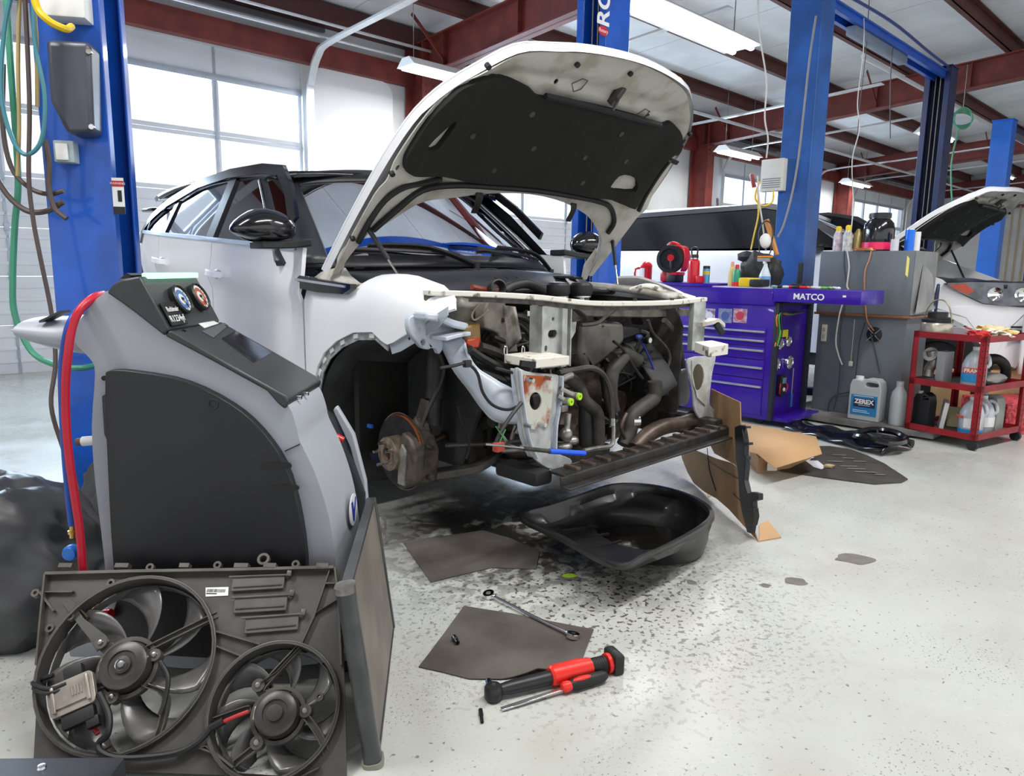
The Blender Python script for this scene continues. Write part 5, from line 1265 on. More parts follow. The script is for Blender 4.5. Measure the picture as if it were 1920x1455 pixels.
MB().lathe(q2 + Vector((0, 0.015, 0.0)), (0, -1, 0), [(0.0, 0), (0.019, 0), (0.022, 0.006), (0.022, 0.022), (0.018, 0.03), (0, 0.03)], 20).done('blue_knob', mat('knob_blue', (0.02, 0.16, 0.60), 0.3), bh)
# fittings hanging at the end of the red hose, seen through the fan
q = MF.hy(188, 1156, -0.05)
rf = MB().cyl(q - Vector((0.03, 0, 0.005)), q + Vector((0.015, 0, 0.004)), 0.012, seg=14); rf.cyl(q + Vector((0.012, 0, 0)), q + Vector((0.03, 0, 0.002)), 0.02, seg=14)
rf.done('red_coupler', mat('red_anodised', (0.5, 0.01, 0.02), 0.2, 0.6), mac)
MB().cyl(q + Vector((-0.03, 0, 0.03)), q + Vector((0.0, 0, 0.028)), 0.009, seg=12).done('brass_coupler', _M['brass'], mac)

# ================================================================ twin-fan cooling shroud leaning on the machine
PB = gp(400, 1466)
FS = Fr((PB.x, PB.y, 0), ex=(1, 0, 0), ey=(0, 1.868 - PB.y, 0.372))
fan = thing('cooling_fan_assembly', 'black twin radiator fan shroud leaning on the grey service machine', 'radiator fan', FS)
def fp(L, z=0.0): return [(v.x, v.y) for v in [FS.hz(a, b, z) for a, b in L]]
C1 = FS.hz(241, 1242); R1 = (FS.hz(403, 1242) - C1).length - 0.004
C2 = FS.hz(515, 1330); R2 = (FS.hz(637, 1330) - C2).length - 0.004
SH = mat('shroud_plastic', (0.072, 0.067, 0.062), 0.42, 0, 0.35, 10); SHT = mat('shroud_edge', (0.095, 0.085, 0.072), 0.4, 0, 0.35, 14)
outl = fp([(86, 1082), (96, 1075), (330, 1072), (628, 1064), (636, 1072), (643, 1200), (648, 1330), (650, 1462), (62, 1440), (68, 1330), (76, 1230)])
outl = [(x, max(y, 0.0015)) for x, y in outl]
pl_ = MB().plate(outl, -0.006, 0.0, [circ(C1.x, C1.y, R1, 40), circ(C2.x, C2.y, R2, 40)]).done('shroud', SH, fan)
def ring(c, r, t, z, nm, m, par):
    MB().tube([(c.x + r * math.cos(2 * PI * k / 48), c.y + r * math.sin(2 * PI * k / 48), z) for k in range(48)], t, 8, 1, closed=True).done(nm, m, par)
for c, r in ((C1, R1), (C2, R2)):
    MB().lathe((c.x, c.y, -0.03), (0, 0, 1), [(r + 0.002, 0), (r + 0.002, 0.048), (r - 0.003, 0.048), (r - 0.003, 0.0), (r + 0.002, 0)], 48).done('fan_ring', SH, pl_)
    ring(c, r + 0.004, 0.003, 0.014, 'ring_lip', SHT, pl_)
# rim and ribs
rim = fp([(90, 1080), (630, 1068), (640, 1200), (646, 1440)])
mb = MB(); mb.ribbon([(x, y, 0.008) for x, y in fp([(90, 1079), (240, 1075), (430, 1072), (628, 1067)])], (0, 0.008, 0), (0, 0, 0.022), 1)
mb.ribbon([(x, max(y, .004), 0.008) for x, y in fp([(630, 1067), (636, 1120), (642, 1250)])], (0.005, 0, 0), (0, 0, 0.022), 1)
mb.ribbon([(x, y, 0.008) for x, y in fp([(90, 1080), (82, 1160), (74, 1250)])], (0.005, 0, 0), (0, 0, 0.022), 1)
for L in ([(620, 1070), (590, 1160), (566, 1212)], [(566, 1212), (520, 1262), (492, 1280)], [(78, 1112), (140, 1112)], [(78, 1112), (105, 1148)], [(636, 1125), (592, 1152)], [(610, 1096), (640, 1096)],
          [(405, 1185), (490, 1210)], [(405, 1212), (455, 1232)], [(368, 1400), (400, 1412)], [(140, 1440), (210, 1400)], [(330, 1410), (390, 1400), (440, 1440)], [(560, 1460), (600, 1440)]):
    MB().ribbon([(x, max(y, .004), 0.006) for x, y in fp(L)], (0.0035, 0.0035, 0), (0, 0, 0.014), 1).done('shroud_rib', SHT, pl_)
mb.done('shroud_rim', SHT, pl_)
mb = MB()
for px, py in ((284, 1066), (410, 1062), (556, 1060), (70, 1114), (97, 1180), (211, 1095), (135, 1158), (600, 1308)):
    x, y = fp([(px, py)])[0]; mb.lathe((x, y, -0.002), (0, 0, 1), [(0.005, 0), (0.011, 0), (0.011, 0.014), (0.005, 0.014), (0.005, 0)], 14)
x, y = fp([(495, 1052)])[0]; mb.lathe((x, y + 0.003, -0.002), (0, 0, 1), [(0.010, 0), (0.017, 0), (0.017, 0.012), (0.010, 0.012), (0.010, 0)], 18)
for a, b in ((340, 358), (442, 468), (497, 520), (595, 618), (115, 140), (220, 245)):
    x0, y0 = fp([(a, 1068)])[0]; x1, _ = fp([(b, 1068)])[0]; mb.bb(x0, y0, -0.002, x1, y0 + 0.012, 0.02)
mb.done('mounting_lug', SHT, pl_)
# flaps
for L in ([(438, 1083), (536, 1080), (533, 1105), (434, 1111)], [(442, 1122), (541, 1117), (538, 1146), (438, 1152)], [(462, 1160), (562, 1153), (560, 1182), (459, 1190)]):
    P = fp(L); f = MB().plate(P, 0.004, 0.009).done('air_flap', mat('flap_plastic', (0.095, 0.088, 0.080), 0.5, 0, 0.2, 20), pl_, bev=0.002)
    a, b, c_, d = [Vector((x, y, 0.011)) for x, y in P]
    mb = MB(); mb.cyl(a + Vector((-0.008, -0.002, 0)), b + Vector((0.010, 0.0, 0)), 0.0028, seg=8); mb.cyl(a.lerp(d, .72) + Vector((0.006, 0, 0)), b.lerp(c_, .72) - Vector((0.006, 0, 0)), 0.002, seg=6)
    mb.box(b + Vector((0.012, 0.003, 0.0)), (0.012, 0.016, 0.012), bev=0.002); mb.done('flap_hinge', SHT, f)
P = fp([(386, 1102), (429, 1101), (428, 1117), (386, 1119)])
lb = MB().plate(P, 0.001, 0.002).done('barcode_label', MS, pl_)
mb = MB(); x0, x1 = P[0][0] + 0.006, P[1][0] - 0.006; yy = P[0][1]
k = 0; rnd = random.Random(5)
x = x0
while x < x1:
    wv = rnd.choice((0.0007, 0.0012, 0.0018)); mb.bb(x, yy - 0.013, 0.002, x + wv, yy - 0.004, 0.0024); x += wv + rnd.choice((0.0008, 0.0014))
mb.bb(x0, yy - 0.018, 0.002, x0 + 0.028, yy - 0.015, 0.0024)
mb.done('barcode_print', MK, lb)
# fans
BLD = mat('fan_blade_plastic', (0.13, 0.125, 0.125), 0.25, 0, 0.35, 8)
def blades(c, r, n, rh, twist, off):
    for k in range(n):
        a0 = 2 * PI * k / n + off
        def f(u, v):
            rr = rh + (r - rh) * u; w_ = (0.30 + 0.22 * u) * (v - 0.5) * 2 * 0.55; sweep = 0.55 * u * u + 0.08 * math.sin(u * PI)
            an = a0 + sweep + w_
            return (c.x + rr * math.cos(an), c.y + rr * math.sin(an), -0.035 - 0.022 * (v - 0.5) * 2 + 0.008 * math.sin(v * PI))
        MB().sheet(f, 8, 6).done('fan_blade', BLD, fan, solid=0.003)
blades(C1, R1 - 0.012, 7, 0.05, 1, 0.35); blades(C2, R2 - 0.010, 7, 0.045, 1, 0.2)
for c, r, rm in ((C1, R1 - 0.009, 0), (C2, R2 - 0.008, 0)): MB().lathe((c.x, c.y, -0.055), (0, 0, 1), [(r, 0), (r, 0.03), (r - 0.003, 0.03), (r - 0.003, 0), (r, 0)], 48).done('blade_hoop', BLD, fan)
MOT = mat('motor_can', (0.075, 0.070, 0.068), 0.36, 0.5, 0.3, 20)
for c, (mx, my), rm, bolts, cen, arms in (
    (C1, (228, 1246), 0.068, ((187, 1204), (288, 1227), (208, 1306)), True, ([(150, 1150), (128, 1128)], [(280, 1215), (408, 1152)], [(275, 1285), (310, 1305), (302, 1360), (288, 1398)], [(190, 1285), (130, 1300)])),
    (C2, (515, 1336), 0.060, ((483, 1284), (571, 1332), (480, 1392)), False, ([(495, 1285), (560, 1215)], [(575, 1345), (600, 1380), (612, 1412)], [(480, 1400), (440, 1432)], [(462, 1330), (400, 1352)]))):
    m0 = FS.hz(mx, my, 0.03)
    mo = MB().lathe((m0.x, m0.y, -0.03), (0, 0, 1), [(0.0, 0), (rm * 0.9, 0), (rm * 0.92, 0.035), (rm * 0.86, 0.054), (rm * 0.74, 0.058), (rm * 0.52, 0.059), (rm * 0.5, 0.055), (rm * 0.34, 0.055), (rm * 0.32, 0.061), (rm * 0.2, 0.062), (0, 0.062)], 36).done('fan_motor', MOT, fan)
    if cen: MB().lathe((m0.x, m0.y, 0.031), (0, 0, 1), [(0.0, 0.006), (0.008, 0.005), (0.009, 0), (0.014, 0), (0.016, 0.002), (0.016, 0)], 20).done('motor_shaft', STEEL, mo)
    MB().box((m0.x - rm * 0.78, m0.y + 0.0, 0.01), (0.016, 0.032, 0.024), bev=0.004).done('motor_plug', mat('pale_plug', (0.35, 0.35, 0.30), 0.5), mo)
    mb = MB(); mb.lathe((m0.x, m0.y, -0.02), (0, 0, 1), [(rm * 0.98, 0), (rm * 1.14, 0), (rm * 1.14, 0.018), (rm * 0.98, 0.018), (rm * 0.98, 0)], 36)
    pts = [(m0.x, m0.y)] + fp(bolts, 0.01)
    for x, y in pts[1:]: mb.beam((m0.x, m0.y, -0.014), (x, y, -0.012), 0.03, 0.008); mb.cyl((x, y, -0.02), (x, y, 0.006), 0.016, seg=14)
    for L in arms:
        q = fp(L, 0.0); P = [Vector((m0.x + (q[0][0] - m0.x) * 0.9, m0.y + (q[0][1] - m0.y) * 0.9, -0.01))] + [Vector((x, max(y, 0.006), -0.004)) for x, y in q]
        d = (P[-1] - P[0]).normalized(); n_ = Vector((-d.y, d.x, 0))
        for sg in (-1, 1): mb.ribbon([p + n_ * 0.007 * sg for p in P], n_ * 0.003, (0, 0, 0.016), 3)
        mb.ribbon([p - Vector((0, 0, 0.004)) for p in P], n_ * 0.014, (0, 0, 0.003), 3)
    mb.done('motor_bracket', SHT, fan)
    for x, y in pts[1:]: MB().lathe((x, y, 0.006), (0, 0, 1), [(0.0, 0.005), (0.006, 0.004), (0.008, 0)], 12).done('motor_bolt', STEEL, fan)
P = fp([(118, 1128), (140, 1140), (185, 1215), (150, 1180)], 0); 
MB().plate(fp([(118, 1132), (134, 1124), (158, 1160), (200, 1192), (206, 1203), (182, 1222), (170, 1200), (148, 1172)], 0.0), -0.002, 0.004).done('bracket_plate', SH, fan, bev=0.001)
# control module and its wiring
q = [FS.hz(a, b, 0.03) for a, b in ((84, 1292), (168, 1256), (184, 1312), (104, 1350))]
cx_ = sum((v.x for v in q)) / 4; cy_ = sum((v.y for v in q)) / 4; ang = math.atan2(q[1].y - q[0].y, q[1].x - q[0].x); lw = (q[1] - q[0]).length; lh = (q[2] - q[1]).length
M = Matrix.Translation((cx_, cy_, 0.018)) @ Matrix.Rotation(ang, 4, 'Z')
MODM = mat('cast_module', (0.42, 0.37, 0.33), 0.38, 0.6, 0.3, 16)
md = MB().plate(rrect(-lw / 2, -lh / 2, lw / 2, lh / 2, 0.012), 0, 0.016).done('fan_control_module', MODM, fan, M=M, bev=0.004)
mb = MB(); mb.plate(rrect(-lw * .36, -lh * .30, lw * .36, lh * .30, 0.006), 0.016, 0.021); mb.bb(-lw * .42, -lh * .4, 0.016, -lw * .34, lh * .4, 0.025, 0.003); mb.bb(lw * .34, -lh * .4, 0.016, lw * .42, lh * .4, 0.025, 0.003)
for k in range(4): mb.bb(0.004 + k * 0.007, -0.008, 0.021, 0.007 + k * 0.007, 0.018, 0.024)
mb.done('module_fin', MODM, md, bev=0.001)
mb = MB(); mb.bb(-lw / 2 + 0.02, -lh / 2 - 0.035, -0.01, lw / 2 - 0.01, -lh / 2, 0.012, 0.004); mb.bb(-0.015, lh / 2, -0.01, 0.03, lh / 2 + 0.03, 0.014, 0.005); mb.bb(0.02, -lh / 2 - 0.055, -0.01, 0.05, -lh / 2 - 0.03, 0.01, 0.003)
mb.done('module_connector', RUBBER, md)
def fw3(L): return [FS.hz(a, b, z) for a, b, z in L]
for L, r in (([(125, 1282, .03), (95, 1292, .035), (66, 1284, .02), (66, 1278, .0), (100, 1266, .0)], 0.006), ([(125, 1290, .03), (90, 1300, .04), (64, 1292, .02), (68, 1284, .0)], 0.005),
             ([(186, 1300, .03), (204, 1340, .03), (202, 1376, .03), (186, 1392, .02), (188, 1408, .02), (215, 1420, .02), (262, 1421, .02), (330, 1412, .02), (370, 1392, .02), (395, 1365, .02)], 0.008),
             ([(300, 1240, .02), (315, 1270, .02), (310, 1310, .015), (300, 1340, .015)], 0.006), ([(395, 1365, .02), (420, 1352, .025)], 0.010)):
    MB().tube([Vector((p.x, max(p.y, 0.01), p.z)) for p in fw3(L)], r, 8).done('fan_wiring', RUBBER, fan)
MB().tube(fw3([(418, 1354, .025), (440, 1344, .028), (466, 1334, .028)]), 0.005, 8, 2).done('red_wire', mat('red_sleeve', (0.42, 0.02, 0.02), 0.4), fan)
MB().tube([Vector((p.x, max(p.y, 0.012), p.z)) for p in fw3([(176, 1365, .0), (184, 1376, .0)])], 0.006, 8, 2).done('red_wire', _M['red_sleeve'], fan)

# ================================================================ radiator core standing on edge
RA = gp(711, 1432); RBp = gp(737, 1178); RU = at(656, 1100, RA.y) - RA
RF = Fr(RA, ex=(RBp - RA), ey=RU)      # x away along the floor, y up the leaning face, z = outward (to the left)
LR, HR = (RBp - RA).length, RU.length
rad = thing('radiator', 'dusty radiator core on edge beside the fan shroud', 'radiator', RF)
sgn = 1 if RF.ez.x < 0 else -1
def rbb(x0, y0, z0, x1, y1, z1, **k): return MB().bb(x0, y0, z0 * sgn, x1, y1, z1 * sgn, **k)
rbb(0.03, 0.0, 0.004, LR, HR, 0.022).done('core', mat('core_fins', (0.25, 0.22, 0.19), 0.55, 0.2, 0.3, 4), rad)
mb = MB(); P = rrect(-0.02, -0.008, 0.03, 0.036, 0.016)
mb.plate([(a, b * sgn) for a, b in P], 0.0, HR, fn=lambda a, b, d: (a, d, b)); tk = mb.done('side_tank', mat('tank_grey', (0.085, 0.087, 0.092), 0.32, 0.3, 0.25, 12), rad, bev=0.003)
mb = MB(); mb.plate([(a, b * sgn) for a, b in rrect(-0.024, -0.012, 0.034, 0.040, 0.018)], -0.002, 0.014, fn=lambda a, b, d: (a, d, b)); mb.done('tank_foot', mat('foot_grey', (0.25, 0.24, 0.20), 0.5), tk)
mb = MB(); mb.plate([(a, b * sgn) for a, b in rrect(-0.022, -0.010, 0.032, 0.038, 0.018)], HR - 0.01, HR + 0.006, fn=lambda a, b, d: (a, d, b)); mb.done('tank_cap', ALU, tk)
rbb(LR, 0.0, -0.002, LR + 0.02, HR, 0.03).done('far_tank', _M['tank_grey'], rad, bev=0.003)
rbb(0.03, HR - 0.008, 0.0, LR, HR + 0.002, 0.026).done('top_rail', _M['tank_grey'], rad); rbb(0.03, -0.002, 0.0, LR, 0.008, 0.026).done('bottom_rail', _M['tank_grey'], rad)
# small steel bracket standing on the floor behind the radiator
G = gp(722, 1024); t = thing('bracket', 'small dull metal bracket with two legs standing on the floor behind the radiator', 'metal bracket', Fr(G, 20))
mb = MB(); mb.beam((-0.012, 0, 0.0), (-0.02, 0, 0.14), 0.012, 0.012); mb.beam((0.012, 0.02, 0.0), (0.004, 0.02, 0.13), 0.010, 0.010); mb.box((-0.03, 0.01, 0.075), (0.04, 0.02, 0.02), bev=0.004); mb.done('leg', ALU, t)
# ================================================================ bin bags at the left
BAG = mat('black_bin_bag', (0.060, 0.060, 0.065), 0.42, 0, 0.3, 3, bump=0.4)
def bag(c, r, sc3, label, seed):
    mb = MB(); q = bmesh.ops.create_icosphere(mb.bm, subdivisions=5, radius=1.0)
    for v in q['verts']:
        d = v.co.copy(); n1 = noise.noise(d * 1.3 + Vector((seed, 0, 0))); n2 = abs(noise.noise(d * 2.0 + Vector((0, seed, 0)))); n3 = abs(noise.noise(d * 4.5 + Vector((0, 0, seed))))
        k = 1 + 0.25 * n1 - 0.16 * n2 - 0.09 * n3
        p = Vector((d.x * sc3[0], d.y * sc3[1], d.z * sc3[2])) * r * k
        p.z = max(p.z + c[2], 0.0); v.co = Vector((p.x, p.y, p.z))
    o = mb.done('bin_bag', BAG, None, M=Matrix.Translation((c[0], c[1], 0)), sharp=80); return tag(o, label, 'bin bag')
bag((-1.75, 2.28, 0.20), 0.46, (0.9, 0.62, 0.78), 'large slumped black bin bag at the left edge behind the fan shroud', 1.7)
bag((-1.50, 2.85, 0.22), 0.36, (0.7, 0.5, 1.0), 'smaller black bag squeezed between the big bag and the service machine', 4.2)
# dark case corner at the bottom left
t = thing('tool_case', 'dark lid of a case with bright studs at the bottom left corner of the picture', 'case', Fr((gp(120, 1418, 0.17).x - 0.02, gp(120, 1418, 0.17).y - 0.165, 0), 2))
MB().bb(-0.45, -0.40, 0, 0.155, 0.165, 0.17, 0.012).done('case_body', mat('dark_case', (0.035, 0.037, 0.045), 0.45, 0, 0.3, 8), t)
for x in (-0.14, 0.0): MB().lathe((x, 0.13, 0.17), (0, 0, 1), [(0.010, 0), (0.008, 0.004), (0, 0.005)], 14).done('stud', STEEL, t)

# ================================================================ things on the floor
def flat(name, pts, m, label, cat, th=0.003, z=0.0, curl=None, group=None, step=0.04):
    c = sum((Vector(p) for p in pts), Vector()) / len(pts)
    L = [(p[0] - c.x, p[1] - c.y) for p in pts]
    def fn(a, b, d):
        zz = z + d + 0.0025 * (noise.noise(Vector((a * 9, b * 9, c.x))) + 0.6) 
        if curl: zz += curl(a + c.x, b + c.y)
        return (a, b, zz)
    o = MB().plate(L, 0, th, step=step, fn=fn).done(name, m, M=Matrix.Translation((c.x, c.y, 0))); return tag(o, label, cat, group)
PADM = mat('oily_felt_pad', (0.105, 0.092, 0.082), 0.9, 0, col2='#463f3a', scale=3.5, lo=0.4, hi=0.62, bump=0.3)
def gps(L): return [gp(a, b) for a, b in L]
flat('absorbent_pad', gps([(757, 1020), (830, 1007), (905, 996), (960, 1012), (1012, 1035), (1005, 1068), (920, 1066), (870, 1078), (808, 1093), (783, 1058)]), PADM, 'dark felt mat on the stained floor under the hub, left of the drain pan', 'mat')
bump_c = gp(985, 1262)
flat('absorbent_pad', gps([(870, 1138), (960, 1152), (1040, 1168), (1113, 1182), (1096, 1226), (1088, 1250), (1030, 1262), (985, 1272), (940, 1276), (880, 1275), (830, 1262), (785, 1252), (830, 1193)]), PADM, 'dark felt mat nearest the camera, with a long spanner lying across it', 'mat',
     curl=lambda x, y: 0.035 * math.exp(-(((x - bump_c.x) / 0.06) ** 2 + ((y - bump_c.y) / 0.03) ** 2)))
# double-ended flex spanner
a, b = gp(915, 1120), gp(1076, 1200)
W = Fr((a + b) / 2, math.degrees(math.atan2(b.y - a.y, b.x - a.x))); L2 = (b - a).length / 2
t = thing('spanner', 'long chrome double-ended flex-head spanner lying across the nearest dark mat', 'spanner', W)
MB().tube([(-L2 + 0.03, 0, 0.014), (0, 0, 0.012), (L2 - 0.03, 0, 0.014)], 0.0062, 10, 2).done('shank', CHROME, t)
for s in (-1, 1):
    mb = MB(); mb.lathe((s * (L2 - 0.006), 0, 0.006), (0, s * 0.25, 1), [(0.010, 0), (0.021, 0), (0.021, 0.016), (0.010, 0.016), (0.010, 0)], 20); mb.ball((s * (L2 - 0.03), 0, 0.014), 0.009); mb.done('ring_head', CHROME, t)
# ratchet with red grip
a, b, c_ = gp(925, 1300, 0.02), gp(1060, 1262, 0.025), gp(1160, 1240, 0.025)
R_ = Fr((a.x, a.y, 0), math.degrees(math.atan2(c_.y - a.y, c_.x - a.x))); L = (c_ - a).length
t = thing('cordless_ratchet', 'red and black cordless ratchet lying on the floor at the corner of the mat', 'power tool', R_)
def X(px, py, h=0.025): return R_.l(gp(px, py, h)).x
x1, x2, x3, x4 = X(1030, 1270), X(1103, 1250), X(1133, 1243), X(1165, 1236)
RG = mat('tool_red', (0.72, 0.02, 0.012), 0.38)
MB().lathe((0.02, 0, 0.026), (1, 0, 0), [(0.0, 0), (0.016, 0.002), (0.019, 0.03), (0.021, x1 - 0.02), (0, x1 - 0.018)], 20).done('neck', BLACKPL, t)
hd = MB().lathe((0.0, 0, 0.004), (0, 0, 1), [(0, 0), (0.022, 0), (0.026, 0.006), (0.026, 0.034), (0.020, 0.042), (0.010, 0.044), (0, 0.044)], 24).done('ratchet_head', BLACKPL, t)
MB().cyl((0, 0, 0.048), (0, 0, 0.050), 0.006, seg=12).done('head_button', STEEL, hd)
MB().lathe((x1, 0, 0.030), (1, 0, 0), [(0.0, 0), (0.024, 0.0), (0.030, 0.006), (0.031, (x2 - x1) * .7), (0.027, x2 - x1), (0, x2 - x1)], 24).done('red_housing', RG, t)
gm = MB().lathe((x2, 0, 0.028), (1, 0, 0), [(0.0, 0), (0.025, 0.0)] + [(0.024 + 0.002 * (k % 2), 0.004 + k * (x3 - x2) / 14) for k in range(13)] + [(0, x3 - x2)], 24).done('rubber_grip', RUBBER, t)
MB().lathe((x3, 0, 0.028), (1, 0, 0), [(0.0, 0), (0.030, 0.0), (0.030, 0.012), (0, 0.012)], 24).done('red_collar', RG, t)
MB().box((x3 + 0.028, 0, 0.032), (0.034, 0.072, 0.062), bev=0.008).done('battery', BLACKPL, t)
p0, p1 = R_.l(gp(916, 1277, 0.012)), R_.l(gp(932, 1292, 0.02))
p1 = Vector((-0.004, 0.012, 0.016)); p0 = Vector((p0.x, p0.y, 0.012)); d_ = (p1 - p0)
MB().lathe(p0, d_, [(0.004, 0), (0.010, 0), (0.010, d_.length * .55), (0.006, d_.length * .6), (0.006, d_.length), (0, d_.length)], 16).done('socket', mat('blue_chrome', (0.35, 0.5, 0.8), 0.15, 1.0), t)
# red handled pry bar / screwdriver alongside
a, b, c_ = gp(940, 1330, 0.006), gp(1058, 1297, 0.014), gp(1137, 1268, 0.016)
S_ = Fr((a.x, a.y, 0), math.degrees(math.atan2(c_.y - a.y, c_.x - a.x)))
t = thing('pry_bar', 'pry bar with flat steel blade and red-black handle lying against the cordless ratchet', 'pry bar', S_)
x1 = S_.l(b).x; x2 = S_.l(c_).x
MB().plate([(0, -0.007), (0.06, -0.008), (x1, -0.006), (x1, 0.006), (0.06, 0.008), (0, 0.007)], 0.004, 0.009, step=0.03, fn=lambda u, v, d: (u, v, d + 0.008 * max(0, u / x1))).done('blade', STEEL, t, bev=0.001)
MB().lathe((x1, 0, 0.019), (1, 0, 0), [(0.0, 0), (0.011, 0.0), (0.016, 0.006), (0.016, 0.02), (0.013, 0.03), (0, 0.03)], 18).done('red_ferrule', RG, t)
gg = MB().lathe((x1 + 0.028, 0, 0.020), (1, 0, 0), [(0.0, 0), (0.014, 0.0), (0.019, 0.02), (0.018, 0.06), (0.016, x2 - x1 - 0.04), (0.010, x2 - x1 - 0.028), (0, x2 - x1 - 0.028)], 18).done('grip', RUBBER, t)
MB().ball((x1 + 0.065, -0.004, 0.035), 0.01, (3.2, 1.0, 0.6), 2).done('red_inlay', RG, gg)
# loose sockets and bits
def socket(px0, py0, px1, py1, r, label, m=None):
    a, b = gp(px0, py0, r), gp(px1, py1, r); o = Fr((a.x, a.y, 0)); d = b - a
    ob = MB().lathe((0, 0, r), (d.x, d.y, 0), [(r * .45, 0.004), (r * .5, 0), (r, 0), (r, d.length * .5), (r * .8, d.length * .55), (r * .8, d.length), (r * .4, d.length), (r * .4, d.length - 0.004)], 16).done('socket', m or mat('dark_socket', (0.06, 0.06, 0.065), 0.3, 0.9), M=o.m); return tag(ob, label, 'socket')
socket(901, 1331, 904, 1354, 0.006, 'slim dark deep socket lying alone on bare floor left of the pry bar')
s_ = socket(851, 1197, 858, 1208, 0.009, 'small black socket lying on the left part of the nearest dark mat'); s_.location.z = 0.005
# oil drain pan
rimp = [(0.045, 2.90), (0.20, 2.66), (0.372, 2.405), (0.50, 2.50), (0.66, 2.66), (0.80, 2.83), (0.868, 2.96), (0.872, 3.10), (0.82, 3.24), (0.72, 3.35), (0.60, 3.39), (0.48, 3.36), (0.34, 3.22), (0.18, 3.05)]
pc = Vector((0.62, 3.04)); rs = smooth_path([(x, y, 0) for x, y in rimp], 5, True)
PANM = mat('black_oil_pan', (0.018, 0.018, 0.019), 0.35, 0, 0.4, 9, coat=0.2)
def bas(p, k):
    d = Vector((p.x, p.y)) - pc; a = math.atan2(d.y, d.x); q = pc + Vector((math.cos(a), math.sin(a))) * min(0.245, d.length * 0.97)
    return q
def prow(k):
    out = []
    for p in rs:
        P2 = Vector((p.x, p.y)); q = bas(p, k); d = (P2 - q).length
        if k == 0: r = P2 + (P2 - pc).normalized() * 0.006; z = 0.165
        elif k == 1: r = P2 + (P2 - pc).normalized() * 0.004; z = 0.182
        elif k == 2: r = P2 - (P2 - pc).normalized() * 0.012; z = 0.182
        elif k == 3: r = P2 - (P2 - pc).normalized() * 0.018; z = 0.168
        elif k == 4: r = P2.lerp(q, 0.25 if d > 0.12 else 0.2); z = 0.115 if d > 0.12 else 0.14
        elif k == 5: r = P2.lerp(q, 0.85); z = 0.095
        elif k == 6: r = q; z = 0.075 if d > .12 else 0.06
        elif k == 7: r = pc + (q - pc) * 0.95; z = 0.012
        else: r = pc + (q - pc) * 0.02; z = 0.008
        out.append((r.x - pc.x, r.y - pc.y, z))
    return out
rows = [prow(k) for k in range(9)]
mb = MB(); V = [[mb.bm.verts.new(v) for v in r] for r in rows]; n = len(rs)
for A_, B_ in zip(V, V[1:]):
    for i in range(n): mb.bm.faces.new((A_[i], A_[(i + 1) % n], B_[(i + 1) % n], B_[i]))
mb.bm.faces.new(V[-1])
pn = mb.done('drain_pan', PANM, M=Matrix.Translation((pc.x, pc.y, 0.0)), solid=0.005, sharp=50); tag(pn, 'big black plastic oil drain pan on the floor below the front of the car', 'drain pan')
mb = MB(); mb.lathe((0, 0, 0.016), (0, 0, 1), [(0, 0), (0.225, 0)], 32); mb.done('waste_oil', mat('waste_oil', (0.008, 0.006, 0.004), 0.04, 0, 0.1, coat=1), pn)
mb = MB()
for (x0, y0, x1, y1) in ((-0.30, -0.32, -0.16, -0.20), (-0.38, -0.22, -0.20, -0.12), (-0.42, -0.12, -0.24, -0.03)): mb.beam((x0, y0, 0.105), (x1, y1, 0.10), 0.012, 0.008)
mb.done('pan_rib', PANM, pn)
# green paint blob
q = gp(1068, 1080); o = MB().plate(sm2([(0.03, 0), (0.012, 0.02), (-0.02, 0.014), (-0.03, -0.006), (0.0, -0.018)], 3, True), 0.0, 0.0012).done('paint_blob', mat('lime_paint', (0.42, 0.72, 0.03), 0.4), M=Matrix.Translation((q.x, q.y, 0.0005))); tag(o, 'small lime green splash on the floor in front of the drain pan', 'splash')
CHIP = mat('bare_concrete', (0.17, 0.155, 0.14), 0.8, 0, 0.2, 20)
for px, py, r, lb in ((1494, 1091, 0.045, 'round worn patch of bare concrete on the right side of the floor'), (1602, 1048, 0.06, 'wide irregular worn patch of bare concrete farthest right on the floor'), (1435, 1098, 0.022, 'small flat worn spot left of the round bare patch'), (1296, 1092, 0.022, 'small dark worn spot on the floor right of the drain pan'), (1170, 905, 0.0, '')):
    if not r: continue
    q = gp(px, py); rnd = random.Random(px)
    P = [(r * rnd.uniform(.7, 1.15) * (1.4 if px == 1602 else 1) * math.cos(a), r * rnd.uniform(.7, 1.1) * math.sin(a)) for a in [2 * PI * k / 11 for k in range(11)]]
    o = MB().plate(sm2(P, 2, True), 0, 0.0008).done('floor_chip', CHIP, M=Matrix.Translation((q.x, q.y, 0.0004))); tag(o, lb, 'worn patch')
# ================================================================ purple tool chest (x towards the camera end, y across, z up)
PUR = mat('purple_enamel', (0.036, 0.005, 0.30), 0.28, 0, 0.05, 3, coat=0.25)
PURD = mat('black_trim', (0.02, 0.022, 0.035), 0.4, 0, 0.2, 12)
tcp = gp(1436, 800); TF = Fr((tcp.x, tcp.y, 0), -46.2)
ch_ = thing('tool_chest', 'purple rolling tool chest with drawers and a side shelf lettered in white', 'tool chest', TF)
zt = TF.hy(1436, 541, 0).z; x0 = -1.30; D = 0.62
zb = TF.hy(1405, 783, 0).z
MB().bb(x0, 0.0, zb, 0.0, D, zt - 0.13, 0.004).done('cabinet', PUR, ch_)
MB().bb(x0, -0.015, zt - 0.13, -0.0, D, zt, 0.006).done('top_tray', PUR, ch_)
xl = TF.hy(1333, 540, 0).x; zl = TF.hy(1320, 531, 0).z
MB().bb(x0, -0.02, zt, xl, D, zl, 0.006).done('raised_lid', PUR, ch_)
MB().bb(xl + 0.01, 0.0, zt, -0.06, 0.3, zt + 0.008).done('work_mat', mat('pale_mat', (0.6, 0.58, 0.66), 0.4), ch_)
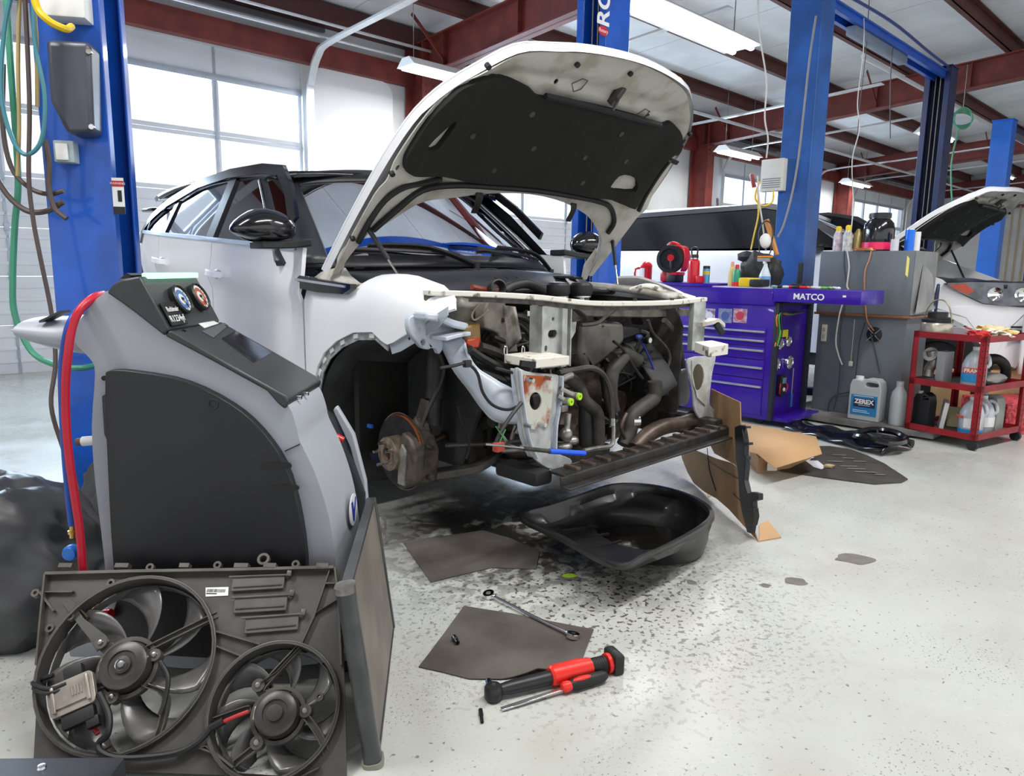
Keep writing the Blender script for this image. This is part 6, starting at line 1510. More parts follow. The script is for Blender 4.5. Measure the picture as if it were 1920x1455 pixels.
ze0, ze1 = TF.hy(1600, 572, 0).z, TF.hy(1600, 545, 0).z; xe = TF.hy(1617, 555, 0).x
sh_ = MB().bb(-0.02, -0.015, ze0, xe, 0.42, ze1, 0.006).done('side_shelf', PUR, ch_)
lm = TF.hy(1518, 557, 0); wd = TF.hy(1545, 557, 0).x - TF.hy(1491, 557, 0).x
text('shelf_lettering', 'MATCO', MS, sh_, mtx((lm.x, -0.018, lm.z), (1, 0, 0), (0, 0, 1)), 0.062, 0.001, 0.0012, sx=wd / 0.205 if wd < 0.6 else 1)
q = TF.hy(1585, 556, 0); MB().bb(q.x - 0.012, -0.017, q.z - 0.006, q.x + 0.012, -0.0155, q.z + 0.008).done('small_sticker', MS, sh_)
# drawers
hy = [(620, 605), (637, 617), (654, 640), (688, 700), (722, 770)]
zs = [TF.hy(1418, y, 0).z for y in (605, 621, 639, 656, 690, 724)] + [zb + 0.03]
ztop = TF.hy(1400, 606, 0).z
edges = [TF.hy(1400, y, 0).z for y in (612, 629, 648, 672, 708, 775)]
hz_ = [TF.hy(1400, y, 0).z for y in (620, 637, 655, 687, 722)]
for k in range(5):
    d = MB().bb(x0 + 0.04, -0.012, edges[k + 1] + 0.004, -0.05, 0.0, edges[k] - 0.004, 0.004).done('drawer', PUR, ch_)
    MB().bb(x0 + 0.05, -0.032, hz_[k] - 0.008, -0.055, -0.012, hz_[k] + 0.008, 0.003).done('drawer_pull', mat('alu_pull', (0.62, 0.62, 0.66), 0.3, 0.8), d)
# stickers over the drawers
c3 = [('sticker_a', 1320, 1340, '#7d5a86'), ('sticker_b', 1348, 1372, '#66719a'), ('sticker_c', 1376, 1400, '#a06a80')]
for k, (nm, a, b, cc) in enumerate(c3):
    p, q = TF.hy(a, 578, 0), TF.hy(b, 606, 0)
    s = MB().bb(p.x, -0.004, q.z, q.x, -0.001, p.z).done('sticker', mat(nm, cc, 0.4, 0, col2=['#c8c0d0', '#8890b0', '#c0b0b8'][k], scale=30), ch_)
    cx_, cz_ = (p.x + q.x) / 2, (p.z + q.z) / 2
    MB().plate(circ(cx_, cz_, 0.035, 18), -0.006, -0.004, axis='y').done('sticker_mark', mat('mark_' + nm, ['#d8d8e0', '#4a5a98', '#c03a4a'][k], 0.4), s)
# end bay facing the camera: dark posts round a recess with hung tools
mb = MB()
for y in (0.0, D - 0.05): mb.bb(0.0, y, zb, 0.035, y + 0.05, ze0 - 0.01, 0.003)
mb.bb(0.0, 0.0, ze0 - 0.03, 0.035, D, ze0 - 0.01)
mb.done('end_frame', PURD, ch_)
mb = MB()
for k in range(16): mb.cyl((0.035, D - 0.025, zb + 0.05 + k * 0.05), (0.037, D - 0.025, zb + 0.05 + k * 0.05), 0.007, seg=8)
mb.done('post_holes', RUBBER, ch_)
MB().bb(0.0, 0.03, zb + 0.0, 0.16, D - 0.03, zb + 0.03, 0.003).done('bottom_ledge', PUR, ch_)
for x in (x0 + 0.1, -0.1):
    for y in (0.08, D - 0.08):
        w_ = MB().lathe((x, y - 0.02, 0.055), (0, 1, 0), [(0, 0), (0.05, 0), (0.055, 0.01), (0.055, 0.03), (0.05, 0.04), (0, 0.04)], 18).done('castor', RUBBER, ch_); MB().bb(x - 0.03, y - 0.03, 0.06, x + 0.03, y + 0.03, zb + 0.002).done('castor_fork', STEEL, w_)
def endw(px, py, x=0.012): return TF.hx(px, py, x)
def hung(name, label, cat, px, py, grp=None, x=0.004):
    q = TF.hx(px, py, x); return thing(name, label, cat, Fr(TF.m @ q, -46.2), grp)
for px, py, r, lb in ((1460, 645, .045, 'round gauge with yellow top hung left in the chest end bay'), (1475, 640, .043, 'round gauge with yellow top hung right in the chest end bay'), (1452, 683, .055, 'bare round dial hung middle left in the chest end bay'), (1477, 679, .055, 'bare round dial hung middle right in the chest end bay')):
    t = hung('dial_gauge', lb, 'gauge', px, py, 'round gauges in the chest end bay')
    MB().lathe((0, 0, 0), (1, 0, 0), [(0, 0), (r, 0), (r, 0.02), (r * .88, 0.026), (r * .8, 0.02), (0, 0.02)], 24).done('case', CHROME, t)
    MB().lathe((0.021, 0, 0), (1, 0, 0), [(0, 0), (r * .72, 0), (r * .72, 0.001), (0, 0.001)], 24).done('dial', mat('dial_cream', (0.5, 0.5, 0.45), 0.3, 0, 0.4, 60), t)
    MB().beam((0.023, -r * .2, -r * .2), (0.023, r * .5, r * .4), 0.004, 0.002).done('needle', MK, t)
t = hung('header_card', 'yellow card holding the two upper gauges in the chest end bay', 'card', 1467, 626)
MB().bb(0, -0.09, -0.025, 0.004, 0.09, 0.03).done('card', mat('yellow_card', '#cfd41c', 0.5), t)
t = hung('multimeter', 'black multimeter with grey screen hung low in the chest end bay', 'multimeter', 1461, 722)
MB().box((0.02, 0, 0), (0.04, 0.09, 0.17), bev=0.012).done('case', BLACKPL, t); MB().bb(0.041, -0.03, 0.02, 0.043, 0.03, 0.065).done('screen', mat('lcd_blue', (0.15, 0.25, 0.32), 0.2), t)
MB().cyl((0.04, 0, -0.03), (0.046, 0, -0.03), 0.016, seg=16).done('selector', WHITE, t)
for s in (-1, 1): MB().tube([(0.03, s * 0.045, 0.02), (0.04, s * 0.065, -0.01), (0.03, s * 0.05, -0.06)], 0.006, 6).done('lead', mat('lead_red', (0.5, 0.02, 0.03), 0.4), t)
t = hung('hex_key', 'blue-handled long thin tool hung at the right in the chest end bay', 'tool', 1480, 735)
MB().cyl((0.02, 0, -0.12), (0.02, 0, -0.01), 0.012, seg=10).done('handle', mat('tool_blue', (0.02, 0.08, 0.4), 0.4), t); MB().cyl((0.02, 0, -0.01), (0.02, 0, 0.20), 0.004, seg=8).done('shaft', STEEL, t)
q = [TF.l(TF.m @ TF.hx(x, y, 0.03)) for x, y in ((1453, 650), (1458, 625), (1456, 598), (1462, 588), (1480, 590), (1505, 585))]
for k, (cc, nm) in enumerate((('#d86a28', 'orange'), ('#3fae4a', 'green'), ('#26262c', 'black'))):
    o = MB().tube([p + Vector((0.012 * k, 0.012 * k, 0.006 * k)) for p in q], 0.006, 6).done('test_lead', mat('lead_' + nm, cc, 0.5), M=TF.m); tag(o, nm + ' test lead looped over the gauges in the chest end bay', 'cable')

# ---------------------------------------------------------------- things on top of the chest
def onchest(name, label, cat, px, y, z, group=None, py=520):
    p = TF.hy(px, py, y); o = TF.w(p.x, y, z); return thing(name, label, cat, Fr(o, -46.2), group)
RED = mat('bright_red', (0.62, 0.008, 0.018), 0.3, 0, 0.05, 4, coat=0.3)
S = 0.0047                                         # metres per picture pixel out here
t = onchest('measuring_jug', 'red and white lidded jug at the far end of the purple chest', 'jug', 1211, 0.28, zl)
MB().lathe((0, 0, 0), (0, 0, 1), [(0, 0), (0.055, 0), (0.055, 0.13), (0.058, 0.14), (0.045, 0.165), (0.012, 0.185), (0, 0.19)], 24).done('jug_body', RED, t)
MB().plate(arc(0, 0, 0.057, 190, 290, 10) + arc(0, 0, 0.054, 290, 190, 10), 0.02, 0.12).done('white_label', MS, t)
MB().tube([(-0.04, -0.03, 0.12), (-0.085, -0.05, 0.11), (-0.085, -0.05, 0.03), (-0.04, -0.03, 0.02)], 0.010, 8, 2).done('jug_handle', RED, t)
t = onchest('work_fan', 'red and black cordless fan standing on the purple chest', 'fan', 1263, 0.18, zl)
MB().lathe((0, -0.05, 0.20), (0.25, -1, 0.05), [(0, -0.08), (0.08, -0.075), (0.115, -0.03), (0.125, 0.02), (0.12, 0.045), (0.09, 0.05), (0.088, 0.03), (0, 0.03)], 28).done('fan_drum', BLACKPL, t)
MB().ribbon([(0.04, -0.03, 0.31), (0.10, 0.0, 0.29), (0.125, 0.0, 0.2), (0.10, 0.0, 0.1)], (0.0, 0.09, 0), (0.02, 0, 0.02)).done('fan_shell', RED, t, bev=0.008)
MB().ribbon([(-0.06, -0.02, 0.315), (0.0, -0.03, 0.34), (0.06, -0.02, 0.315)], (0, 0.05, 0), (0, 0, 0.03)).done('fan_handle', RED, t, bev=0.008)
MB().lathe((0.03, -0.10, 0.21), (0.25, -1, 0.05), [(0, 0), (0.03, 0.0), (0.03, 0.015), (0, 0.018)], 20).done('fan_hub', RED, t)
MB().bb(-0.10, -0.07, 0.0, -0.02, 0.07, 0.10, 0.02).done('fan_foot', RED, t); MB().bb(-0.015, -0.09, 0.0, 0.075, 0.05, 0.075, 0.012).done('battery', BLACKPL, t)
MB().bb(-0.02, -0.09, 0.06, 0.085, 0.05, 0.09, 0.01).done('battery_cradle', RED, t); MB().bb(0.005, -0.085, 0.08, 0.04, -0.04, 0.2, 0.01).done('fan_stem', BLACKPL, t)
t = onchest('water_bottle', 'red water bottle with black loop lid on the purple chest', 'bottle', 1300, 0.10, zl)
MB().lathe((0, 0, 0), (0, 0, 1), [(0, 0), (0.048, 0), (0.050, 0.01), (0.050, 0.165), (0.046, 0.185), (0.034, 0.195), (0.034, 0.2), (0, 0.2)], 24).done('bottle', RED, t)
MB().lathe((0, 0, 0.2), (0, 0, 1), [(0.034, 0), (0.032, 0), (0.032, 0.012), (0, 0.012)], 20).done('steel_neck', STEEL, t)
MB().lathe((0, 0, 0.21), (0, 0, 1), [(0, 0), (0.036, 0.0), (0.034, 0.028), (0, 0.03)], 20).done('lid', BLACKPL, t)
MB().tube([(-0.026, -0.0, 0.235), (-0.03, 0, 0.28), (-0.02, 0, 0.295), (0.02, 0, 0.295), (0.03, 0, 0.28), (0.026, 0, 0.235)], 0.007, 8, 3).done('lid_loop', BLACKPL, t)
t = onchest('spray_can', 'small blue can with yellow band right of the red bottle', 'can', 1324, 0.14, zl)
MB().lathe((0, 0, 0), (0, 0, 1), [(0, 0), (0.030, 0), (0.030, 0.12), (0, 0.12)], 20).done('can', mat('can_blue', (0.10, 0.38, 0.62), 0.3, 0.3), t)
MB().lathe((0, 0, 0.07), (0, 0, 1), [(0.0302, 0), (0.0306, 0), (0.0306, 0.03), (0.0302, 0.03)], 20).done('band', mat('can_yellow', '#c8b83a', 0.4), t); MB().lathe((0, 0, 0.115), (0, 0, 1), [(0, 0), (0.029, 0), (0.029, 0.028), (0, 0.03)], 20).done('cap', BLACKPL, t)
t = onchest('small_box', 'small red plastic box between the red bottle and the blue can', 'box', 1313, 0.04, zl)
MB().box((0, 0, 0.03), (0.05, 0.06, 0.06), bev=0.008).done('box', RED, t)
def bottle(name, label, px, y, z, prof, m, parts=(), F=None, on=None, group=None, py=520):
    t = (on or onchest)(name, label, 'bottle', px, y, z, group, py)
    MB().lathe((0, 0, 0), (0, 0, 1), prof, 22).done('bottle', m, t)
    for nm, pr, mm in parts: MB().lathe((0, 0, 0), (0, 0, 1), pr, 22).done(nm, mm, t)
    return t
bottle('glue_bottle', 'green bottle with red cap on the purple chest', 1381, 0.13, zt + .008, [(0, 0), (0.032, 0), (0.032, 0.09), (0.026, 0.125), (0.015, 0.145), (0, 0.145)], mat('green_plastic', (0.02, 0.28, 0.16), 0.35),
       (('cap', [(0, 0.145), (0.018, 0.145), (0.016, 0.175), (0, 0.178)], RED), ('foot_band', [(0.0325, 0.0), (0.034, 0.0), (0.034, 0.035), (0.0325, 0.035)], RED)))
bottle('yellow_tube', 'yellow squeeze bottle left of the green one', 1372, 0.17, zt + .008, [(0, 0), (0.03, 0), (0.028, 0.12), (0.02, 0.16), (0, 0.165)], mat('pale_yellow', (0.75, 0.6, 0.22), 0.4), (('cap', [(0, 0.165), (0.016, 0.165), (0.012, 0.2), (0, 0.2)], mat('pink_cap', (0.8, 0.35, 0.25), 0.4)),))
t = onchest('meter', 'yellow meter with black face lying on the purple chest', 'meter', 1410, 0.03, zt + .008)
MB().bb(-0.10, -0.03, 0, 0.03, 0.09, 0.072, 0.012).done('case', mat('meter_yellow', '#e8c400', 0.35), t); MB().bb(0.0, -0.045, 0.004, 0.12, 0.07, 0.062, 0.012).done('face', BLACKPL, t)
bottle('cleaner_bottle', 'clear spray cleaner bottle with blue label and amber head on the chest', 1434, 0.16, zt + .008, [(0, 0), (0.045, 0), (0.045, 0.09), (0.030, 0.13), (0.016, 0.165), (0.014, 0.185), (0, 0.185)], mat('clear_white_plastic', (0.62, 0.68, 0.74), 0.25),
       (('blue_label', [(0.0455, 0.02), (0.0462, 0.02), (0.0462, 0.085), (0.0455, 0.085)], mat('label_blue', (0.15, 0.35, 0.7), 0.4)),))
t = onchest('trigger_head', 'amber trigger head lying across the top of the spray cleaner bottle', 'trigger', 1432, 0.16, zt + .193)
MB().box((-0.01, 0, 0.03), (0.10, 0.03, 0.03), bev=0.006).done('head', mat('grey_trigger', (0.3, 0.3, 0.3), 0.4), t); MB().box((0.0, 0, 0.055), (0.12, 0.03, 0.012), bev=0.004).done('amber_strip', mat('amber', '#e8930f', 0.4), t); MB().cyl((0, 0, 0), (0, 0, 0.02), 0.015).done('collar', WHITE, t)
t = onchest('tool_bag', 'black bulky tool bag on the chest in front of the blue post', 'bag', 1420, 0.30, zt)
mb = MB(); mb.ball((0.0, 0, 0.13), 0.16, (1.0, 0.6, 0.95), 3, 0.35, 2.2); mb.ball((-0.12, 0.02, 0.25), 0.07, (1.2, 0.7, 0.7), 2, 0.3)
mb.ball((0.13, 0.0, 0.11), 0.12, (0.7, 0.6, 1.1), 3, 0.3, 2.5)
for v in mb.bm.verts: v.co.z = max(v.co.z, 0.002)
mb.done('bag', mat('bag_black', (0.02, 0.02, 0.022), 0.6, 0, 0.4, 12), t)
# clutter of small tools along the chest edge and the side shelf
rnd = random.Random(11)
cols = [('grip_red', (0.6, 0.02, 0.02)), ('grip_black', (0.02, 0.02, 0.02)), ('grip_green', (0.15, 0.4, 0.05)), ('grip_white', (0.6, 0.6, 0.6)), ('grip_orange', (0.7, 0.12, 0.02)), ('grip_teal', (0.2, 0.45, 0.5))]
names = ['red', 'black', 'green', 'white', 'orange', 'pale teal']
spots = [(1452, 5), (1462, 1), (1475, 3), (1483, 0), (1492, 1), (1506, 0), (1516, 4), (1526, 3), (1536, 3), (1547, 2), (1558, 2), (1566, 3), (1573, 3)]
for i, (px, k) in enumerate(spots):
    z = zt if px < 1436 else ze1
    if px < 1500 and px > 1436: z = ze1
    t = onchest('hand_tool', '%s-handled hand tool lying on the chest shelf, %s from its left end' % (names[k], ['first', 'second', 'third', 'fourth', 'fifth', 'sixth', 'seventh', 'eighth', 'ninth', 'tenth', 'eleventh', 'twelfth', 'last'][i]), 'hand tool', px, 0.06 + 0.012 * (i % 4) + 0.02, z, 'hand tools on the chest shelf', py=540)
    r = 0.011; an = rnd.uniform(-0.5, 0.5); d = Vector((math.cos(an) * 0.028, 0.05 * math.sin(an), 0))
    MB().lathe(Vector((0, 0, r + 0.001)) - d, d, [(0, 0), (r * .8, 0), (r, 0.01), (r, 0.034), (r * .7, 0.05), (0, 0.052)], 12).done('handle', mat(cols[k][0], cols[k][1], 0.35), t)
    MB().cyl(Vector((0, 0, r)) + d * 0.7, Vector((0, 0, r)) + d * 1.0 + Vector((0, 0.05, 0)), 0.004, seg=8).done('shank', STEEL, t)
t = onchest('scraper', 'black upright tool handle standing on the chest shelf before the white panel', 'tool', 1498, 0.2, ze1, py=540)
MB().box((0, 0, 0.10), (0.035, 0.03, 0.20), bev=0.008).done('handle', RUBBER, t); MB().box((-0.01, 0, 0.02), (0.10, 0.05, 0.04), bev=0.012).done('foot', RUBBER, t)

# ================================================================ grey cabinet on a dolly
gc = gp(1683, 806); GF = Fr((gc.x, gc.y, 0), -46.2)
GM = mat('grey_enamel', (0.13, 0.15, 0.17), 0.42, 0, 0.12, 3); GM2 = mat('grey_side', (0.27, 0.28, 0.28), 0.4, 0, 0.25, 3)
cab = thing('grey_cabinet', 'tall grey metal cabinet with a copper-coloured band, standing on a dolly', 'cabinet', GF)
xa = GF.hy(1532, 560, 0).x; zt2 = GF.hy(1686, 470, 0).z; zm = GF.hy(1676, 592, 0).z; zd = GF.hy(1683, 790, 0).z
WC = 0.52
MB().bb(xa, 0.0, zm, 0.0, WC, zt2, 0.006).done('upper_body', GM, cab)
MB().bb(xa + 0.02, 0.015, zd, -0.015, WC - 0.015, zm, 0.004).done('lower_body', GM, cab)
MB().plate([(0.0, zm + 0.01), (WC, zm + 0.01), (WC, zt2), (0.0, zt2)], 0.001, 0.004, axis='x').done('side_sheet', GM2, cab)
MB().bb(xa - 0.012, -0.012, zm - 0.018, 0.012, WC, zm, 0.002).done('copper_band', mat('copper_band', (0.32, 0.13, 0.05), 0.35, 0.6), cab)
q = GF.hy(1546, 624, 0.015); op = MB().bb(q.x - 0.022, 0.004, q.z - 0.07, q.x + 0.022, 0.014, q.z + 0.07, 0.003).done('outlet_plate', mat('ivory', (0.65, 0.62, 0.50), 0.4), cab)
for z in (-0.03, 0.03): MB().bb(q.x - 0.010, 0.001, q.z + z - 0.016, q.x + 0.010, 0.004, q.z + z + 0.016, 0.003).done('socket_face', mat('ivory_shade', (0.4, 0.38, 0.3), 0.4), op)
q = GF.hy(1640, 627, 0.015); fn_ = MB().lathe((q.x, 0.015, q.z), (0, -1, 0), [(0, 0), (0.055, 0), (0.06, 0.008), (0.05, 0.012), (0.02, 0.012), (0, 0.02)], 20).done('cord_grommet', RUBBER, cab)
mb = MB()
for k in range(4): a = PI / 4 + k * PI / 2; mb.beam((q.x, 0.0, q.z), (q.x + 0.075 * math.cos(a), 0.0, q.z + 0.075 * math.sin(a)), 0.006, 0.003, up=(0, 1, 0))
mb.done('grommet_guard', STEEL, fn_)
q0 = GF.hx(1702, 490, 0.004)
MB().plate([(q0.y - 0.03, q0.z - 0.1), (q0.y + 0.02, q0.z - 0.12), (q0.y + 0.02, q0.z + 0.02), (q0.y - 0.03, q0.z + 0.04)], 0.006, 0.009, axis='x').done('yellow_note', mat('yellow_note', '#e6dc7a', 0.6), cab)
MB().plate([(0.04, zm + 0.02), (WC + 0.02, zm + 0.05), (WC - 0.12, zm + 0.32), (0.18, zm + 0.40)], 0.03, 0.033, axis='x', fn=lambda a, b, d: (d - (b - zm) * 0.06, a, b)).done('bent_sheet', mat('bare_sheet', (0.42, 0.42, 0.42), 0.35, 0.3, 0.3, 4), cab)
MB().tube([(0.03, WC - 0.05, zt2 - 0.42), (0.035, WC - 0.03, zt2 - 0.28), (0.03, WC, zt2 - 0.30), (0.03, WC - 0.01, zt2 - 0.62)], 0.012, 8).done('hanging_strap', mat('navy_strap', (0.01, 0.015, 0.06), 0.5), cab)
dl = thing('dolly', 'low wheeled dolly under the grey cabinet, with jugs at its right end', 'dolly', GF)
x5 = GF.hy(1500, 760, 0).x
mb = MB(); mb.bb(xa - 0.15, -0.06, zd - 0.05, 0.32, WC + 0.02, zd - 0.001, 0.006); mb.done('deck', mat('dolly_grey', (0.17, 0.165, 0.155), 0.6, 0, 0.4, 8), dl)
for x in (xa - 0.08, 0.24):
    for y in (0.03, WC - 0.06):
        w_ = MB().lathe((x, y - 0.02, 0.045), (0, 1, 0), [(0, 0), (0.045, 0), (0.045, 0.035), (0, 0.035)], 16).done('castor', RUBBER, dl); MB().bb(x - 0.03, y - 0.03, 0.05, x + 0.03, y + 0.03, zd - 0.045).done('castor_bracket', DIRTY, w_)
def onGF(name, label, cat, px, y, z, group=None, py=470):
    p = GF.hy(px, py, y); return thing(name, label, cat, Fr(GF.w(p.x, y, z), -46.2), group)
def jug(t, w_, d, h, m, lab=None, label_name='label'):
    """moulded jug: shouldered body with a handle hole and a capped neck"""
    P = [(-w_ / 2, 0.0), (w_ / 2, 0.0), (w_ / 2, h * .74), (w_ / 2 - 0.01, h * .90), (w_ / 2 - 0.04, h * .97), (-0.0, h * .97), (-w_ * .12, h * .90), (-w_ * .2, h * .93), (-w_ / 2 + 0.015, h * .93), (-w_ / 2, h * .80)]
    hole = sm2([(w_ * .02, h * .80), (w_ * .36, h * .80), (w_ * .38, h * .88), (w_ * .05, h * .89)], 3, True)
    MB().plate(P, -d / 2, d / 2, [hole], 'y').done('jug', m, t, bev=0.012, seg=3)
    MB().cyl((-w_ * .30, 0, h * .92), (-w_ * .30, 0, h * 1.0), w_ * .13, seg=16).done('cap', WHITE, t)
JG = mat('grey_jug', (0.42, 0.45, 0.46), 0.35, 0, 0.05, 3)
p = GF.hy(1632, 775, -0.02); t = thing('antifreeze_jug', 'large grey jug with blue label on the dolly in front of the grey cabinet', 'jug', Fr(GF.w(p.x, -0.115, zd), -46.2))
# stands on a dolly lip in front of the cabinet
MB().bb(xa - 0.15, -0.24, zd - 0.05, 0.32, -0.06, zd - 0.002, 0.006).done('deck_front', mat('dolly_grey2', (0.19, 0.185, 0.175), 0.6, 0, 0.4, 8), dl)
hj = 0.34; wj = 0.235
jug(t, wj, 0.13, hj, JG)
lb = MB().bb(-wj * .42, -0.068, 0.04, wj * .42, -0.0655, 0.20).done('label', mat('zerex_blue', (0.02, 0.20, 0.45), 0.35), t)
MB().bb(-wj * .33, -0.0695, 0.105, wj * .36, -0.068, 0.175).done('label_panel', mat('label_navy', (0.02, 0.025, 0.06), 0.35), lb)
text('label_lettering', 'ZEREX', MS, lb, mtx((0.002, -0.071, 0.148), (1, 0, 0), (0, 0, 1)), 0.048, 0.0006, 0.002)
mb = MB(); mb.bb(-0.04, -0.0695, 0.118, 0.05, -0.069, 0.124); mb.bb(-0.08, -0.0695, 0.19, 0.07, -0.069, 0.194); mb.bb(-0.08, -0.0695, 0.075, 0.03, -0.069, 0.079); mb.bb(-0.08, -0.0695, 0.062, 0.05, -0.069, 0.066)
mb.done('label_print', MS, lb)
p = GF.hy(1679, 770, -0.1); t = thing('oil_bottle', 'slim grey bottle right of the large jug on the dolly', 'bottle', Fr(GF.w(0.03, -0.14, zd), -46.2))
MB().lathe((0, 0, 0), (0, 0, 1), [(0, 0), (0.055, 0), (0.058, 0.02), (0.058, 0.20), (0.05, 0.25), (0.026, 0.29), (0.024, 0.31), (0, 0.31)], 20).done('bottle', JG, t); MB().cyl((0, 0, 0.30), (0, 0, 0.335), 0.026, seg=16).done('cap', JG, t)
# on top of the cabinet
bottle('spray_bottle', 'leftmost yellow-capped spray bottle on the grey cabinet', 1570, 0.10, zt2, [(0, 0), (0.037, 0), (0.037, 0.13), (0.02, 0.17), (0, 0.17)], mat('pinkish_label', (0.62, 0.5, 0.55), 0.35, 0, 0.4, 30), (('cap', [(0, 0.165), (0.022, 0.165), (0.022, 0.195), (0.012, 0.205), (0, 0.205)], YEL),), on=onGF, py=465)
bottle('spray_bottle', 'second yellow-capped spray bottle on the grey cabinet', 1588, 0.07, zt2, [(0, 0), (0.037, 0), (0.037, 0.13), (0.02, 0.17), (0, 0.17)], mat('pale_label', (0.55, 0.55, 0.54), 0.35, 0, 0.4, 30), (('cap', [(0, 0.165), (0.022, 0.165), (0.022, 0.20), (0.012, 0.21), (0, 0.21)], YEL),), on=onGF, py=465)
bottle('aerosol_can', 'tan aerosol can between the spray bottles and the big black jar', 1607, 0.12, zt2, [(0, 0), (0.034, 0), (0.034, 0.14), (0.018, 0.165), (0.012, 0.18), (0, 0.18)], mat('tan_can', (0.35, 0.27, 0.10), 0.35, 0.4), on=onGF, py=465)
bottle('protein_jar', 'big black screw-top jar with a bright pink band on the grey cabinet', 1645, 0.16, zt2, [(0, 0), (0.112, 0), (0.118, 0.01), (0.118, 0.17), (0.105, 0.22), (0.075, 0.255), (0.075, 0.265), (0, 0.265)], BLACKGLOSS,
       (('pink_band', [(0.1185, 0.012), (0.1205, 0.012), (0.1205, 0.07), (0.1185, 0.07)], mat('hot_pink', (0.85, 0.02, 0.12), 0.35)), ('lid', [(0, 0.30), (0.078, 0.30), (0.082, 0.295), (0.082, 0.262), (0, 0.262)], BLACKPL)), on=onGF, py=465)
bottle('jar', 'small clear jar right of the big black jar', 1677, 0.05, zt2, [(0, 0), (0.03, 0), (0.03, 0.09), (0, 0.09)], mat('clear_jar', (0.6, 0.6, 0.65), 0.2), on=onGF, py=465)
bottle('blue_can', 'tall bright blue can near the right end of the grey cabinet top', 1704, 0.12, zt2, [(0, 0), (0.034, 0), (0.034, 0.16), (0, 0.16)], mat('can_bright_blue', (0.01, 0.16, 0.75), 0.3, 0.2), (('silver_side', [(0.0, 0.16), (0.03, 0.16), (0.03, 0.168), (0, 0.168)], STEEL),), on=onGF, py=465)
bottle('white_can', 'white can right of the bright blue can', 1716, 0.22, zt2, [(0, 0), (0.032, 0), (0.032, 0.15), (0, 0.15)], WHITE, on=onGF, py=465)
t = onGF('socket_tray', 'small dark heap of oily parts at the cabinet top corner', 'parts', 1722, 0.30, zt2, py=465); mb = MB(); mb.ball((0, 0, 0.018), 0.035, (1.6, 1.2, .5), 2, .4); mb.done('parts', DIRTY, t)
t = onGF('wire_coil', 'flat coil of copper-coloured wire on the cabinet top before the jar', 'wire coil', 1620, 0.02, zt2, py=470)
mb = MB()
for k in range(3): mb.tube([(0.085 * math.cos(a) * (1 - k * .08), 0.05 * math.sin(a) * (1 - k * .08), 0.006 + k * 0.007) for a in [2 * PI * j / 16 for j in range(16)]], 0.004, 6, 2, closed=True)
mb.done('coil', mat('copper_wire', (0.50, 0.22, 0.10), 0.3, 0.5), t)
# cords down the front of the cabinet
def cord(label, pts, y, r, m, F=None, n=6):
    F = F or GF; P = [F.m @ F.hy(a, b, y) for a, b in pts]
    o = MB().tube(P, r, 7, n).done('electric_lead', m); return tag(o, label, 'cord')
W1 = mat('white_cord', (0.55, 0.52, 0.48), 0.5); W2 = mat('dark_cord', (0.03, 0.03, 0.05), 0.5); W3 = mat('copper_cord', (0.42, 0.17, 0.08), 0.4, 0.3)
cord('copper-coloured cord running down the face of the grey cabinet', [(1634, 470), (1630, 488), (1622, 510), (1621, 550), (1624, 590), (1628, 606), (1638, 620)], -0.02, 0.006, W3)
cord('white cord hanging on the left of the cabinet face, ending in a frayed tip', [(1588, 470), (1592, 500), (1588, 535), (1590, 545), (1578, 575), (1572, 600), (1567, 640), (1572, 665), (1579, 684)], -0.03, 0.006, W1)
cord('dark cord hanging left on the cabinet face down to the dolly', [(1583, 470), (1583, 500), (1588, 540), (1585, 570), (1576, 620), (1575, 690), (1570, 740), (1563, 768)], -0.025, 0.005, W2)
cord('dark cord from the grommet down behind the large jug', [(1632, 625), (1640, 655), (1650, 700)], -0.02, 0.005, W2)
cord('dark cord from the copper cord plug to the floor of the dolly', [(1622, 605), (1612, 640), (1606, 690), (1600, 730), (1570, 740), (1556, 752), (1552, 775)], -0.02, 0.005, W2)
t = onGF('hanging_plug', 'pale plug dangling on a string in front of the grey cabinet', 'plug', 1595, -0.02, 0.0, py=680); q = GF.hy(1595, 682, -0.02); t.location = GF.w(q.x, -0.02, q.z)
MB().box((0, 0, 0), (0.03, 0.02, 0.04), bev=0.006).done('plug', W1, t); MB().cyl((0, 0, 0.02), (0, 0, 0.36), 0.002, seg=6).done('string', W1, t)
# ================================================================ red trolley
rc = gp(1826, 846); KF = Fr((rc.x, rc.y, 0), -58)     # x towards the camera end, y to the right
RK = mat('trolley_red', (0.30, 0.008, 0.014), 0.4, 0, 0.25, 10)
tr = thing('shop_trolley', 'red three-shelf angle-iron trolley with jugs and clutter', 'trolley', KF)
xb = -0.50; yb = 0.66
z3 = KF.hy(1800, 625, 0).z; z3 = 0.80; z2 = 0.455; z1 = 0.115
mb_levels = [('top_shelf', z3), ('middle_shelf', z2), ('bottom_shelf', z1)]
for nm, z in mb_levels:
    mb = MB(); mb.bb(xb, 0, z - 0.045, 0, 0.006, z); mb.bb(-0.006, 0, z - 0.045, 0, yb, z); mb.bb(xb, yb - 0.006, z - 0.045, 0, yb, z); mb.bb(xb, 0, z - 0.045, xb + 0.006, yb, z)
    s = mb.done(nm, RK, tr)
    MB().bb(xb + 0.006, 0.006, z - 0.042, -0.006, yb - 0.006, z - 0.034).done('deck', mat('dirty_deck', (0.13, 0.11, 0.09), 0.6, 0, 0.5, 8), s)
